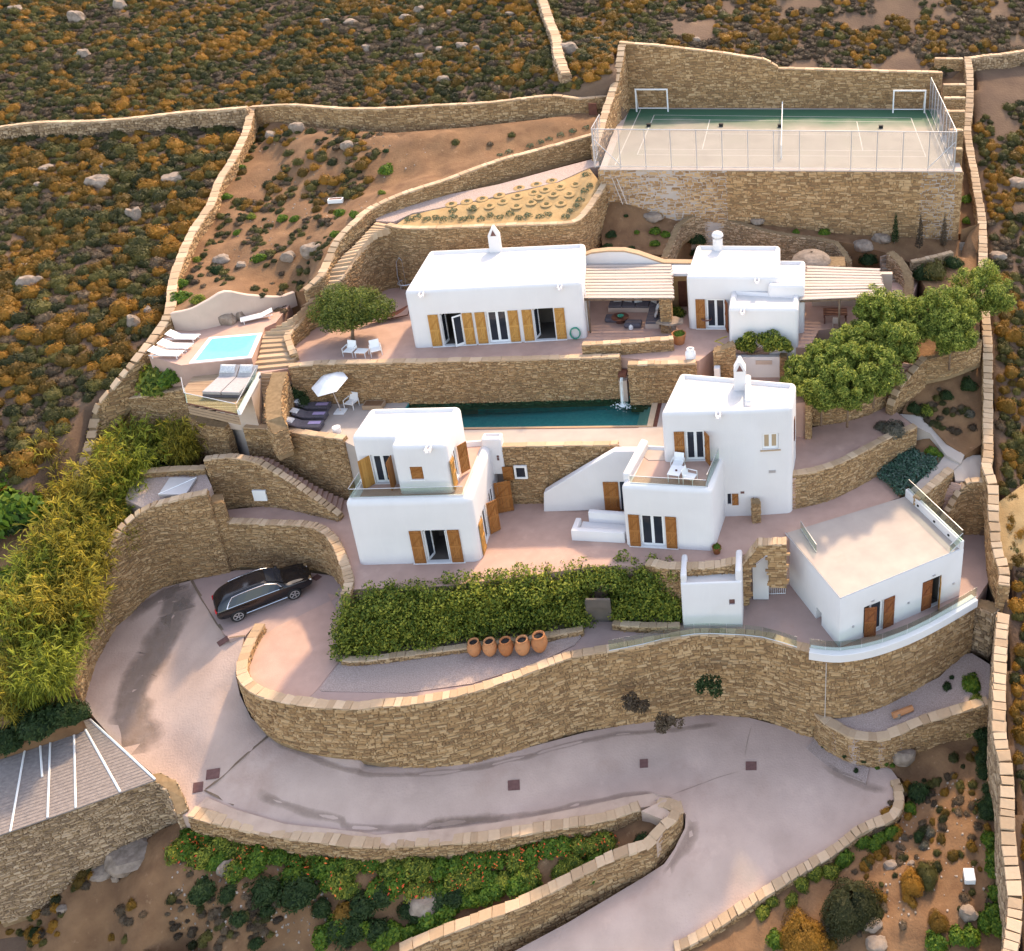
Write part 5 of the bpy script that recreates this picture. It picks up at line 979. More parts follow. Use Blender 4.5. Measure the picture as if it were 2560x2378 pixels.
# ---------------------------------------------------------------- pool
b = MB(); x0, x1, y0, y1 = -25.38, -8.77, 52.3, 55.95
b.add([(x0,y0-.15,5.9),(x1,y0+.2,6.6),(x1,y1,6.6),(x0,y1,5.9),(x0,y0-.15,7.5),(x1,y0+.2,7.5),(x1,y1,7.5),(x0,y1,7.5)], [(0,1,2,3),(0,4,5,1),(1,5,6,2),(2,6,7,3),(3,7,4,0)])
pb = b.build('pool_basin', M['tealtile']); tag(pb, kind='structure')
b = MB(); b.add([(x0,y0-.15,7.36),(x1-.35,y0+.2,7.36),(x1-.35,y1,7.36),(x0,y1,7.36)], [(0,1,2,3)]); tag(b.build('pool_water', M['water']), kind='structure')
for i in range(3): b = MB(); b.box((x1-.4-.28*(i+1), y0+.2, 6.6), (x1-.4-.28*i, y1-.5, 7.2-.2*i)); b.build('pool_step', M['cream'], pb)
b = MB(); b.box((x1-.4, y0+.1, 6.5), (x1-.02, y1-.4, 7.53)); b.build('pool_edge', M['coping'], pb)
b = MB(); b.box((x1+.0, y0+.1, 7.45), (x1+.25, y1-.4, 7.512)); b.build('drain_slot', M['wooddk'], pb)
b = MB(); b.add([(x0,y0-.34,7.515),(x1-.9,y0-.02,7.515),(x1-.9,y0+.05,7.515),(x0,y0-.27,7.515)], [(0,1,2,3)]); b.build('overflow_slot', M['wooddk'], pb)
b = MB(); b.add([(x0,y0-.26,7.517),(x1,y0+.06,7.517),(x1,y0+.26,7.517),(x0,y0-.08,7.517)], [(0,1,2,3)]); b.build('pool_edge', M['coping'], pb)
# waterfall spout
wx = P(5,1675,570,7.4).x; wy = 55.3
wf = empty('waterfall', (wx, wy+.1, 7.4)); tag(wf, 'small waterfall dropping from the wall slot into the pool', 'waterfall')
b = MB(); b.box((-.22, .1, -.5), (.3, .7, 1.6)); b.build('spout_block', M['cream'], wf)
b = MB(); b.box((-.22, .0, 1.9), (.3, .7, 2.15)); b.build('spout', M['wooddk'], wf)
M['foam'] = mat('white_foam', (.75, .8, .8), rough=.5)
b = MB(); r_ = random.Random(3)
for i in range(9):
    x = r_.uniform(-.07, .12); b.tube([(x, .05, 1.95), (x, -.1, 1.8), (x+r_.uniform(-.02, .02), -.28, 1.2), (x+r_.uniform(-.05, .05), -.38, 0)], .012, 4)
b.build('falling_water', M['foam'], wf)
b = MB()
for i in range(130):
    a = r_.uniform(0, 6.28); rr = abs(r_.gauss(0, .34)); s = r_.uniform(.02, .06)*max(.3, 1-rr); b.lathe([(s*1.4, -.02), (s, s*.5), (.001, s*.9)], 5, (rr*math.cos(a)*1.5, -.4+rr*math.sin(a), -.03))
b.build('splash', M['foam'], wf)
# ---------------------------------------------------------------- spa terrace
patch('spa_deck', [P('pl',460,862,T4), P('pl',1338,778,T4), P('pl',1478,465,T4), P('pl',1500,395,T4), P('pl',1640,330,T4), P('pl',1850,60,T4), P('pl',1650,60,T4), P('pl',1400,150,T4), P('pl',1112,260,T4), P('pl',888,340,T4), P('pl',650,390,T4), P('pl',375,390,T4), P('pl',200,560,T4), P('pl',60,745,T4)], M['pave'], depth=3.0)
sp = [P('pl',812,522,T4), P('pl',1472,466,T4), P('pl',1340,772,T4), P('pl',560,845,T4)]
c4 = sum(sp, Vector())/4
def ins(k): return [(p-c4)*k + c4 for p in sp]
o_, i_ = ins(1.0), ins(.86)
b = MB()
for i in range(4):
    j = (i+1) % 4; u = Vector((0, 0, .05)); b.add([o_[i], o_[j], i_[j], i_[i], o_[i]+u, o_[j]+u, i_[j]+u, i_[i]+u], [(4,7,6,5),(0,4,5,1),(2,6,7,3),(0,1,2,3)])
spa = b.build('spa_pool', M['paint']); tag(spa, 'small pale blue spa pool with a white rim', 'spa pool')
b = MB(); u = Vector((0, 0, .042)); b.add([p + u for p in i_], [(3, 2, 1, 0)]); me = b.build('water', M['spa'], spa)
b = MB(); b.add([p + Vector((0, 0, .03)) for p in ins(.858)], [(0,1,2,3)]); b.build('seat_tiles', M['spatile'], spa)
# curved plaster wall
q = catmull(tps, .35); mb = MB(); d = np.gradient(q[:, :2], axis=0); d /= np.linalg.norm(d, axis=1)[:, None]; N = len(q); cp = MB()
for i in range(N):
    n = np.array([d[i, 1], -d[i, 0]]); k = q[i, :2] - n*.35
    mb.v += [(*q[i, :2], T4-.3), (*q[i, :2], q[i, 2]-.05), (*(q[i, :2]-n*.08), q[i, 2]), (*(k+n*.08), q[i, 2]), (*k, q[i, 2]-.05), (*k, T4-.3)]
mb.f = [(6*i+j, 6*i+6+j, 6*i+6+(j+1) % 6, 6*i+(j+1) % 6) for i in range(N-1) for j in range(6)] + [(0,1,2,3,4,5), tuple(6*N-1-j for j in range(6))]
tag(mb.build('plaster_wall', M['cream'], smooth=False), 'curved pink plaster wall with a wavy top behind the spa', 'wall')
# timber sun deck
DZ = 10.3
dk = [P('pl',540,1345,DZ), P('pl',1172,1482,DZ), P('pl',1425,1005,DZ), P('pl',1300,930,DZ), P('pl',640,965,DZ), P('pl',500,1150,DZ)]
deck = empty('timber_deck', dk[0]); tag(deck, 'cantilevered timber sun deck with glass sides below the spa', 'deck'); o0 = dk[0]
# boards cut to the outline
ymin = min(p.y for p in dk); ymax = max(p.y for p in dk); y = ymin; bw = .2
while y < ymax:
    xs = []
    for yy in (y + bw*.5,):
        for i in range(len(dk)):
            a, c = dk[i], dk[i-1]
            if (a.y > yy) != (c.y > yy): xs.append(a.x + (c.x-a.x)*(yy-a.y)/(c.y-a.y))
    if len(xs) >= 2 and max(xs)-min(xs) > .2:
        b = MB(); b.box((min(xs)-o0.x, y+.012-o0.y, -.06), (max(xs)-o0.x, y+bw-.012-o0.y, rnd.uniform(-.004, .004))); b.build('board', M['deckwood'], deck)
    y += bw
b = MB(); dd = dk[1]-dk[0]; n = Vector((dd.y, -dd.x, 0)).normalized()
for i in range(3): a = dk[0]-o0+n*.04; c = dk[1]-o0+n*.04; zz = -.12-.2*i; b.add([a+Vector((0,0,zz)), c+Vector((0,0,zz)), c+Vector((0,0,zz-.17)), a+Vector((0,0,zz-.17)), a-n*.06+Vector((0,0,zz)), c-n*.06+Vector((0,0,zz)), c-n*.06+Vector((0,0,zz-.17)), a-n*.06+Vector((0,0,zz-.17))], [(0,3,2,1),(4,5,6,7),(0,1,5,4),(3,7,6,2),(1,2,6,5),(0,4,7,3)])
b.build('fascia', M['deckwood'], deck)
b = MB(); b.tube([dk[0]-o0+Vector((0,0,.05)), dk[1]-o0+Vector((0,0,.05))], .045, 6); b.build('edge_rail', M['wooddk'], deck)
b = MB(); a, c = dk[1]-o0, dk[2]-o0; n2 = Vector(((c-a).y, -(c-a).x, 0)).normalized()*.16; u = Vector((0, 0, .32)); b.add([a, c, c+n2, a+n2, a+u, c+u, c+n2+u, a+n2+u], [(0,3,2,1),(4,5,6,7),(0,1,5,4),(1,2,6,5),(2,3,7,6),(3,0,4,7)]); b.build('side_kerb', M['paint'], deck)
glass_rail(deck, dk[5]-o0, dk[0]-o0, .8); glass_rail(deck, dk[0]-o0, dk[1]-o0, .8); glass_rail(deck, dk[1]-o0+n2*.5+u, dk[2]-o0+n2*.5+u, .5)
a, c = dk[1], dk[2]; n2 = Vector(((c-a).y, -(c-a).x, 0)).normalized(); b = MB()
t52 = (52.1-a.y)/(c.y-a.y); m5 = a.lerp(c, t52); pp = [m5 - n2*.02, c + (c-a)*.1, c + (c-a)*.1 - n2*3.0, m5 - n2*2.2 + Vector((0, .8, 0))]; b.prism([(p.x, p.y) for p in pp], T2-.2, DZ-.1); tag(b.build('deck_support', M['cream']), 'plain plastered base wall under the timber sun deck', 'wall')
pdk = [P(4,1180,700,6.0), P(4,1270,700,6.0)]
# daybed
db = empty('daybed', P('pl',990,1260,DZ), math.atan2((dk[1]-dk[0]).y, (dk[1]-dk[0]).x)*.15); tag(db, 'grey double daybed on the timber sun deck', 'daybed')
b = MB(); b.box((-1.25, -.1, .05), (1.15, 2.3, .22)); b.build('base', M['cloth'], db)
for x0_ in (-1.22, -.02): b = MB(); b.box((x0_, -.1, .22), (x0_+1.14, 1.75, .45)); b.build('mattress', M['greycloth'], db, bev=.05); b = MB(); b.box((x0_, 0, -.06), (x0_+1.14, .8, .06), T(0, 1.72, .42) @ RX(R(38))); b.build('mattress', M['greycloth'], db, bev=.04)
def pillow(loc, rz, w_, h, m, label, tilt=50, group=None):
    bm = bmesh.new(); bmesh.ops.create_grid(bm, x_segments=8, y_segments=8, size=.5)
    me = bpy.data.meshes.new('pillow'); top = [(v.co.x, v.co.y) for v in bm.verts]; vs = []; fs = []
    for sgn in (1, -1):
        k = len(vs)
        for x, y in top:
            e = (1-(2*x)**4)*(1-(2*y)**4); q = 1 - .10*(abs(2*x*2*y)) * -1 * .3
            vs.append((x*w_*q, y*h*q, sgn*.11*max(0, e)**.6))
        for f in bm.faces:
            ids = [k+v.index for v in f.verts]; fs.append(ids if sgn > 0 else ids[::-1])
    bm.free(); me.from_pydata(vs, [], fs); me.materials.append(M[m]); me.polygons.foreach_set('use_smooth', [True]*len(fs)); me.update()
    o = link('pillow', me); o.matrix_world = T(*loc) @ RZ(rz) @ RX(R(tilt)); return tag(o, label, 'pillow', group)
c0 = P('pl',990,1260,DZ)
pillow(c0 + Vector((-.62, 2.02, .82)), 0, .95, .55, 'pillow', 'patterned pillow at the left head of the double daybed'); pillow(c0 + Vector((.55, 2.02, .82)), 0, .8, .55, 'pillow', 'patterned pillow at the right head of the double daybed')
# ---------------------------------------------------------------- loungers, chairs, parasol
def sling_lounger(loc, rz, label, back=28):
    e = empty('sun_lounger', loc, rz); tag(e, label, 'sun lounger', 'white sun loungers by the spa')
    b = MB(); b.box((-.33, .62, .27), (.33, 1.95, .30)); b.build('seat', M['paint'], e)
    b = MB(); b.box((-.33, -.72, 0), (.33, 0, .03), T(0, .61, .275) @ RX(-R(back))); b.build('backrest', M['paint'], e)
    b = MB(); [b.box((s-.02, -.05, .22), (s+.02, 1.95, .268)) for s in (-.31, .31)]; b.build('frame', M['paint'], e)
    for s in (-.3, .3):
        for y in (.15, 1.75): b = MB(); b.box((s-.02, y, 0), (s+.02, y+.04, .219)); b.build('leg', M['paint'], e)
    return e
for i, (x, y, lb) in enumerate([(700, 540, 'white sun lounger furthest back of the row left of the spa'), (610, 655, 'white sun lounger in the middle of the row left of the spa'), (500, 745, 'white sun lounger nearest the bush left of the spa')]):
    p = P('pl', x, y, T4+.01); sling_lounger(p - Vector((1.98, .05, 0)), R(-91 - i*2), lb, 26).rotation_euler.z = R(-92)
p = P('pl',1235,335,T4); sling_lounger(p + Vector((1.55, .95, 0)), R(121), 'lone white sun lounger in front of the curved plaster wall', 18)
def dark_lounger(p, rz, label, k):
    e = empty('sun_lounger', p, rz); tag(e, label, 'sun lounger', 'dark cushioned sun loungers by the pool')
    b = MB(); b.box((-.36, 0, .05), (.36, 2.05, .24)); b.build('base', M['cloth'], e)
    b = MB(); b.box((-.37, .7, .24), (.37, 2.08, .40)); b.build('mattress', M['cloth'], e, bev=.04); b = MB(); b.box((-.37, -.75, 0), (.37, 0, .15), T(0, .7, .25) @ RX(-R(24))); b.build('mattress', M['cloth'], e, bev=.04)
    m3 = T(*p) @ RZ(rz); pl_ = m3 @ Vector((.0, .12, .68)); pillow(pl_, rz, .46, .46, 'pillow', f'pale square pillow on the {k} dark lounger by the parasol', -20)
    b = MB(); b.box((-.14, -.38, 0), (.16, .38, .03)); t = b.build('towel', M['lilac'], bev=.01); t.matrix_world = m3 @ T(-.05, 1.6, .405); tag(t, f'folded lilac towel at the foot of the {k} dark lounger', 'towel')
for x, y, k in ((185, 560, 'furthest'), (110, 755, 'middle'), (10, 950, 'nearest')):
    p = P('um', x, y, T2+.02); dark_lounger(p + Vector((.05, .1, 0)), R(-88), f'dark cushioned sun lounger, {k} from the pool wall' if k != 'middle' else 'dark cushioned sun lounger in the middle of three by the parasol', {'furthest': 'back', 'middle': 'middle', 'nearest': 'front'}[k])
# parasol
pp = P('um',1090,580,T2+.01); um = empty('parasol', pp); tag(um, 'white six sided parasol tilted over the pool loungers', 'parasol')
b = MB(); b.box((-.34, -.34, 0), (.34, .34, .08)); b.build('base', M['paint'], um, bev=.02)
apex = Vector((-.45, .1, 2.45)); b = MB(); b.tube([(0, 0, .08), (0, 0, .4), tuple(apex)], .03, 8); b.build('pole', M['cane'], um)
b = MB(); tilt = Matrix.Rotation(R(-10), 4, 'Y') @ Matrix.Rotation(R(14), 4, 'X'); ring = [tilt @ Vector((1.2*math.cos(R(60*i+10)), 1.2*math.sin(R(60*i+10)), -.36)) + apex for i in range(6)]
for i in range(6):
    a, c = ring[i], ring[(i+1) % 6]; m1 = (a+apex)/2 + Vector((0, 0, .06)); m2 = (c+apex)/2 + Vector((0, 0, .06)); k = len(b.v); b.v += [tuple(v) for v in (apex, m1, m2, a, c)]; b.f += [(k, k+1, k+2), (k+1, k+3, k+4, k+2)]
cn = b.build('canopy', M['paint'], um); sm = cn.modifiers.new('t', 'SOLIDIFY'); sm.thickness = .02
b = MB(); [b.tube([apex + Vector((0, 0, -.25)), ring[i]*.98 + apex*.02], .012, 4) for i in range(6)]; b.build('rib', M['cane'], um)
def armchair(p, rz, label, grp='white garden armchairs'):
    e = empty('armchair', p, rz); tag(e, label, 'chair', grp)
    b = MB(); b.box((-.3, -.32, .38), (.3, .28, .42)); b.build('seat', M['paint'], e); b = MB(); b.box((-.3, 0, 0), (.3, .035, .52), T(0, .27, .42) @ RX(-R(-0)) @ RX(R(-14))); b.build('backrest', M['paint'], e)
    for s in (-1, 1):
        b = MB(); b.tube([(s*.34, -.32, .62), (s*.34, .3, .64)], .025, 6); b.build('armrest', M['paint'], e)
        for y in (-.3, .3): b = MB(); b.tube([(s*.34, y, 0), (s*.34, y, .62)], .022, 6); b.build('leg', M['paint'], e)
    return e
def low_table(p, rz, w_, d, h, label, m='paint'):
    e = empty('low_table', p, rz); tag(e, label, 'table'); b = MB(); b.box((-w_/2, -d/2, h-.04), (w_/2, d/2, h)); b.build('table_top', M[m], e)
    for sx in (-1, 1):
        for sy in (-1, 1): b = MB(); b.box((sx*(w_/2-.05)-.02, sy*(d/2-.05)-.02, 0), (sx*(w_/2-.05)+.02, sy*(d/2-.05)+.02, h-.042)); b.build('leg', M[m], e)
    return e
armchair(P(5,170,305,T3), R(-8), 'white armchair left of the low table under the olive tree'); armchair(P(5,312,300,T3), R(28), 'white armchair right of the low table under the olive tree'); low_table(P(5,235,310,T3), R(-5), .75, .6, .42, 'white low table between two armchairs under the olive tree')
armchair(P('um',1330,480,T2+.01), R(-14), 'white armchair between the parasol and the pool wall')
rl = lambda x, y, z: (T(-9.88, 46.28, T1) @ RZ(R(-5))) @ Vector((x, y, z))
low_table(rl(3.05, 1.15, 4.29), R(-12), .75, .95, .6, 'white table on the balcony of the right house'); armchair(rl(3.95, .9, 4.29), R(72), 'white armchair right of the balcony table'); armchair(rl(3.0, 2.05, 4.29), R(-10), 'white armchair behind the balcony table')
b = MB(); b.lathe([(.001, 0), (.06, 0), (.07, .05), (.05, .06), (.04, .03)], 10); o = b.build('bowl', M['iron']); o.location = rl(3.1, 1.1, 4.895); tag(o, 'small dark bowl on the balcony table', 'bowl')
# pergola of the long house
def pergola(name, label, cs, zr, rows, posts):
    e = empty(name, cs[0]); tag(e, label, 'pergola'); o0 = cs[0]
    for i in range(rows):
        t0, t1 = i/rows + .006, (i+1)/rows - .014; a = cs[3].lerp(cs[0], t0); b_ = cs[2].lerp(cs[1], t0); c = cs[2].lerp(cs[1], t1); d = cs[3].lerp(cs[0], t1); zz = Vector((0, 0, rnd.uniform(-.02, .02)))
        mb = MB(); n = 14; k = 5
        for q in range(k):                              # canes of one panel
            u0, u1 = q/k, (q+.86)/k; l0, l1 = a.lerp(d, u0)-o0+zz, a.lerp(d, u1)-o0+zz; r0, r1 = b_.lerp(c, u0)-o0+zz, b_.lerp(c, u1)-o0+zz; x = Vector((rnd.uniform(-.06, .1), 0, rnd.uniform(-.012, .012))); w = Vector((0, 0, -.05))
            mb.add([l0-x, r0+x, r1+x, l1-x, l0-x+w, r0+x+w, r1+x+w, l1-x+w], [(0,1,2,3),(4,7,6,5),(0,4,5,1),(1,5,6,2),(2,6,7,3),(3,7,4,0)])
        mb.build('cane_panel', M['cane'], e)
    for t in (.02, .35, .68, .97):
        a = cs[3].lerp(cs[2], t)-o0; c = cs[0].lerp(cs[1], t)-o0; mb = MB(); mb.tube([a+Vector((0,0,-.14)), c+Vector((0,0,-.14))], .06, 6); mb.build('beam', M['thorn'], e)
    for a, c in ((3, 2), (0, 1)): mb = MB(); mb.tube([cs[a]-o0+Vector((0,.2 if a == 3 else -.2,-.24)), cs[c]-o0+Vector((0,.2 if a == 3 else -.2,-.24))], .07, 6); mb.build('beam', M['thorn'], e)
    for p in posts: mb = MB(); mb.tube([Vector((p[0], p[1], T3))-o0, Vector((p[0], p[1], zr-.25))-o0], .07, 8); mb.build('post', M['thorn'], e)
    return e
zr = 13.25
cs = [P('G',168,375,zr+.1), P('G',952,365,zr+.1), P('G',972,680,zr-.1), P('G',133,682,zr-.1)]
pergola('pergola', 'cane roofed pergola between the long house and the cottage', cs, zr, 11, [(cs[3].x+.25, cs[3].y+.3)])
cs2 = [P('UR',1058,340,zr), P('UR',1650,366,zr), P('UR',1700,600,zr-.1), P('UR',995,628,zr-.1)]
pergola('pergola', 'cane roofed pergola right of the cottage, partly hidden by trees', cs2, zr, 11, [(cs2[2].x-.3, cs2[2].y+.3), (cs2[3].x+2.7, cs2[3].y+.4)])
W_('pillar', 'square stone pillar carrying the front right corner of the cushioned pergola', [Vector((cs[2].x-1.0, cs[2].y+.15, 13.0)), Vector((cs[2].x-.25, cs[2].y+.15, 13.0))], T3-.1, thick=.6, cope=False, seed=90, smooth=False)
W_('garden_wall', 'stone side wall behind the pergola cushions', [Vector((cs[2].x-.35, cs[2].y+1.2, 12.4)), Vector((cs[2].x-.75, 63.9, 12.4))], T3-.1, thick=.5, cope=False, seed=91, smooth=False)
# seating under it
sx0, sx1 = cs[3].x+2.6, cs[2].x-1.2
sf = empty('sofa', (sx1, 62.6, T3)); tag(sf, 'dark cushioned corner sofa under the cane pergola', 'sofa')
b = MB(); b.box((-4.0, 0, 0), (0, 1.0, .35)); b.box((-1.0, -2.4, 0), (0, -.002, .35)); b.build('base', M['cream'], sf)
for i in range(4): b = MB(); b.box((-3.98+i*.98, .02, .35), (-3.04+i*.98, .95, .52)); b.build('seat_cushion', M['cloth'], sf, bev=.04)
for i in range(2): b = MB(); b.box((-.98, -2.36+i*1.18, .35), (-.04, -1.22+i*1.18, .52)); b.build('seat_cushion', M['cloth'], sf, bev=.04)
for i in range(4): b = MB(); b.box((-.46, -.08, -.28), (.46, .08, .28), T(-3.5+i*.98, .92, .78) @ RX(R(-12))); b.build('back_cushion', M['cloth'], sf, bev=.05)
lab = ['grey pillow at the left end of the corner sofa', 'pale pillow second from left on the corner sofa', 'white pillow leaning in the middle of the corner sofa', 'grey pillow in the corner of the corner sofa', 'pale pillow on the right arm of the corner sofa', 'grey pillow nearest the stone pillar on the corner sofa']
for i, (x, y, rz, m) in enumerate([(-3.4, .7, 5, 'greycloth'), (-2.6, .68, -10, 'greycloth'), (-1.9, .62, 18, 'pillow'), (-.7, .55, -35, 'greycloth'), (-.3, -.7, -80, 'pillow'), (-.28, -1.6, -85, 'greycloth')]): pillow(Vector((sx1+x, 62.6+y, T3+.78)), R(rz), .55, .5, m, lab[i], 66)
for i, (x, y, lb) in enumerate([(-1.9, -2.0, 'big dark floor cushion in front of the pergola sofa'), (-3.4, -1.2, 'dark floor cushion at the left in the pergola shade')]): b = MB(); b.box((-.6, -.4, 0), (.6, .4, .35)); o = b.build('floor_cushion', M['cloth'], bev=.12); o.location = (sx1+x, 62.6+y, T3+.005); tag(o, lb, 'cushion')
tb_ = empty('round_table', (sx1-2.9, 61.2, T3)); tag(tb_, 'low round dark table under the pergola', 'table'); b = MB(); b.lathe([(.001, .36), (.62, .36), (.62, .42), (.001, .42)], 24); b.build('table_top', M['wooddk'], tb_); b = MB(); b.lathe([(.35, 0), (.2, .2), (.35, .359)], 16); b.build('leg', M['wooddk'], tb_)
b = MB(); b.lathe([(.001, .01), (.12, .0), (.24, .12), (.22, .12), (.1, .03), (.001, .03)], 16); o = b.build('bowl', M['hose']); o.location = (sx1-2.85, 61.15, T3+.425); tag(o, 'green bowl on the low round table', 'bowl')
b = MB(); b.lathe([(.001, 0), (.16, 0), (.15, .2), (.001, .34)], 10); o = b.build('lantern', M['paint']); o.location = (sx1-2.0, 60.2, T3+.003); tag(o, 'small white lantern on the floor beside the round table', 'lantern')
# table of the right pergola
b = MB(); b.box((1.6, 63.6, T3-.2), (7.4, 64.0, T3+2.6)); tag(b.build('plaster_wall', M['cream']), 'beige plaster wall at the back of the right pergola', 'wall')
dt = empty('dining_table', (3.2, 61.4, T3)); tag(dt, 'dark wooden dining table under the right pergola', 'table')
b = MB(); [b.box((-.85, -.55+i*.22, .7), (.85, -.35+i*.22, .75)) for i in range(5)]; b.build('table_top', M['wooddk'], dt)
for sx in (-.75, .75):
    for sy in (-.45, .45): b = MB(); b.box((sx-.04, sy-.04, 0), (sx+.04, sy+.04, .699)); b.build('leg', M['wooddk'], dt)
st = empty('stool', (3.2, 60.4, T3)); tag(st, 'small wooden chair in front of the dark dining table', 'chair'); b = MB(); b.box((-.22, -.22, .42), (.22, .22, .46)); b.build('seat', M['cream'], st); b = MB(); b.box((-.22, -.22, .461), (.22, -.19, .9)); b.build('backrest', M['cream'], st)
for sx in (-.19, .19):
    for sy in (-.19, .19): b = MB(); b.box((sx-.02, sy-.02, 0), (sx+.02, sy+.02, .419)); b.build('leg', M['cream'], st)
# vine arbour wall under the cottage
b = MB(); p0 = P('UR',470,1240,8.6); p1 = P('UR',825,1240,8.6); b.box((p0.x, p0.y, 7.4), (p1.x, p0.y+.3, 9.9)); o = b.build('plaster_wall', M['white']); tag(o, 'white wall below the vine at the foot of the cottage', 'wall')
b = MB(); b.box((p0.x+1.3, p0.y-.06, 9.35), (p0.x+2.4, p0.y-.003, 9.65)); b.build('panel', M['cream'], o)
W_('pillar', 'stone pillar right of the vine by the tree row', [PD('UR',830,1100,p0.y-.2), PD('UR',885,1100,p0.y-.2)], 7.4, thick=.5, cope=False, seed=92, smooth=False)
W_('pillar', 'stone pier left of the vine beside the courtyard steps', [P('G',1340,1190,T3+.5), P('G',1480,1140,T3+.9), P('G',1540,1120,T3+1.0)], 8.0, thick=.7, cope=False, seed=93, smooth=False)
b = MB(); p = P('G',1375,1380,9.4); b.box((-.2, -.2, -1), (.2, .2, .55)); o = b.build('post', M['white'], bev=.05); o.location = p; tag(o, 'short white post behind the roof of the right house', 'post')
# pots and small things
def jar(p, s, lb):
    e = empty('clay_jar', p); tag(e, lb, 'jar', 'clay jars under the hedge'); b = MB(); b.lathe([(.001, .02), (.2, 0), (.33, .18), (.44, .5), (.42, .78), (.3, .98), (.29, 1.05), (.34, 1.08), (.34, 1.12), (.26, 1.12), (.25, 1.0), (.36, .75), (.3, .3), (.001, .2)], 20)
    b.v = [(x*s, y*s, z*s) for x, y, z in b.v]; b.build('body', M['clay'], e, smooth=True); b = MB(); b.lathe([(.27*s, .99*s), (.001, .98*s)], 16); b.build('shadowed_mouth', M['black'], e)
for i, (x, y, s) in enumerate([(818, 288, .9), (900, 286, .92), (985, 285, .95), (1072, 282, .98), (1160, 265, 1.05)]): jar(P(8, x, y, .02), s, f'big terracotta jar, {["leftmost", "second from left", "middle one", "second from right", "rightmost and largest"][i]} of five under the hedge')
def pot(p, r, h, m, lb): b = MB(); b.lathe([(.001, 0), (r*.7, 0), (r, h), (r*.88, h), (r*.8, h*.8), (.001, h*.78)], 18); o = b.build('plant_pot', M[m], smooth=False); o.location = p; tag(o, lb, 'pot'); return o
pot(P('R',932,1780,T1+.01), .28, .45, 'woodred', 'small red plant pot at the corner of the right house'); pot(P('G',1025,1095,T3), .5, .75, 'clay', 'large brown pot beside the stone slab table'); 
b = MB(); b.lathe([(.34, 0), (.36, .3), (.34, .55), (.22, .7), (.26, .8), (.15, .8), (.2, .62), (.28, .5), (.28, .1), (.001, .05)], 16); o = b.build('white_jar', M['paint'], smooth=True); o.location = P('G',1130,1245,T3+.02); tag(o, 'white rounded jar at the top of the courtyard steps', 'jar')
b = MB(); r_ = random.Random(4); n = 14; up = [(math.cos(2*math.pi*i/n)*r_.uniform(.8, 1.15), math.sin(2*math.pi*i/n)*r_.uniform(.45, .65)) for i in range(n)]; b.prism(up, .75, .9)
e = empty('slab_table', P('G',945,1010,T3)+Vector((0, .3, 0))); tag(e, 'rough grey stone slab table at the end of the parapet', 'table'); b.build('slab', M['rock'], e); b = MB(); b.box((-.35, -.25, 0), (.35, .25, .749)); b.build('foot', M['rock'], e)
b = MB(); 
for i in range(5): b.tube([(.33*math.cos(t)+r_.uniform(-.03, .03), -.05-i*.03, .42+.42*math.sin(t)) for t in [2*math.pi*j/20 for j in range(21)]], .03, 5, cap=False)
o = b.build('garden_hose', M['hose']); o.matrix_world = T(-25.38, 57.52, T3) @ RZ(R(6.7)) @ T(10.75, -.02, .1); tag(o, 'coiled green hose hanging at the right end of the long house', 'hose')
# hanging chair
p = P('U',30,800,T3)+Vector((-.3, 1.5, 0)); hc = empty('hanging_chair', p); tag(hc, 'hanging wire chair on a curved pole left of the long house', 'hanging chair')
b = MB(); b.tube([(-.5, .4, 0), (-.6, .4, 1.2), (-.5, .4, 2.3), (-.15, .2, 2.75), (.1, 0, 2.6)], .035, 6); b.build('pole', M['metal'], hc); b = MB(); b.lathe([(.55, .75), (.6, .8), (.55, .85)], 20, (.1, 0, 0)); [b.tube([(.1+.57*math.cos(t), .57*math.sin(t), .8), (.1+.3*math.cos(t), .3*math.sin(t), .45)], .012, 4) for t in [i*.52 for i in range(12)]]; b.build('basket', M['metal'], hc)
b = MB(); b.tube([(.1, 0, 2.6), (.1, 0, .8)], .01, 4); b.build('rope', M['metal'], hc)
# hammock on its stand
p = P(5,380,110,T3); hm = empty('hammock', p, R(24)); tag(hm, 'dark hammock on a low stand beside the olive tree', 'hammock'); b = MB(); q = [(x, 0, .35+.55*(x/1.5)**2) for x in [-1.5+i*.3 for i in range(11)]]
for i in range(10): a, c = q[i], q[i+1]; w0 = .35*(1-(abs(a[0])/1.6)**3); w1 = .35*(1-(abs(c[0])/1.6)**3); k = len(b.v); b.v += [(a[0], -w0, a[2]), (a[0], w0, a[2]), (c[0], w1, c[2]), (c[0], -w1, c[2])]; b.f += [(k, k+1, k+2, k+3)]
o = b.build('sling', M['wooddk'], hm); b = MB(); b.tube([(-1.6, 0, .95), (-1.3, 0, .1), (0, 0, .05), (1.3, 0, .1), (1.6, 0, .95)], .035, 6); b.build('stand', M['wooddk'], hm)
# lounger terrace planter and boxes by the pool
p = P('um',310,480,T2+.02); b = MB(); b.box((-.5, -.4, 0), (.5, .4, .55)); o = b.build('wooden_planter', M['deckwood'], bev=.03); o.location = p + Vector((0, .25, 0)); o.rotation_euler.z = R(-8); tag(o, 'square wooden planter behind the dark loungers', 'planter')
p = P('um',1790,480,T2+.02); b = MB(); b.box((-.65, -.35, 0), (.65, .35, .3)); q = b.build('timber_trough', M['deckwood']); q.location = p; tag(q, 'low timber trough at the left end of the pool', 'trough'); b = MB(); b.box((-.58, -.28, .25), (.58, .28, .305)); b.build('soil_bed', M['soil'], q)
b = MB(); b.lathe([(.001, 0), (.25, 0), (.25, .4), (.001, .4)], 14); o = b.build('side_table', M['paint']); o.location = P('um',1020,1000,T2+.02); tag(o, 'round white side table by the house wall near the loungers', 'table')
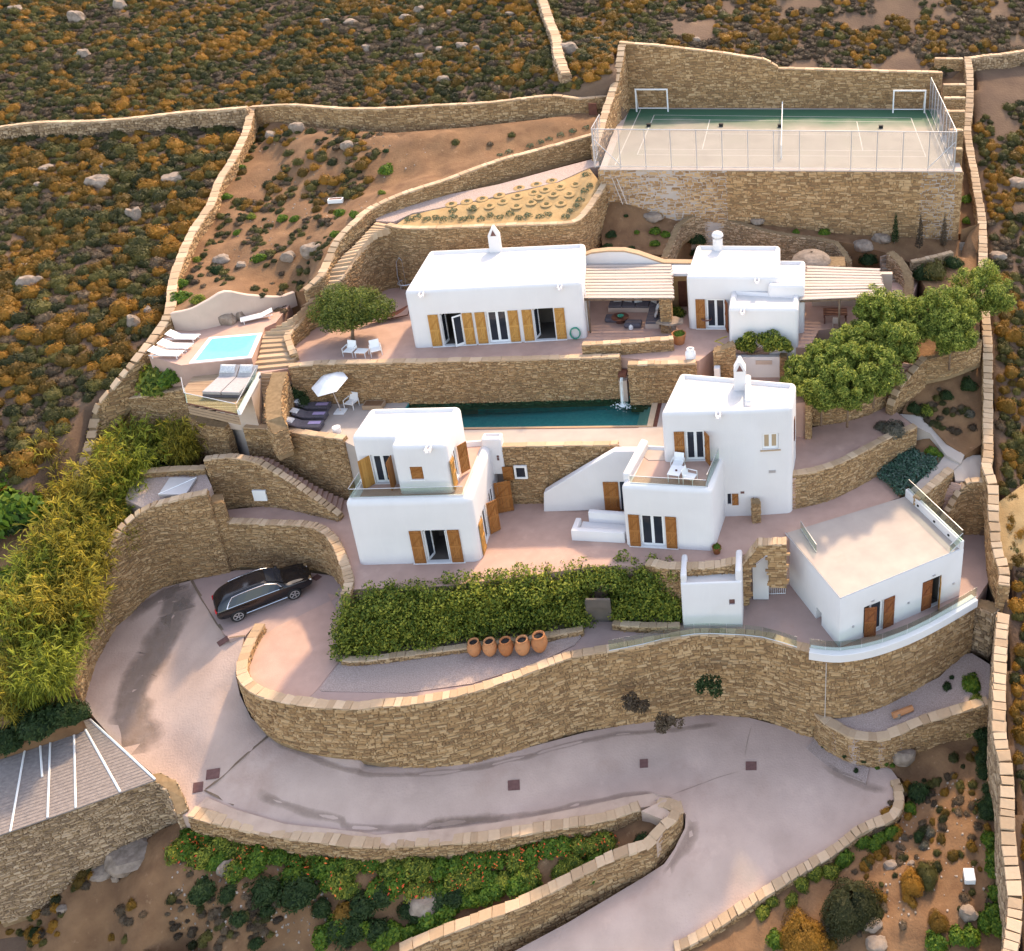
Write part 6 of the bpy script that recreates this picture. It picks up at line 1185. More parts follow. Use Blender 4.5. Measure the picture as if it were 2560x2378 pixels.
# gratings and covers
def cover(k, cs_, z, lb, m='iron', fr=False):
    q = [PG(k, x, y, z) for x, y in cs_]; c = sum(q, Vector())/4; b = MB(); n = len(q); b.add([p-c for p in q]+[p-c+Vector((0,0,.03)) for p in q], [tuple(range(n, 2*n))] + [(i, (i+1) % n, n+(i+1) % n, n+i) for i in range(n)])
    if (q[1]-q[0]).cross(q[2]-q[0]).z < 0: b.f = [f[::-1] for f in b.f]
    o = b.build('manhole_cover', M[m]); o.location = c + Vector((0, 0, .006)); return tag(o, lb, 'manhole cover', 'covers set in the drive')
def zroad(k, x, y, z): return z
cover(7, [(1088,897),(1158,886),(1153,938),(1083,948)], -3.55, 'larger square cover at the road junction'); cover(7, [(1018,965),(1070,957),(1066,1008),(1014,1018)], -3.75, 'smaller square cover below the larger one at the road junction')
cover(7, [(1140,225),(1195,190),(1210,210),(1155,247)], .01, 'grey cover by the low end wall near the parked car'); cover(8, [(988,953),(1050,947),(1052,1000),(990,1004)], -5.4, 'dark square cover at the left of the lower road')
cover(8, [(1682,841),(1725,838),(1726,882),(1683,885)], -6.15, 'small dark square cover in the middle of the lower road'); cover(9, [(430,852),(487,852),(487,896),(430,897)], -6.85, 'dark square cover at the right of the lower road')
cover('car', [(1780,310),(1880,238),(1960,285),(1860,350)], .01, 'dark grating in front of the parked car')
def crack(name, pts, w_, m, lb=None):
    q = catmull([tuple(p) for p in pts], .25); d = np.gradient(q[:, :2], axis=0); d /= np.linalg.norm(d, axis=1)[:, None]; mb = MB(); cov = []
    for i in range(len(q)):
        e = min(1, i/4, (len(q)-1-i)/4)
        for t in (-1, -.5, 0, .5, 1):
            n = np.array([d[i, 1], -d[i, 0]])*w_*t*(.75+.5*noise.noise(Vector((q[i, 0]*.8, q[i, 1]*.8, t*.6)))); x, y = q[i, :2]+n; g = drop((x, y, q[i, 2]+.3), .5) if abs(t) > .2 and w_ > .2 else Vector((x, y, q[i, 2])); mb.v.append((x, y, (g.z+.014) if w_ > .2 and abs(t) > .2 else q[i, 2])); cov.append((1-t*t)*e)
    mb.f = [(5*i+j, 5*i+5+j, 5*i+6+j, 5*i+1+j) for i in range(len(q)-1) for j in range(4)]
    for f_ in range(len(mb.f)):
        a, b_, c = (Vector(mb.v[j]) for j in mb.f[f_][:3])
        if (b_-a).cross(c-a).z < 0: mb.f[f_] = mb.f[f_][::-1]
    o = mb.build(name, M[m]); at = o.data.attributes.new('cover', 'FLOAT', 'POINT'); at.data.foreach_set('value', cov); tag(o, kind='structure')
# skylight roof at left
patch('flat_roof', [P(4,735,985,5.7), P(4,1130,945,5.7), P(4,1170,1030,5.7), P(4,1140,1085,5.7), P(4,960,1122,5.7), P(4,810,1160,5.3), P(4,690,1100,5.3)], M['gravel'], depth=2)
b = MB(); s_ = [P(4,878,1085,5.75), P(4,1028,1085,5.75), P(4,1088,992,5.75), P(4,942,990,5.75)]; c = sum(s_, Vector())/4; u = Vector((0, 0, .14)); b.add([p-c for p in s_]+[p-c+u for p in s_], [(4,5,6,7)]+[(i, (i+1) % 4, 4+(i+1) % 4, 4+i) for i in range(4)]); sk = b.build('skylight', M['metal']); sk.location = c; tag(sk, 'pale metal roof hatch with a diagonal ridge on the gravel roof', 'roof hatch')
b = MB(); b.tube([s_[0]-c+u*1.1, s_[2]-c+u*1.1], .035, 5); b.build('ridge', M['paint'], sk)
W_('garden_wall', 'low stone wall between the gravel roof and the tall reeds', [P(4,760,960,6.1), P(4,900,945,6.1), P(4,1130,935,6.1)], 4.4, thick=.45, cl=.5, seed=95)
D_ = H_[3].y - .1; pn = [PD(4,1393,1052,D_), PD(4,1466,1052,D_), PD(4,1480,1108,D_), PD(4,1408,1108,D_)]; x0, x1 = pn[3].x, pn[2].x
b = MB(); b.box((x0, D_-.06, pn[3].z), (x1, D_+.08, pn[0].z)); tag(b.build('service_box', M['paint'], bev=.01), 'pale square panel set in the stone stair wall', 'service box')
wd = YW[0].y - .06; q0 = PD(5,1080,985,wd); q1 = PD(5,1140,915,wd); ye = empty('wall_window', (q0.x, wd, q0.z)); tag(ye, 'small white framed window with a brown shutter in the pool deck wall', 'window')
ww, hh = q1.x-q0.x, q1.z-q0.z; b = MB(); b.box((0, -.08, 0), (.12, .06, hh)); b.box((ww-.12, -.08, 0), (ww, .06, hh)); b.box((.12, -.08, 0), (ww-.12, .06, .12)); b.box((.12, -.08, hh-.12), (ww-.12, .06, hh)); b.build('frame', M['paint'], ye)
b = MB(); b.box((.12, -.03, .12), (ww-.12, .02, hh-.12)); b.build('pane', M['glassdk'], ye); shutter(ye, T(-.72, -.06, -.02), .66, hh, 'woodmid')
W_('pillar', 'short stone pier at the right foot of the two storey house', [P(6,490,1235,T1)+Vector((0, 0, 1.55)), P(6,535,1230,T1)+Vector((0, 0, 1.45))], T1-.2, thick=.5, cope=False, seed=99, smooth=False)
b = MB(); p = P(6,585,1160,T1); b.tube([p, p+Vector((.02, .05, .6)), p+Vector((-.1, .1, 1.4)), p+Vector((-.16, .12, 2.6)), p+Vector((-.2, .1, 3.2))], .12, 7, r2=.1); b.tube([p+Vector((-.35, -.2, 0)), p+Vector((-.1, 0, .4)), p], .1, 6); b.tube([p+Vector((.2, -.3, 0)), p+Vector((.05, 0, .3))], .09, 6)
tag(b.build('bare_trunk', M['thorn'], smooth=True), 'bare grey tree trunk leaning on the stone wall beside the right house', 'tree trunk')
# road markings of use: drain lines, cracks, silt
def gl(pts, up=.012): return [PG(k, x, y) + Vector((0, 0, up)) for k, x, y in pts]
crack('drain_line', gl([(4,1060,1550),(4,1100,1620),(4,1140,1690),(7,1170,160)]), .1, 'dirt'); crack('drain_line', gl([(7,1205,200),(7,1250,192),(7,1290,188)]), .06, 'dirt')
crack('drain_line', gl([(7,1080,995),(7,1150,945),(7,1230,870),(7,1310,800),(7,1415,712)]), .09, 'dirt'); crack('drain_line', gl([(7,1075,1000),(7,1150,1040),(7,1230,1080)]), .07, 'dirt')
crack('wet_stain', gl([(4,1050,1570),(4,990,1650),(4,950,1740),(7,920,60),(7,890,140),(7,850,230),(7,810,310),(7,750,370),(7,710,440),(7,690,540),(7,690,630),(7,730,730),(7,770,820)]), 1.5, 'stain'); crack('wet_stain', gl([(4,1060,1560),(4,930,1610),(4,800,1680),(4,680,1760)]), .8, 'stain')
crack('silt_line', gl([(7,1330,1010),(7,1600,1110),(7,1800,1160),(8,150,1195),(8,450,1205),(8,800,1165),(8,1100,1130),(8,1400,1070),(8,1650,1025),(8,1800,1035)], .02), .34, 'silt'); crack('silt_line', gl([(8,500,1195),(8,700,1175),(8,850,1155),(8,1000,1145)], .03), .5, 'silt')
crack('silt_line', gl([(9,115,1085),(9,150,1180),(9,120,1280),(9,60,1360),(8,1800,1500)], .02), .6, 'silt')
crack('silt_line', gl([(7,1420,730),(7,1700,850),(8,200,905),(8,500,920),(8,800,890),(8,1100,820),(8,1500,720),(8,1800,690),(9,300,650)], .02), .3, 'silt'); crack('silt_line', gl([(9,820,840),(9,900,900),(9,1060,980),(9,1200,1010)], .02), .5, 'silt')
crack('crack_line', gl([(9,420,860),(9,440,740),(9,468,640)]), .06, 'silt'); crack('crack_line', gl([(9,430,895),(9,300,930),(9,150,985),(9,0,1040)]), .06, 'silt')
up_ = [(7,1090,1045),(7,1250,1112),(7,1500,1185),(7,1894,1228),(8,300,1243),(8,500,1226),(8,800,1196),(8,1100,1152),(8,1400,1092),(8,1600,1045),(8,1750,1024),(8,1850,1042),(9,40,1075)]
patch('kerb_walk', [PG(k, x, y) + Vector((0, 0, .1)) for k, x, y in up_] + [p + Vector((0, .1, -.02)) for p in MM[::-1]], M['kerbwalk'], depth=.5)
patch('hairpin_cap', [P(8,1690,1110,-6.55), P(8,1790,1062,-6.5), P(9,0,1048,-6.48), P(9,60,1062,-6.4), P(9,92,1100,-6.37), P(9,70,1150,-6.37), P(9,0,1212,-6.42), P(8,1770,1282,-6.62), P(8,1760,1230,-6.7), P(8,1840,1170,-6.6)], M['kerbwalk'], depth=1.2)
# white bits
b = MB(); b.box((-.55, -.25, 0), (.55, .25, .3)); o = b.build('white_trough', M['paint']); o.location = PG(1,1857,1118,16.25); o.rotation_euler.z = R(10); tag(o, 'white trough lying in the upper garden scrub', 'trough'); b = MB(); b.box((-.47, -.17, .2), (.47, .17, .305)); b.build('soil_bed', M['wooddk'], o)
b = MB(); b.box((-.28, -.33, 0), (.28, .33, .35)); o = b.build('white_box', M['paint'], bev=.02); o.location = PG(9,1605,1465,-7.35); tag(o, 'white masonry box in the right garden slope', 'box')
b = MB(); b.tube([(-.6, -.2, .2), (.6, .3, .22)], .19, 9); o = b.build('clay_pipe', M['clay']); o.location = PG(9,1255,605,-4.85); tag(o, 'rusty brown pipe lying on the gravel shelf', 'pipe'); b = MB(); b.box((-.22, -.2, 0), (.22, .2, .34)); o = b.build('stone_block', M['rock'], bev=.04); o.location = PG(9,1222,612,-4.9); tag(o, 'pale stone block beside the rusty pipe', 'stone')
p = PD(9,848,600,41.0); b = MB(); b.tube([(p.x, 40.95, -.6), (p.x-.02, 40.9, -5.0)], .03, 6); tag(b.build('downpipe', M['cane']), 'thin vertical pipe on the great retaining wall', 'pipe')
# lower left mat roof
mz = lambda x, y: -1.9 - (y-620)/325*.7
rf = [(480,622),(820,945),(400,1097),(0,1236),(-200,1300),(-200,870),(0,802),(200,735),(390,652)]
q = [P(7, x, y, -2.3) for x, y in rf]; o0 = q[0]; mr = empty('mat_roof', o0); tag(mr, 'woven mat roof with white battens at the lower left edge', 'roof')
b = MB(); b.prism([(p.x-o0.x, p.y-o0.y) for p in q][::-1], -.08, 0); b.build('woven_mat', M['mat'], mr)
for (x0, y0, x1, y1) in ((474,628,815,942),(426,640,632,1008),(388,655,398,1092),(265,728,250,1143),(210,742,222,930),(134,768,54,1216)):
    b = MB(); b.tube([P(7,x0,y0,-2.27)-o0, P(7,x1,y1,-2.27)-o0], .05, 4); b.build('batten', M['paint'], mr)
fa = P(7,0,802,-2.3)
for i in range(26):                                     # woven ribs across the mat
    a = q[0].lerp(q[5], 0); t = (i+.5)/26; s0 = q[5].lerp(q[4], t); s1 = q[0].lerp(q[1], t); b = MB(); b.tube([s0-o0+Vector((0,0,.004)), s1-o0+Vector((0,0,.004))], .018, 4); b.build('mat_rib', M['mat'], mr)
W_('retaining_wall', 'old stone wall under the woven mat roof at lower left', [P(7,-200,1310,-2.6), P(7,0,1245,-2.6), P(7,400,1105,-2.6), P(7,815,955,-2.6), P(7,930,1130,-3.9)], [-8.5, -8.5, -8.3, -8, -7.5], thick=.5, cope=False, seed=96, mt='stonegrey')
# ---------------------------------------------------------------- the car, a large estate
dirv = Vector((.818, .575, 0)); lft = Vector((-.575, .818, 0)); org = Vector((-32.56, 43.54, .0)) - dirv*.95 + lft*.86
car = empty('parked_car', org + Vector((0, 0, .012)), math.atan2(dirv.y, dirv.x)); car.scale = (1.1, 1.08, 1.08); tag(car, 'shiny black estate car parked under the curved stone wall', 'car')
sec = [(0, .52, .86, .9, .74, .6), (.06, .42, .95, 1.08, .84, .66), (.2, .33, 1.0, 1.3, .91, .68), (.55, .3, 1.02, 1.56, .95, .66), (1.1, .28, 1.03, 1.66, .965, .66), (1.9, .27, 1.03, 1.69, .965, .67), (2.5, .27, 1.02, 1.66, .96, .66), (2.95, .28, 1.01, 1.5, .955, .68), (3.4, .28, 1.0, 1.17, .95, .74), (3.6, .28, .98, 1.06, .945, .74), (4.2, .3, .92, .98, .92, .7), (4.6, .34, .84, .88, .86, .62), (4.78, .42, .74, .77, .76, .52)]
b = MB()
for x, zb, zl, zr_, hw_, hr in sec:
    half = [(hw_*.8, zb), (hw_*.97, zb+.12), (hw_, (zb+zl)/2+.05), (hw_*.975, zl-.04), (hw_*.94, zl+.02), (hr+.03, zr_-.07), (hr*.88, zr_-.012), (hr*.4, zr_)]
    b.v += [(x, -y, z) for y, z in half] + [(x, y, z) for y, z in half[::-1]]
n = 16; b.f = [(i*n+j, i*n+(j+1) % n, (i+1)*n+(j+1) % n, (i+1)*n+j) for i in range(len(sec)-1) for j in range(n)] + [tuple(range(n))[::-1], tuple((len(sec)-1)*n+j for j in range(n))]
body = b.build('body', M['carpaint'], car, smooth=True); md = body.modifiers.new('s', 'SUBSURF'); md.levels = 2; md.render_levels = 2
def cz(x, i): return np.interp(x, [s[0] for s in sec], [s[i] for s in sec])
for s in (-1, 1):
    xs = [.55, .9, 1.3, 1.7, 2.1, 2.5, 2.8, 3.05, 3.25]; lo = [(x, s*(cz(x, 4)*.955), cz(x, 2)+.035) for x in xs]; hi = [(x, s*((cz(x, 5)+.05)), min(cz(x, 3)-.1, cz(x, 3)-.1)) for x in xs]; hi[0] = (.7, s*.8, 1.3); hi[-1] = (3.22, s*.87, 1.11)
    b = MB(); b.v = [(x, y+s*.012, z) for x, y, z in lo] + [(x, y+s*.012, z) for x, y, z in hi]; k = len(xs); b.f = [(i, i+1, k+i+1, k+i) if s < 0 else (i, k+i, k+i+1, i+1) for i in range(k-1)]; sw = b.build('side_window', M['glassdk'], car)
    b = MB(); rp = [(x, y+s*.018, z) for x, y, z in lo] + [(x, y+s*.018, z) for x, y, z in hi[::-1]] + [(lo[0][0], lo[0][1]+s*.018, lo[0][2])]; b.tube(rp, .02, 5); b.build('chrome_trim', M['chrome'], sw)
    b = MB(); b.tube([(1.35, s*.975, .36), (3.35, s*.97, .36)], .022, 5); b.build('sill_trim', M['chrome'], car)
    b = MB(); b.box((3.1, s*1.0-.1, 1.02), (3.3, s*1.0+.1, 1.16)); b.build('wing_mirror', M['carpaint'], car, bev=.04)
    b = MB(); b.box((.0, s*.62-.17, .88), (.14, s*.62+.17, .99)); b.box((.1, s*.74-.09, .86), (.34, s*.80+.06, .98)); b.build('tail_light', M['redlamp'], car, bev=.03)
    b = MB(); b.box((4.52, s*.6-.2, .72), (4.72, s*.6+.2, .83)); b.build('headlight', M['chrome'], car, bev=.04)
    b = MB(); b.tube([(1.0, s*.58, 1.67), (1.1, s*.58, 1.73), (2.6, s*.58, 1.72), (2.75, s*.58, 1.66)], .018, 5); b.build('roof_rail', M['carpaint'], car)
    for x in (.95, 3.72):
        wh = MB(); wh.lathe([(.2, -.12), (.33, -.12), (.36, -.08), (.36, .08), (.33, .12), (.2, .12)], 24); w0 = wh.build('wheel', M['black'], car, T(x, s*.87, .36) @ RX(R(90)))
        rm = MB(); rm.lathe([(.001, .0), (.21, .0)], 20); rm.build('hub', M['black'], w0, T(0, 0, s*-.06))
        sp_ = MB(); [sp_.box((.03, -.025, -.01), (.24, .025, .02), RZ(R(72*i)) @ T(0, 0, -s*.11)) for i in range(5)]; sp_.lathe([(.21, -.02), (.245, -.02), (.245, .02), (.21, .02)], 24, (0, 0, -s*.11)); sp_.build('rim', M['metal'], w0)
b = MB(); xs = [2.62, 3.02, 3.36]; b.v = [(x, yy*cz(x, 5)*.92, cz(x, 3)+.004+.0*yy) for x in xs for yy in (-1, 0, 1)]; b.f = [(i*3+j, i*3+j+1, i*3+4+j, i*3+3+j)[::-1] for i in range(2) for j in range(2)]; b.build('windscreen', M['glassdk'], car)

b = MB(); a = P('G',1460,1045,T3); b.tube([P('G',1465,1040,T3)+Vector((0,0,.03)), P('G',1415,1055,T3)+Vector((0,0,.03)), P('G',1352,1085,T3)+Vector((0,0,.03)), P('G',1400,1095,T3)+Vector((0,0,.03)), P('G',1440,1120,T3)+Vector((0,0,.03))], .035, 6)
M['yellow'] = mat('yellow_hose', (.55, .42, .08), rough=.6); tag(b.build('yellow_hose', M['yellow']), 'yellow hose lying on the terrace between the jars and the cottage', 'hose')
ov = empty('stone_oven', (2.2, 65.4, T3)); tag(ov, 'rough stone outdoor oven with dark openings behind the right pergola', 'oven')
b = MB(); b.box((-1.9, 0, 0), (1.9, 1.6, 2.4)); b.build('core', M['mortar'], ov); sb = MB(); stones_on(sb, np.array([[-1.9, 0], [1.9, 0]]), np.array([0., 0.]), np.array([2.4, 2.4]), np.array([[0, -1.], [0, -1.]]), seed=4); q = sb.build('face_stones', M['stonegrey'], ov); q['kind'] = 'stuff'
b = MB(); b.box((-1.5, -.09, 1.2), (-.6, .02, 2.0)); b.box((.1, -.09, .9), (1.5, .02, 2.05)); b.build('opening', M['inside'], ov)
b = MB(); n = 7; [b.lathe([(1.5*math.cos(i/n*1.5), 1.5*math.sin(i/n*1.5)*.55), (1.5*math.cos((i+1)/n*1.5), 1.5*math.sin((i+1)/n*1.5)*.55)], 18, (-.6, .9, 2.3)) for i in range(n)]; b.build('dome', M['rock'], ov, smooth=True)
p0 = PG(2,1510,1085); p1 = PG(2,1545,1125); b = MB(); [b.tube([p0+Vector((dx, 0, 1.6)), p1+Vector((dx+.3, -.3, .05))], .04, 5) for dx in (0, .35)]; tag(b.build('ladder', M['cane']), 'pale ladder leaning at the left foot of the court wall', 'ladder')
p = PD(2,1397,600,TOPW[-2].y-.15); b = MB(); b.box((-.35, -.12, -.75), (.35, .0, .5)); o = b.build('service_hatch', M['wooddk']); o.location = p; tag(o, 'dark hatch in the top garden wall beside the court', 'hatch')
# ---------------------------------------------------------------- planting
RG = np.random.default_rng(5)
def quads(name, V, m, parent=None, mx=None):
    n = len(V); me = bpy.data.meshes.new(name); me.vertices.add(4*n); me.vertices.foreach_set('co', V.reshape(-1).astype(np.float32))
    me.loops.add(4*n); me.loops.foreach_set('vertex_index', np.arange(4*n, dtype=np.int32)); me.polygons.add(n); me.polygons.foreach_set('loop_start', np.arange(0, 4*n, 4, dtype=np.int32))
    me.materials.append(M[m]); me.update(calc_edges=True); return me
def unit(v): return v/(np.linalg.norm(v, axis=-1, keepdims=True)+1e-9)
def leaves(blobs, n, size, asp=.5, shell=.55, up=.35, rg=RG):
    B = np.array(blobs, float); wgt = (B[:, 3]*B[:, 4]+B[:, 4]*B[:, 5]+B[:, 3]*B[:, 5]); k = rg.choice(len(B), n, p=wgt/wgt.sum())
    d = unit(rg.normal(size=(n, 3))); r = shell+(1-shell)*rg.random((n, 1))**.6; p = B[k, :3]+d*r*B[k, 3:6]
    nr = unit(d*.8+rg.normal(size=(n, 3))*.55+np.array([0, 0, up])); a = unit(np.cross(nr, rg.normal(size=(n, 3)))); b = np.cross(nr, a)
    s = size*rg.uniform(.6, 1.4, (n, 1)); a = a*s; b = b*s*asp
    return np.stack([p-a*.5, p+b*.5+a*.05, p+a*.55, p-b*.5+a*.05], 1)
def dome(n, size, rz=.8, lump=7, asp=.5, core=True):
    ph = RG.uniform(0, 6.28, 6)
    def rad(a, e): return .66+.07*np.sin(2*a+ph[0])+.06*np.sin(3*a+ph[1])*np.cos(e)+.05*np.sin(5*a+ph[2])+.06*np.sin(4*e+ph[3]+a)
    Q = []; na, ne = 10, 4
    for i in range(na):
        for j in range(ne):
            c = []
            for (u, v) in ((i, j), (i+1, j), (i+1, j+1), (i, j+1)):
                a = 2*np.pi*(u % na)/na; e = np.pi/2*v/ne-.12; r = rad(a, e)*.9; c.append([r*np.cos(e)*np.cos(a), r*np.cos(e)*np.sin(a), r*rz*np.sin(e)])
            Q.append(c)
    a = RG.uniform(0, 6.28, n); e = np.arcsin(RG.uniform(-.05, 1, n)); r = rad(a, e)*RG.uniform(.92, 1.12, n)
    d = np.stack([np.cos(e)*np.cos(a), np.cos(e)*np.sin(a), np.sin(e)*rz], 1); p = d*r[:, None]; nr = unit(d*1.1+RG.normal(size=(n, 3))*.38+[0, 0, .1])
    t = unit(np.cross(nr, RG.normal(size=(n, 3)))); b = np.cross(nr, t); s = size*RG.uniform(.6, 1.4, (n, 1)); t = t*s; b = b*s*asp
    L = np.stack([p-t*.5, p+b*.5, p+t*.5, p-b*.5], 1); return np.concatenate([np.array(Q), L]) if core else L
def rocky(name, sx, sy, sz, seed, m='rock'):
    bm = bmesh.new(); bmesh.ops.create_icosphere(bm, subdivisions=3, radius=1)
    for v in bm.verts:
        c = v.co.copy(); f = 1+.34*noise.noise(c*1.1+Vector((seed*3.1, 0, 0)))+.14*noise.noise(c*3+Vector((0, seed*2.2, 0)))
        q = max(-.8, min(.75, c.z)); v.co = Vector((c.x*sx*f, c.y*sy*f, q*sz*f))
    me = bpy.data.meshes.new(name); bm.to_mesh(me); bm.free(); me.materials.append(M[m]); me.polygons.foreach_set('use_smooth', [True]*len(me.polygons)); me.set_sharp_from_angle(angle=R(28)); return me
VAR = {}
def variants(key, m, k, n, size, rz=.8, asp=.4, core=True): VAR[key] = [quads(key, dome(n, size, rz, asp=asp, core=core), m) for _ in range(k)]
variants('scrub', 'scrub', 4, 420, .15, .95); variants('scrubgreen', 'scrubgreen', 4, 400, .16, .85); variants('scrubgrey', 'scrubgrey', 3, 320, .16, .65); variants('bigscrub', 'scrub', 1, 5000, .055, 1.0); variants('biggreen', 'scrubgreen', 2, 5000, .055, 1.0)
variants('dkleaf', 'dkleaf', 3, 700, .15, .9); variants('brleaf', 'brleaf', 4, 520, .2, .8, .55); variants('greyleaf', 'greyleaf', 2, 700, .14, .7); variants('hedge', 'hedge', 3, 620, .17, .85)
variants('agave', 'agave', 3, 90, .42, .7, .25, False); variants('flower', 'flower', 3, 26, .15, core=False); variants('pinkfl', 'pinkfl', 1, 60, .12, core=False)
def bush(name, key, p, r, label, cat='shrub', group=None, i=None, sz=None):
    v = VAR[key]; o = link(name, v[(i if i is not None else rnd.randrange(99)) % len(v)]); o.location = p; o.rotation_euler.z = rnd.uniform(0, 6.28); s = r*rnd.uniform(.92, 1.1); o.scale = (s, s*rnd.uniform(.9, 1.1), s*(sz or 1)); return tag(o, label, cat, group)
def ppm(p): return FOC/(CP*(p.y+(HC-p.z)*TP))        # pixels per metre there
def limb_tree(name, label, base, crown, blobs, nleaf, size, m, cat='tree', group=None, tr=.14):
    """tapered trunk, limbs to every clump, crown of separate leaves"""
    e = empty(name, base); tag(e, label, cat, group); base = Vector(base); c = Vector(crown)-base; b = MB(); fork = c*.45
    b.tube([(0, 0, -.2), fork*.5+Vector((rnd.uniform(-.1, .1), rnd.uniform(-.1, .1), 0)), fork], tr, 7, r2=tr*.65)
    for q in blobs[::max(1, len(blobs)//9)]: g = Vector(q[:3])-base; b.tube([fork, fork.lerp(g, .5)+Vector((0, 0, -.1)), g], tr*.5, 5, r2=tr*.15)
    b.build('trunk', M['thorn'], e, smooth=True); V = leaves([(q[0]-base.x, q[1]-base.y, q[2]-base.z, *q[3:]) for q in blobs], nleaf, size, asp=.3 if m == 'pine' else .5, shell=.3 if m == 'pine' else .55); o = link('crown', quads('crown', V, m), e); return e
def clumps(c, rx, ry, rz, n, r):
    out = []
    for i in range(n):
        d = unit(RG.normal(size=3)); q = RG.uniform(.45, 1.02); s = r*RG.uniform(.6, 1.4); out.append((c[0]+d[0]*rx*q, c[1]+d[1]*ry*q, c[2]+d[2]*rz*q*(1 if d[2] > 0 else .6), s, s, s*.85))
    return out
# olive by the long house
p = P(5,178,222,T3); c = P(0,686,596,T3+2.45)
limb_tree('olive_tree', 'round olive tree on the upper terrace left of the long house', p, c, clumps(c, 2.5, 1.9, 1.5, 60, .72), 26000, .14, 'olive', tr=.13)
# row of round trees at the right
row = [(1712,592,12.4,1.5),(1905,560,12.5,1.75),(1840,600,12.2,1.6),(1785,606,12.0,1.4),(1850,632,11.7,1.35),(1735,652,11.3,1.45),(1672,650,11.3,1.3),(1636,690,10.7,1.45),(1588,694,10.5,1.2),(1700,705,10.5,1.5),(1596,738,10.0,1.35),(1648,742,9.9,1.45),(1556,718,10.1,1.05)]
rl_ = ['tree standing in front of the right pergola roof', 'tallest tree at the right end of the row, over the boundary wall', 'second tree from the right end of the row', 'small tree between the pergola tree and the right end of the row', 'tree with bare stems showing above the garden wall', 'tree in the middle of the row behind the side stair', 'tree at the rear of the row beside the pergola floor',
       'tree in the centre of the left group', 'tree at the rear left of the group beside the cottage', 'front tree of the row above the side stair', 'front left tree above the curved stone wall', 'front tree in the middle above the curved stone wall', 'leftmost small tree touching the vine']
for (x, y, z, r), lb in zip(row, rl_):
    c = P(0, x, y, z); g = min(c.z-1.2, 7.2+.42*(c.y-55.3)); limb_tree('round_tree', 'grey green '+lb, (c.x, c.y, g), c, clumps(c-Vector((0, 0, .6)), r*1.2, r*1.15, r*1.35, 80, r*.3), 17000, .22, 'pine', group='round trees above the curved wall', tr=.09)
# hedge
def hedge(name, label, line, wid, hgt, n, m='hedge', z0=0.0, rr=.75, size=.2, extra=()):
    q = catmull([tuple(p) for p in line], .45); e = empty(name, Vector(q[0])); tag(e, label, 'hedge'); o = q[0]; bl = []
    for i, p in enumerate(q):
        for z in np.arange(z0+.45, hgt, .62):
            f = 1-.25*(z/hgt)**3; edge = min(1, .55+.2*min(i, len(q)-1-i))
            for y in ((-.5, 0, .5) if wid > 1 else (0,)): bl.append((p[0]-o[0]+RG.normal()*.12, p[1]-o[1]+y*wid*f+RG.normal()*.12, p[2]-o[2]+z*edge+RG.normal()*.12, rr*f, rr*f*.9, rr*.72))
    for i in range(len(q)//1): p = q[i]; bl.append((p[0]-o[0], p[1]-o[1]+RG.uniform(-.5, .5)*wid, p[2]-o[2]+hgt+RG.uniform(-.25, .35), .38, .38, .42))
    bl += [(p[0]-o[0], p[1]-o[1], p[2]-o[2], .6, .6, .5) for p in extra]
    link('foliage', quads('foliage', leaves(bl, n, size, .5, .5), m), e)
    b = MB(); [b.tube([(p[0]-o[0], p[1]-o[1], p[2]-o[2]-.2), (p[0]-o[0]+rnd.uniform(-.2, .2), p[1]-o[1], p[2]-o[2]+hgt*.7)], .04, 5, r2=.015) for p in q[::3]]; b.build('stems', M['thorn'], e)
off = Vector((0, 1.35, 0))
hedge('hedge', 'long tall clipped oleander hedge below the courtyard, clay jars in front', [P(7,1790,322,.0)+Vector((.1, 1.3, 0)), P(8,250,320,0)+off, P(8,700,264,0)+off, P(8,1200,192,-.1)+off, P(8,1375,160,-.15)+off], 1.5, 3.45, 85000, size=.165, extra=[P(8,1375+25*i,165,-.15)+off+Vector((0, .3*j-.3, 2.75+.35*(j % 2))) for i in range(9) for j in range(3)])
hedge('hedge', 'short tall hedge right of the gap beside the white booth', [P(8,1560,132,-.15)+off*.9, P(8,1700,143,-.2)+off*.9, P(8,1865,140,-.25)+off*.9], 1.3, 3.3, 30000, size=.165)
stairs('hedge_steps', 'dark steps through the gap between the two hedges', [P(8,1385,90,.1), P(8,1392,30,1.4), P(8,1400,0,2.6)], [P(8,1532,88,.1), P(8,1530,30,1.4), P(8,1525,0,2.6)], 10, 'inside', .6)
# vine over the cottage wall
c1, c2, c3 = PD('UR',545,1010,57.0), PD('UR',740,1000,57.0), PD('UR',640,950,57.0); pv = P('UR',500,1200,8.6)
bl = clumps(c1, .9, .5, .7, 9, .42)+clumps(c2, 1.0, .5, .6, 9, .42)+clumps(PD('UR',870,1020,57.0), .6, .4, .4, 5, .32)+clumps(PD('UR',575,930,57.0), .3, .3, .35, 3, .26)
limb_tree('vine', 'leafy vine arching over the white wall in front of the cottage', pv, c3, bl, 4200, .2, 'hedge', cat='vine', tr=.07)
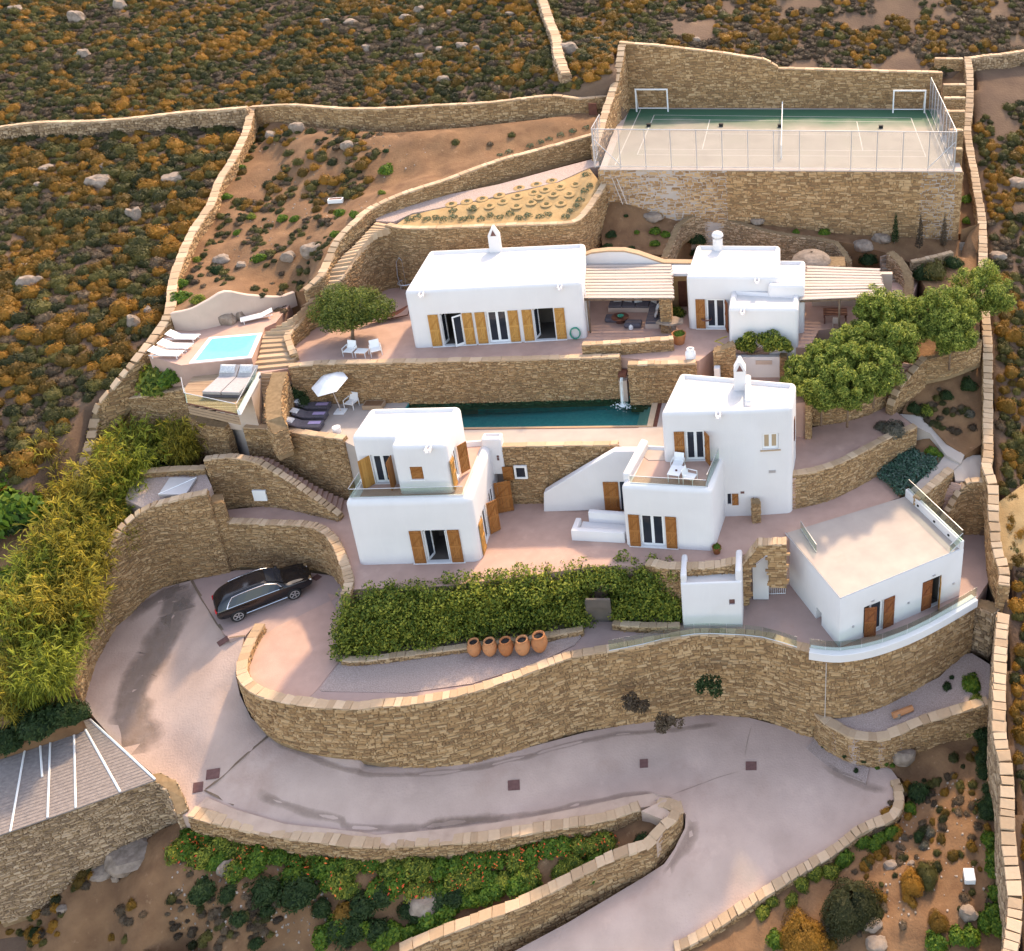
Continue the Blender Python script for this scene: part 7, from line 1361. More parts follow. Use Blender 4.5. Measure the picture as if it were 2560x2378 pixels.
# reeds
def reed_mesh(seed):
    rg = np.random.default_rng(seed); Q = []
    for s in range(64):
        a = rg.uniform(0, 6.28); r0 = abs(rg.normal(0, .35)); h = rg.uniform(2.2, 4.2); ln = rg.uniform(.15, .75); b0 = np.array([r0*math.cos(a), r0*math.sin(a), 0]); az = a+rg.normal(0, .6); dr = np.array([math.cos(az), math.sin(az), 0])
        def at(t): return b0+dr*ln*h*t*t*.55+np.array([0, 0, h*t*(1-.18*t*ln*1.6)])
        for t0, t1 in ((0, .4), (.4, .75), (.75, 1)): p, q = at(t0), at(t1); w = np.cross(dr, [0, 0, 1])*.018; Q.append([p-w, p+w, q+w*.7, q-w*.7])
        for j in range(13):
            t = rg.uniform(.3, 1); p = at(t); aa = az+rg.normal(0, 1.3); d = np.array([math.cos(aa), math.sin(aa), 0]); L = rg.uniform(.35, .75); w = np.cross(d, [0, 0, 1])*rg.uniform(.016, .032); m_ = p+d*L*.5+[0, 0, L*rg.uniform(.15, .5)]; e = p+d*L+[0, 0, L*rg.uniform(-.35, .35)]
            Q += [[p-w*.6, p+w*.6, m_+w, m_-w], [m_-w, m_+w, e+w*.1, e-w*.1]]
        if rg.random() < .35:
            p = at(1); 
            for j in range(5): d = unit(dr+rg.normal(size=3)*.5+[0, 0, .4]); w = unit(np.cross(d, rg.normal(size=3)))*.05; Q.append([p-w, p+w, p+d*.45+w*.4, p+d*.45-w*.4])
    return quads('reed_clump', np.array(Q), 'reed' if seed not in (1, 4) else 'reedgreen')
RM = [reed_mesh(i) for i in range(5)]
gpts = [(P(4,1130,880,4.6), 0), (P(4,750,960,4.6), 0), (P(4,640,1100,4.0), 0), (P(4,560,1440,2.5), 0), (P(4,470,1660,1.2), 0), (P(7,330,420,.2), 0), (P(7,420,590,-1.0), 0), (P(7,0,800,-1.8), 0), (P(7,-200,100,2), 0), (P(4,-100,1150,5.0), 0), (P(4,380,1000,4.9), 0), (P(4,570,600,6.4), 0)]
def gz(x, y):
    a = np.array([[p.x, p.y, p.z] for p, _ in gpts]); w_ = 1/(((a[:, :2]-[x, y])**2).sum(1)+.3)**1.5; return float((w_*a[:, 2]).sum()/w_.sum())
reeds = [(4,640,700),(4,720,780),(4,640,820),(4,860,690),(4,930,730),(4,980,790),(4,760,880),(4,600,920),(4,540,1000),(4,660,960),(4,450,1080),(4,560,1080),(4,620,1060),(4,340,1120),(4,440,1180),(4,560,1180),(4,660,1130),(4,330,1260),(4,450,1290),(4,560,1260),(4,640,1260),(4,260,1340),(4,380,1400),(4,500,1380),
         (4,300,1480),(4,420,1510),(4,200,1560),(4,320,1620),(4,440,1640),(4,130,1660),(4,240,1720),(7,60,60),(7,180,60),(7,320,40),(7,100,160),(7,220,180),(7,340,150),(7,60,260),(7,160,290),(7,270,270),(7,50,390),(7,150,400),(7,30,500),(4,250,820),(4,700,1020),(4,610,1150),(4,510,1220),(4,400,1230),(4,480,1450),(4,380,1550),(4,280,1400),(4,210,1450),(7,230,90),(7,100,20),(7,280,350),(4,560,950),(4,690,900),(4,1010,760),(4,350,1010)]
for i, (k, x, y) in enumerate(reeds):
    p = P(k, x, y, 5.0)
    for _ in range(6): g = gz(p.x, p.y); p = P(k, x, y, g+2.3)
    o = link('reed_clump', RM[i % 5]); o.location = (p.x, p.y, g-.1); o.rotation_euler.z = rnd.uniform(0, 6.28); s = rnd.uniform(.75, 1.05); o.scale = (s, s, s); tag(o, 'tall golden reed clump leaning over the left of the parking bend', 'reeds', 'golden reeds at the left')
for i, (k, x, y, r, key, lb) in enumerate([(4,60,980,2.2,'brleaf','bright green shrub at the left edge beside the golden reeds'),(4,40,1120,2.1,'brleaf','lower bright green shrub at the left edge under the first'),(4,80,1180,1.2,'dkleaf','dark green shrub at the left edge behind the reeds'),(4,110,1420,1.0,'brleaf','yellow green broad leaved bush in front of the reeds'),(4,60,1500,1.1,'brleaf','yellow green broad leaved bush low in the reeds'),(4,40,1620,1.3,'dkleaf','dark bush at the left edge low in the reeds'),
     (7,300,580,1.0,'dkleaf','dark bush between the reeds and the mat roof'),(7,200,640,1.0,'dkleaf','dark bush behind the mat roof, second from its tip'),(7,400,590,.7,'dkleaf','small dark bush at the tip of the mat roof'),(7,60,700,1.0,'dkleaf','dark bush behind the mat roof at the left edge'),(7,120,560,.9,'dkleaf','dark bush deep in the reeds above the mat roof'),(4,960,900,.8,'dkleaf','dark green shrub at the foot of the reeds by the low wall'),(4,840,900,.7,'dkleaf','dark shrub in the shade under the tall reeds')]):
    p = P(k, x, y, 4)
    for _ in range(5): g = gz(p.x, p.y); p = P(k, x, y, g+r*.5)
    bush('shrub', key, (p.x, p.y, g), r*1.25, lb, sz=1.2)
# bushes placed one by one: crop, x, y, height of the ground, radius, kind, label
one = [(4,760,450,8.4,1.55,'hedge','big round bush left of the timber sun deck'),(4,880,425,9.2,1.7,'hedge','big bush right behind the sun deck rail'),(4,955,410,9.6,1.0,'brleaf','bright bush touching the timber sun deck'),(4,720,490,8.2,.7,'dkleaf','small dark bush above the stone wall left of the sun deck'),
 (6,1270,700,5.6,1.05,'greyleaf','large grey lavender bush in the bed by the side deck'),(6,1200,690,5.6,.6,'greyleaf','smaller grey lavender bush beside the large one'),(6,1450,600,5.6,.7,'hedge','round green bush beside the flagged path'),(6,1380,590,5.8,.6,'dkleaf','dark bush at the foot of the side stair wall'),(6,1560,520,6.0,.6,'dkleaf','loose dark shrub in the right slope'),(6,1680,460,6.6,.8,'dkleaf','dark shrub under the right garden wall'),(6,1690,620,5.6,.5,'greyleaf','grey shrub by the right boundary wall'),(6,1480,830,4.5,.5,'brleaf','green patch of grass beside the blue green bed'),(6,1520,850,4.3,.35,'brleaf','small green tuft at the end of the blue green bed'),
 (9,1345,1000,-7.4,.85,'dkleaf','round dark bush beside the ragged edge wall'),(9,1295,1090,-7.7,.5,'brleaf','small green bush below the round dark one'),(9,975,1600,-9.0,1.9,'biggreen','very large olive dome shrub in the right garden'),(9,725,1770,-9.6,1.65,'bigscrub','large orange dome shrub at the bottom of the right garden'),(9,880,1690,-9.3,.75,'greyleaf','purple grey shrub between the two large domes'),(9,1300,1480,-8.2,.85,'bigscrub','half orange shrub in the middle of the right garden'),(9,1380,1440,-8.1,.95,'biggreen','dark green dome beside the half orange shrub'),(9,1440,1690,-9.0,.65,'bigscrub','small golden shrub left of the oval boulder'),
 (9,1400,1215,-7.4,.5,'greyleaf','grey shrub in the upper right garden'),(9,1340,1240,-7.5,.4,'dkleaf','small dark shrub beside the grey one'),(9,1370,1290,-7.7,.4,'greyleaf','small grey shrub below the dark one'),(9,590,1780,-9.7,.6,'brleaf','yellow green plant at the bottom by the lower drive'),
 (9,1620,430,-4.1,.8,'brleaf','green shrub in the corner of the gravel shelf'),(9,1490,450,-4.5,.35,'dkleaf','little green tuft on the gravel shelf'),(9,1515,405,-4.4,.2,'dkleaf','tiny green tuft on the gravel shelf'),
 ('MG',205,605,-7.2,.92,'dkleaf','dark round shrub, leftmost of the row of four'),('MG',400,630,-7.3,.7,'dkleaf','dark shrub second from left in the row of four'),('MG',680,605,-7.3,.95,'dkleaf','dark shrub third in the row of four'),('MG',695,760,-7.7,.5,'dkleaf','dark narrow shrub just below the third of four'),('MG',930,615,-7.4,1.15,'dkleaf','largest dark shrub, last of the row of four'),('MG',480,820,-8.0,.6,'dkleaf','small dark shrub below the row of four'),('MG',605,1010,-8.7,.45,'dkleaf','very dark little shrub at the bottom edge'),('MG',250,950,-8.6,.5,'scrubgreen','faint olive shrub at lower left'),('MG',1100,740,-7.8,.7,'dkleaf','dark low shrub left of the golden one'),('MG',1265,780,-7.9,.75,'scrub','golden brown shrub in the median garden'),('MG',1400,720,-7.7,.9,'dkleaf','dark shrub behind the median boulder'),('MG',1560,640,-7.5,.9,'dkleaf','dark shrub left of the median boulder'),('MG',1330,900,-8.2,.9,'dkleaf','dark spreading shrub in the lower median'),
 (8,1690,1260,-7.3,.6,'dkleaf','small dark shrub near the hairpin'),(8,1815,1160,-6.6,.35,'greyleaf','dry flower tuft in the hairpin bed'),(8,1440,1390,-7.5,.8,'brleaf','green shrub on the hairpin wall'),(8,1330,1440,-7.8,.7,'hedge','green shrub lower on the hairpin wall'),
 (4,1640,490,7.6,.9,'dkleaf','dark green shrub in the corner behind the loungers'),('T',400,390,12.3,.6,'brleaf','green shrub beside the leftmost cypress'),('T',120,390,12.9,.35,'brleaf','small green shrub left of the cypresses'),('T',840,650,11.2,1.0,'dkleaf','big dark bush above the right pergola'),('T',1500,760,10.6,1.3,'scrubgreen','large dark brownish bush behind the round trees'),('T',1680,690,10.8,.9,'dkleaf','dark bush by the rear steps'),('T',1400,800,10.4,1.0,'dkleaf','dark spreading bush left of the brownish one'),('T',1815,275,14.0,.5,'brleaf','light green shrub in the planted stair'),('T',1810,60,15.6,.6,'brleaf','yellow green shrub in the planted stair by the court corner'),
 (2,1500,1290,13.6,.6,'dkleaf','dark green shrub behind the long house at right'),(2,1480,1360,13.0,.5,'dkleaf','small dark shrub at the wall behind the long house'),(2,1740,1270,14.0,.6,'brleaf','green shrub in the bare plot behind the pergola'),(2,1800,1290,13.8,.5,'brleaf','second green shrub in the bare plot behind the pergola'),(2,1740,1340,13.3,.5,'brleaf','low green shrub nearest the pergola roof'),(2,1640,1280,13.8,.3,'brleaf','small green tuft in the bare plot'),(2,1610,1370,12.9,.35,'dkleaf','small dark tuft by the arched wall'),(2,1580,1190,14.3,.25,'dkleaf','tiny shrub near the foot of the court wall'),(3,190,1310,12.6,.95,'dkleaf','tall dark shrub left of the domed chimney'),(3,180,1380,12.2,.8,'dkleaf','dark shrub low beside the domed chimney'),
 (1,1200,1490,13.0,.62,'dkleaf','round dark green shrub in the rocky garden'),(1,1435,1420,13.7,.6,'brleaf','bright green spreading plant in the rocky garden'),(1,1000,1640,12.4,.8,'brleaf','yellow green bush at the left wall above the spa'),(1,1000,1560,12.7,.7,'brleaf','flowering bush at the left wall'),(1,1090,1430,13.4,.45,'hedge','small bush below the left wall'),(1,1100,1650,12.6,.6,'hedge','low bush above the curved plaster wall'),(1,1330,920,15.9,.5,'brleaf','light green plant against the left wall, high up'),(1,1255,1080,15.1,.5,'brleaf','light green plant against the left wall, lower'),(1,1390,790,16.9,.4,'dkleaf','dark plant at the top of the left wall'),
 (1,1560,1200,15.2,.6,'brleaf','patch of bright leaves in the garden centre'),(1,1630,1205,15.3,.45,'brleaf','small patch of bright leaves in the garden centre'),(1,1880,1170,15.8,.6,'brleaf','bright leaves near the garden wall'),(1,1960,1180,15.8,.5,'brleaf','yellow green leaves by the garden wall'),(1,1390,1190,14.7,.5,'hedge','loose green plant in the garden'),(1,1310,1280,14.2,.4,'brleaf','small bright plant in the garden'),(1,1850,1290,15.2,.45,'brleaf','bright plant above the stair'),(2,260,930,17.0,.75,'brleaf','green shrub in the middle of the upper garden slope'),(2,255,830,17.6,.35,'dkleaf','small dark shrub above it on the slope'),(2,230,1060,16.5,.4,'hedge','dark tuft near the curving garden wall'),(2,490,670,18.9,.45,'dkleaf','dark tuft under the top wall at left'),(2,1010,650,19.2,.5,'dkleaf','low dark plant under the top wall'),(2,860,660,19.1,.35,'dkleaf','small dark plant under the top wall'),(2,640,780,18.3,.55,'scrubgreen','dry shrub in the upper garden'),(2,950,740,18.7,.5,'scrubgreen','dry dome shrub in the upper garden'),(2,830,790,18.2,.4,'scrubgrey','dry brown tuft in the upper garden'),
 (7,640,1165,-5.6,.5,'brleaf','green weed on the old wall at lower left'),(7,320,1350,-7.0,.5,'scrubgreen','olive weed at the foot of the old wall'),(7,190,1740,-9.4,.4,'dkleaf','small dark tuft in the lower left corner'),(9,820,1560,-8.8,.35,'pinkfl','pink flowers by the lower drive wall'),('G',1025,1020,11.0,.42,'brleaf','yellow plant in the large brown pot'),('R',935,1735,3.55,.32,'brleaf','green plant in the small red pot'),('um',310,360,8.0,.75,'dkleaf','dark plant in the wooden planter'),('G',1010,800,10.4,.75,'hedge','yellow green shrub between the pergola pillar and the cottage')]
for k, x, y, z, r, key, lb in one: m_ = 33/CR[k][2]; gp_ = k == 'G' and 'pot' in lb or key == 'pinkfl' or 'pot' in lb or 'planter' in lb; p = P(k, x, y, z) if gp_ else PG(k, x, y + r*.3*m_, z); bush('shrub' if 'plant' not in lb else 'plant', key, p, r*1.12, lb)
# trailing shrubs rooted in the great wall
for k, x, y, D, lb in ((8,1660,520,40.35,'dry trailing shrub growing out of the great wall, left of two'),(9,240,430,41.15,'dark trailing shrub growing out of the great wall, right of two'),(8,1830,620,40.6,'low shrub at the foot of the great wall')):
    p = PD(k, x, y, D); bl = clumps((0, -.35, 0), .85, .35, .45, 9, .3); o = link('wall_shrub', quads('wall_shrub', leaves(bl, 900, .17), 'dkleaf' if k == 9 else 'scrubgrey')); o.location = p; tag(o, lb, 'shrub')
# flowering strip under the median wall
fl = catmull([tuple(p) for p in [P(7,1010,1185,-5.1), P(7,1200,1245,-5.6), P(7,1500,1305,-6.0), P(7,1894,1345,-6.3), P(8,400,1345,-6.6), P(8,800,1325,-6.9), P(8,1200,1265,-7.1), P(8,1500,1225,-7.2)]], .62)
for i, p in enumerate(fl):
    for j in range(2):
        x, y, z = drop((p[0]+rnd.uniform(-.3, .3), p[1]-.45-.75*j+rnd.uniform(-.2, .2), p[2]+.6))
        if j and rnd.random() < .25: continue
        o = bush('flowering_shrub', 'brleaf' if rnd.random() < .55 else 'hedge', (x, y, z), rnd.uniform(.72, .98), 'low green shrub with red flowers below the median wall', 'shrub', 'red flowering shrubs of the median')
        if rnd.random() < .75:
            c = link('flowers', rnd.choice(VAR['flower']), o); c.matrix_local = RZ(rnd.uniform(0, 6)) @ T(0, -.05, .06) @ Matrix.Diagonal((1.1, 1.1, 1.1, 1))
# green masses at the bottom of the median and along the right wall
for L, r0, r1, key, lb, grp, st in (([P('MG',1150,1075,-9.0), P('MG',1400,1000,-8.7), P('MG',1640,930,-8.4), P('MG',1989,880,-8.2), P(8,560,1690,-8.5), P(8,760,1590,-8.2), P(8,1080,1510,-8.0)], .5, .75, 'brleaf', 'yellow green leafy shrub above the lower drive wall', 'leafy shrubs of the lower median', .8),
        ([P('MG',1250,930,-8.4), P('MG',1500,860,-8.2), P(8,440,1640,-8.1), P(8,700,1560,-8.0)], .5, .8, 'dkleaf', 'dark leafy shrub behind the yellow green ones in the median', 'dark shrubs of the lower median', 1.0),
        ([P(9,1690,680,-6.0), P(9,1700,850,-6.4), P(9,1710,1000,-6.8), P(9,1705,1150,-7.2)], .5, .7, 'dkleaf', 'dark creeper shrub along the right boundary wall', 'dark creepers at the right boundary', .9),
        ([P(9,1715,1290,-7.4), P(9,1730,1450,-7.8), P(9,1725,1580,-8.3), P(9,1745,1680,-8.6)], .42, .6, 'brleaf', 'pale green spiky shrub along the right boundary wall', 'pale shrubs at the right boundary', .85),
        ([P(9,940,1365,-8.1), P(9,1060,1290,-7.9), P(9,1180,1215,-7.8)], .4, .55, 'brleaf', 'green creeper hanging behind the edge wall of the lower drive', 'creepers behind the edge wall', .6),
        ([P(9,500,1650,-8.9), P(9,650,1570,-8.6), P(9,800,1480,-8.4), P(9,870,1430,-8.2)], .3, .5, 'hedge', 'small dark weed behind the edge wall of the lower drive', 'weeds behind the edge wall', .8),
        ([P(9,1400,760,-7.0), P(9,1530,700,-6.6), P(9,1650,660,-6.2)], .4, .6, 'hedge', 'green shrub below the gravel shelf wall', 'shrubs below the gravel shelf', .8),
        ([P(9,1440,1850,-9.4), P(9,1600,1800,-9.1), P(9,1740,1740,-8.8)], .4, .65, 'brleaf', 'light green shrub at the bottom right corner', 'shrubs in the bottom right corner', .7)):
    for p in catmull([tuple(q) for q in L], st*.8): bush('shrub', key, drop((p[0]+rnd.uniform(-.25, .25), p[1]+rnd.uniform(-.25, .25), p[2]+.5)), rnd.uniform(r0, r1)*1.3, lb, 'shrub', grp)
for x, y in ((1120,880),(1200,870),(950,820),(1050,850),(840,770),(1010,900),(1170,860)): bush('weed', 'brleaf' if x > 1100 else 'dkleaf', PG(9, x, y, -7.05), .22, 'small green weed in the gravel corner under the shelf wall', 'weed', 'weeds in the gravel corner')
lw = W_('garden_wall', 'short stone wall in the bottom right corner', [P(9,1330,1870,-8.9), P(9,1500,1765,-8.7), P(9,1690,1680,-8.5)], -10, thick=.4, cl=.5, seed=98)
# planted bed
for i, (x, y) in enumerate([(380,1205),(430,1195),(480,1205),(530,1200),(575,1205),(625,1195),(680,1205),(720,1195),(780,1205),(830,1185),(880,1195),(940,1175),(990,1200),(1040,1185),(1105,1190),(1150,1180),(1245,1190),(1275,1160),(1310,1130),(1325,1100),(1350,1050),(1380,1020),(1360,960),(625,1160),(735,1150)]):
    t = (x-300)/1150; bush('bed_plant', 'agave', PG(2, x, y+8), .46, 'small grey green plant along the edge of the sandy bed', 'plant', 'plants edging the sandy bed')
b = MB(); pr = [(.001, -.05), (.17, -.04), (.24, .03), (.32, .045), (.46, -.02)]
b.lathe(pr, 14); pitm = b.mesh('plant_pit', M['sand'], True)
for x, y in [(615,1130),(700,1115),(785,1100),(880,1080),(990,1040),(1085,1020),(1170,1000),(735,1145),(825,1140),(900,1115),(980,1085),(1070,1065),(1135,1050),(1215,1035),(1300,1020),(975,1140),(1055,1120),(1100,1090),(1180,1075),(1265,1075),(1140,1130),(1220,1125)]:
    p = PG(2, x, y); e = link('plant_pit', pitm); e.location = p+Vector((0, 0, .03)); e.rotation_euler.x = R(8); tag(e, 'ringed planting hollow with a small seedling in the sandy bed', 'planting pit', 'planting hollows in the sandy bed')
    c = link('seedling', VAR['agave'][0], e); c.scale = (.26, .26, .26)
for x, y in [(885,858),(935,838),(1050,804),(1110,784),(1155,768),(1220,743),(1285,722),(1360,705)]: bush('bed_plant', 'agave', PG(2, x, y+4), .46, 'small green plant behind the curving garden wall', 'plant', 'plants behind the curving garden wall')
# blue-green bed
bb = [P(6,1190,962,3.3), P(6,1345,832,3.95), P(6,1525,895,4.15), P(6,1300,1078,3.35)]; bl = []
for i in range(11):
    for j in range(8):
        u, v = (i+.5)/11, (j+.5)/8; q = bb[0].lerp(bb[3], u).lerp(bb[1].lerp(bb[2], u), v); bl.append((q.x-bb[0].x+RG.normal()*.1, q.y-bb[0].y+RG.normal()*.1, q.z-bb[0].z+.15, .42, .42, .33))
o = link('ground_cover', quads('ground_cover', leaves(bl, 9000, .2, .35), 'teal')); o.location = bb[0]; tag(o, 'bed of blue green ground cover plants beside the roof deck', 'ground cover', kind='stuff')
# cypresses
for i, (x, yb, yt, lb) in enumerate([(360,400,190,'leftmost young cypress, greenest, below the court wall'),(680,430,120,'second young cypress from left below the court wall'),(1100,500,210,'third young cypress, dark and slim, below the court wall'),(1345,560,215,'fourth young cypress, browner, below the court wall'),(1580,535,215,'rightmost young cypress near the rear steps')]):
    p = P('T', x, yb, 12.3-.15*i); h = zat('T', x, yt, p.y)-p.z; e = empty('cypress', p); tag(e, lb, 'tree', 'young cypresses below the court'); V = leaves([(RG.normal()*.03, RG.normal()*.03, h*(.12+.8*t), (.34*(1-t*.75)), (.34*(1-t*.75)), h*.12) for t in np.linspace(0, 1, 9)], 1100, .13, .35)
    link('crown', quads('crown', V, 'dkleaf' if i in (0, 2) else 'scrubgrey'), e); b = MB(); b.tube([(0, 0, -.1), (0, 0, h*.85)], .04, 6, r2=.012); b.build('trunk', M['thorn'], e)
# ---------------------------------------------------------------- boulders
rocks = [(1,430,85,48,58,0),(1,90,40,40,25,0),(1,665,18,40,38,0),(1,470,290,42,40,0),(1,1800,112,28,22,0),(1,550,990,72,50,0),(1,572,915,24,26,0),(1,745,1170,44,68,0),(1,960,975,60,34,0),(1,170,1540,60,55,0),(1,165,1455,50,28,0),(1,770,1010,18,16,0),(1,205,1015,26,18,0),(4,745,110,42,75,0),(4,825,55,26,50,0),(2,440,50,32,34,0),(2,370,92,46,34,0),(2,455,165,20,30,0),(2,145,260,32,30,0),(2,550,265,24,18,0),(2,672,245,36,26,0),(2,752,265,24,30,0),(2,455,298,40,20,0),(2,570,430,36,30,0),(2,1270,262,62,55,0),(2,1422,215,24,26,0),(3,1840,1405,48,30,0),(3,170,215,30,24,0),(3,1960,1000,60,40,0),(1,250,920,50,16,0),(2,940,70,32,14,0),(2,610,60,26,14,0),(2,60,115,40,20,0)]
rlab = 'leftmost upper boulder,topmost left boulder,boulder cut by the top edge,boulder in dense scrub,small pale boulder,broad grey boulder,small boulder on the broad one,pointed upright boulder,split low boulder,large mottled boulder,flat boulder above the mottled one,tiny pale stone,small pale stone,tall standing boulder beside the left wall,second standing boulder beside the left wall,boulder near the top centre,cluster boulder near the top centre,small upright stone near the top centre,boulder left of the top centre,round small boulder in the upper scrub,low boulder in the upper scrub,upright boulder in the upper scrub,flat boulder in the upper scrub,brown boulder above the top wall,big boulder in the tumbled field wall,grey boulder right of the tumbled wall,grey boulder right of the boundary wall,half buried boulder above the court wall,pale flat slab at the right edge,flat dark ledge in the left scrub,low ledge near the top edge,little ledge near the top edge,low boulder at the top of the hill'.split(',')
def rock_at(p, wpx, hpx, s, label, i, cs=.4525):
    m = ppm(p); sx = wpx*cs/m; sz = hpx*cs/m*1.05; o = link('boulder', rocky('boulder', sx, sx*.75, sz, i)); o.location = p; o.rotation_euler = (0, 0, rnd.uniform(-.5, .5)); tag(o, label, 'boulder')
RK = []
for i, ((k, x, y, w0, h0, _), lb) in enumerate(zip(rocks, rlab)):
    p = PH(k, x, y+h0*.45, 0); RK.append((p.x, p.y, w0*.4525/ppm(p))); rock_at(p, w0, h0, 1, lb+' on the scrub hill' if 'hill' not in lb and 'scrub' not in lb and 'edge' not in lb and 'wall' not in lb else lb, i)
for i, (k, x, y, z, w0, h0, lb) in enumerate([(1,1920,800,17.6,42,34,'pale square boulder in the upper garden slope'),(1,1500,745,17.6,34,34,'grey boulder under the top wall'),(1,1225,1425,13.4,46,30,'smooth boulder in the rocky garden, left'),(1,1335,1460,13.3,32,24,'small smooth boulder in the rocky garden'),(1,1590,1415,13.8,40,42,'upright boulder left of the garden stair'),(1,1730,1370,14.5,60,46,'largest smooth boulder beside the garden stair'),(1,1640,700,18.1,44,40,'pale outcrop under the top wall'),(2,1725,1190,14.6,56,26,'flat rock in the bare plot under the court wall'),(3,1100,1350,12.3,60,34,'angular rock above the right pergola'),(3,1200,1310,12.5,56,34,'tilted rock slab above the right pergola'),(3,520,1215,13.2,44,20,'flat rock below the court wall'),(4,1255,95,11.2,56,60,'rock outcrop built into the curved plaster wall'),(4,1320,80,11.4,34,44,'smaller rock against the curved plaster wall'),(8,540,1560,-7.9,104,62,'long pale boulder in the median garden'),(9,1600,1635,-8.7,52,46,'oval tan boulder in the right garden'),(9,1100,1700,-9.3,50,26,'long rock behind the big olive shrub'),(9,1120,1800,-9.6,60,34,'flat pale rock at the bottom of the right garden'),(7,690,1320,-7.2,150,60,'grey bedrock slope below the road junction'),(7,530,1430,-7.9,60,34,'grey bedrock outcrop lower left'),(7,610,1460,-8.0,22,40,'pale upright stone below the bedrock'),(7,1200,1400,-6.8,50,60,'white mottled rock among the red flowers'),(9,1250,800,-6.9,70,50,'rough boulders ending the shelf wall'),(9,1190,1390,-8.0,36,26,'heap of pale stones in the right garden'),(9,1300,1385,-8.0,20,18,'small white stone in the right garden'),(7,330,1620,-9.0,30,22,'pale flat stone in the lower left soil')]):
    rock_at(PG(k, x, y + h0*.3, z), w0, h0, 1, lb, 60+i, CR[k][2])
# scattered stones, too many to count
pos = []
for poly, n in (([P(9,1250,1000,-7.5), P(9,1700,900,-6.5), P(9,1720,1600,-8.2), P(9,1000,1850,-9.6)], 150), ([P('MG',0,500,-7.0), P('MG',1300,600,-7.4), P('MG',1200,1079,-9), P('MG',0,1079,-9.2)], 170), ([P(1,1400,720,17.4), P(2,600,800,17.6), P(2,100,1150,16), P(1,1250,1400,13.6)], 130)):
    for _ in range(n):
        u, v = rnd.random(), rnd.random(); q = poly[0].lerp(poly[1], u).lerp(poly[3].lerp(poly[2], u), v); pos.append((q.x, q.y, q.z, rnd.uniform(.03, .1))); q = drop((q.x, q.y, q.z+1.5)); pos[-1] = (q.x, q.y, q.z, pos[-1][3])
b = MB()
for x, y, z, s in pos:
    k = len(b.v); t = rnd.uniform(0, 6); b.v += [(x+s*math.cos(t+i*1.57)*rnd.uniform(.7, 1.3), y+s*math.sin(t+i*1.57)*rnd.uniform(.7, 1.2), z-.05) for i in range(4)]+[(x+s*.7*math.cos(t+i*1.57), y+s*.7*math.sin(t+i*1.57), z+s*rnd.uniform(.3, .7)) for i in range(4)]; b.f += [(k+4, k+5, k+6, k+7)]+[(k+i, k+(i+1) % 4, k+4+(i+1) % 4, k+4+i) for i in range(4)]
M['pebble'] = mat('pale_stones', (.2, .155, .12), (.42, .35, .30), 3, .95, 'island'); tag(b.build('scattered_stones', M['pebble']), 'loose pale stones scattered over the garden slopes', 'stones', kind='stuff')
# bare plot on the right
patch('bare_plot', [PH(6,1868,1450,.25), PH(6,1850,1300,.25), PH(6,1845,1120,.25), PH(6,1989,1015,.25), PH(6,2150,980,.25), PH(6,2150,1480,.25)], M['sand'], step=.7, amp=.1, depth=.5)
# ---------------------------------------------------------------- scrub on the hill
cand = []
rs = random.Random(21)
def pix(x, y, z):
    h = HC-z; Dp = y+h*TP; return CX+x*FOC/(CP*Dp), FOC*h/(CP*CP*Dp)-500
tries = 0
gut = [(p.x, p.y) for p in PATHS] if 'PATHS' in globals() else []
cells = {}
for _ in range(160000):
    X, Y = rs.uniform(-100, 32), rs.uniform(24, 118); z = hill(X, Y); u, v = pix(X, Y, z)
    if not (-60 < u < 2620 and -70 < v < 2450): continue
    if in_poly(X-.8, Y) or in_poly(X+.8, Y) or in_poly(X, Y-.9) or in_poly(X, Y+.6): continue
    right = X > 14
    dens = noise.noise(Vector((X*.13, Y*.13, 7)))+.6*noise.noise(Vector((X*.4, Y*.4, 2)))
    top = sst(82, 92, Y)*sst(-18, -4, X)
    if dens < -.75+.66*top+(.1 if right else 0): continue
    if right and Y < 47 and 15 < X < 21 and Y > 43: continue
    if any((X-a)**2+(Y-b_)**2 < (c*.9)**2 for a, b_, c in RK): continue
    r = rs.choice((.34, .42, .48, .55, .62, .75))*(1.12 if X < -30 and Y < 82 else .9)
    key = (int(X/1.2), int(Y/1.2)); ok = True
    for i in (-1, 0, 1):
        for j in (-1, 0, 1):
            for (a, b_, q) in cells.get((key[0]+i, key[1]+j), ()):
                if (a-X)**2+(b_-Y)**2 < ((r+q)*.54)**2: ok = False; break
    if not ok: continue
    cells.setdefault(key, []).append((X, Y, r)); t = noise.noise(Vector((X*.2, Y*.2, 11)))+rs.uniform(-.55, .55)
    kind = 'scrub' if t > (.12 if Y < 82 else .2) else ('scrubgrey' if (t < -.42 or (top > .5 and t < 0)) else 'scrubgreen')
    cand.append((r*ppm(Vector((X, Y, z))), X, Y, z, r, kind))
    if len(cand) > 12000: break
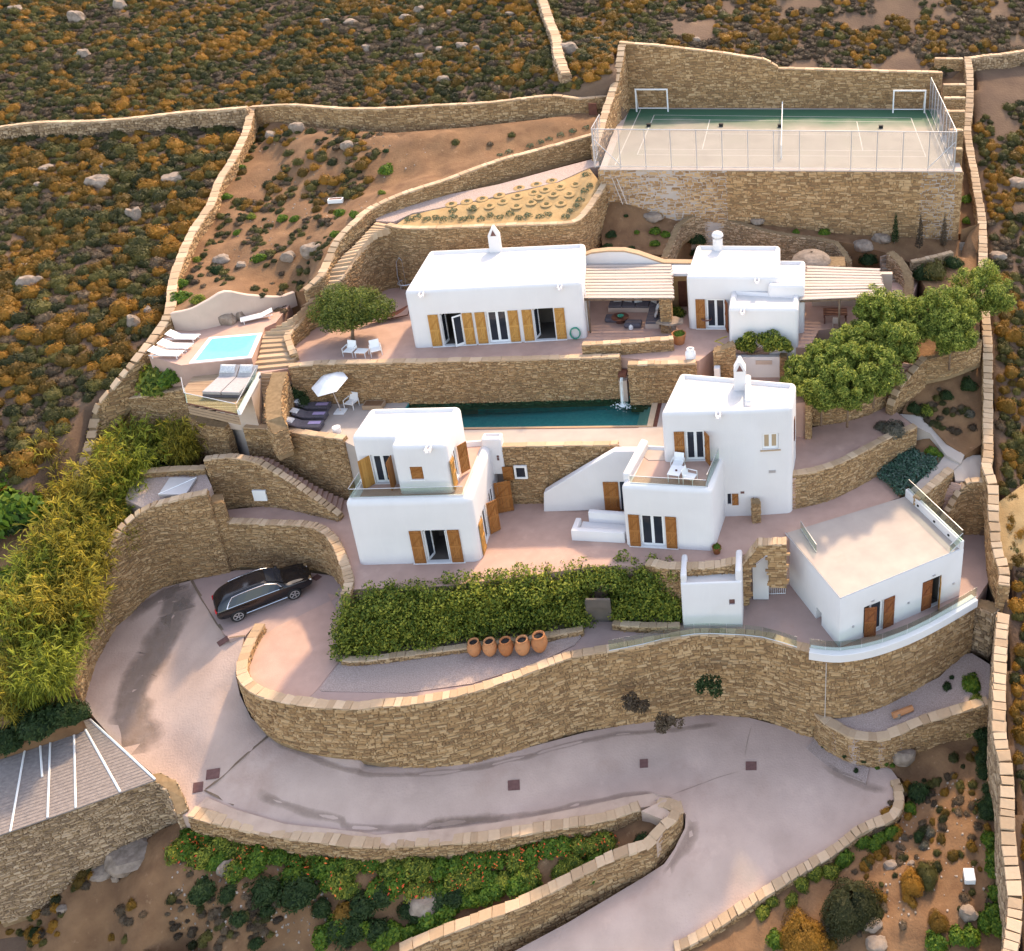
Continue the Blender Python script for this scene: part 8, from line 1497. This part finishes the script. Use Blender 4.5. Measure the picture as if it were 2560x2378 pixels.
# some inside the upper garden too
for k, x, y, r in [(1,1600,850,.5),(1,1680,960,.55),(1,1560,980,.5),(1,1500,1040,.5),(1,1620,1050,.5),(1,1720,1040,.45),(1,1800,1000,.55),(1,1850,1010,.55),(1,1900,1060,.5),(1,1780,880,.5),(1,1840,900,.5),(1,1650,900,.55),(1,1740,930,.45),(2,60,850,.6),(2,120,920,.6),(2,160,1000,.5),(2,60,1080,.5),(2,20,990,.5),(2,100,700,.5),(2,60,760,.55),(1,1900,740,.5),(1,1560,1100,.45),(1,1930,950,.5),(1,1580,670,.4),(1,1720,730,.5),(1,1750,1160,.4),(2,200,850,.4)]:
    p = PG(k, x, y); cand.append((99, p.x, p.y, p.z, r, 'scrub' if rs.random() < .55 else 'scrubgreen'))
gp_ = [PG(1,1600,830), PG(2,60,820), PG(2,60,1120), PG(1,1500,1080)]
def under(poly, n, r0, r1, kinds, clear=.0):
    c = 0
    for _ in range(n*6):
        u, v = rs.random(), rs.random(); q = poly[0].lerp(poly[1], u).lerp(poly[3].lerp(poly[2], u), v)
        if noise.noise(Vector((q.x*.35, q.y*.35, 4))) < clear: continue
        q = drop((q.x, q.y, q.z+1)); cand.append((1, q.x, q.y, q.z, rs.uniform(r0, r1), rs.choice(kinds))); c += 1
        if c >= n: break
under([PG(1,1420,700), PG(2,300,760), PG(2,60,1150), PG(1,1250,1150)], 230, .24, .46, ('scrubgreen', 'scrubgrey', 'scrubgreen', 'scrub'), -.05)
under([PG(1,1230,1180), PG(2,20,1180), PG(1,1750,1560), PG(1,1010,1620)], 170, .18, .38, ('scrubgreen', 'scrubgreen', 'scrubgrey'), -.1)
under([PG('MG',0,480), PG('MG',1500,650), PG('MG',1300,1079), PG('MG',-300,1079)], 110, .15, .32, ('scrubgreen', 'scrubgrey', 'scrubgrey'), -.1)
under([PG(9,1280,950), PG(9,1690,760), PG(9,1720,1650), PG(9,700,1848)], 150, .14, .34, ('scrubgreen', 'scrubgrey', 'scrubgrey', 'scrub'), -.1)
under([PG(7,0,1500), PG(7,700,1250), PG(7,900,1840), PG(7,0,1840)], 90, .16, .36, ('scrubgreen', 'scrubgrey', 'scrub'), -.05)
under([PG(6,1350,600), PG(6,1700,330), PG(6,1720,760), PG(6,1500,700)], 40, .18, .4, ('scrubgreen', 'scrubgrey'), -.2)
cand.sort(key=lambda c: -c[0])
LB = {'scrub': 'ochre dome shaped thorn shrub on the dry hillside', 'scrubgreen': 'olive green low dome shrub on the dry hillside', 'scrubgrey': 'dry brown low shrub on the hillside'}
GR = {'scrub': 'ochre shrubs of the hillside', 'scrubgreen': 'green shrubs of the hillside', 'scrubgrey': 'brown shrubs of the hillside'}
for q, X, Y, z, r, kd in cand[:300]: o = bush('hill_shrub', kd, (X, Y, z-.05), r*1.42, LB[kd], 'shrub', GR[kd])
rest = cand[300:]; print('scrub', len(cand), 'stones', NST[0])
allv = VAR['scrub']+VAR['scrubgreen']+VAR['scrubgrey']; src = bpy.data.collections.new('scrub_sources')
for i, me in enumerate(allv): so_ = bpy.data.objects.new(f'scrub_source_{i:02d}', me); src.objects.link(so_)
idx = {'scrub': (0, 4), 'scrubgreen': (4, 4), 'scrubgrey': (8, 3)}
pm = bpy.data.meshes.new('hill_scrub'); pm.from_pydata([(X, Y, z-.05) for _, X, Y, z, r, kd in rest], [], [])
for nm, ty, val in (('sc', 'FLOAT', [r*1.42*rs.uniform(.9, 1.1) for _, X, Y, z, r, kd in rest]), ('rz', 'FLOAT', [rs.uniform(0, 6.28) for _ in rest]), ('ix', 'INT', [idx[kd][0]+rs.randrange(idx[kd][1]) for *_, kd in rest])):
    a = pm.attributes.new(nm, ty, 'POINT'); a.data.foreach_set('value', val)
so2 = link('hill_scrub', pm); tag(so2, 'low ochre and green scrub covering the hillside', 'scrub', kind='stuff')
ng = bpy.data.node_groups.new('scrub', 'GeometryNodeTree'); ng.interface.new_socket('Geometry', in_out='INPUT', socket_type='NodeSocketGeometry'); ng.interface.new_socket('Geometry', in_out='OUTPUT', socket_type='NodeSocketGeometry')
N = ng.nodes; Lk = ng.links; gi = N.new('NodeGroupInput'); go = N.new('NodeGroupOutput'); ip = N.new('GeometryNodeInstanceOnPoints'); ci = N.new('GeometryNodeCollectionInfo'); ci.inputs['Collection'].default_value = src; ci.inputs['Separate Children'].default_value = True; ci.inputs['Reset Children'].default_value = True
def na(n, t): q = N.new('GeometryNodeInputNamedAttribute'); q.data_type = t; q.inputs[0].default_value = n; return q.outputs[0]
cx_ = N.new('ShaderNodeCombineXYZ'); Lk.new(na('rz', 'FLOAT'), cx_.inputs[2]); e2 = N.new('FunctionNodeEulerToRotation'); Lk.new(cx_.outputs[0], e2.inputs[0])
Lk.new(gi.outputs[0], ip.inputs['Points']); Lk.new(ci.outputs[0], ip.inputs['Instance']); ip.inputs['Pick Instance'].default_value = True; Lk.new(na('ix', 'INT'), ip.inputs['Instance Index']); Lk.new(e2.outputs[0], ip.inputs['Rotation']); Lk.new(na('sc', 'FLOAT'), ip.inputs['Scale']); Lk.new(ip.outputs[0], go.inputs[0])
mo = so2.modifiers.new('scrub', 'NODES'); mo.node_group = ng
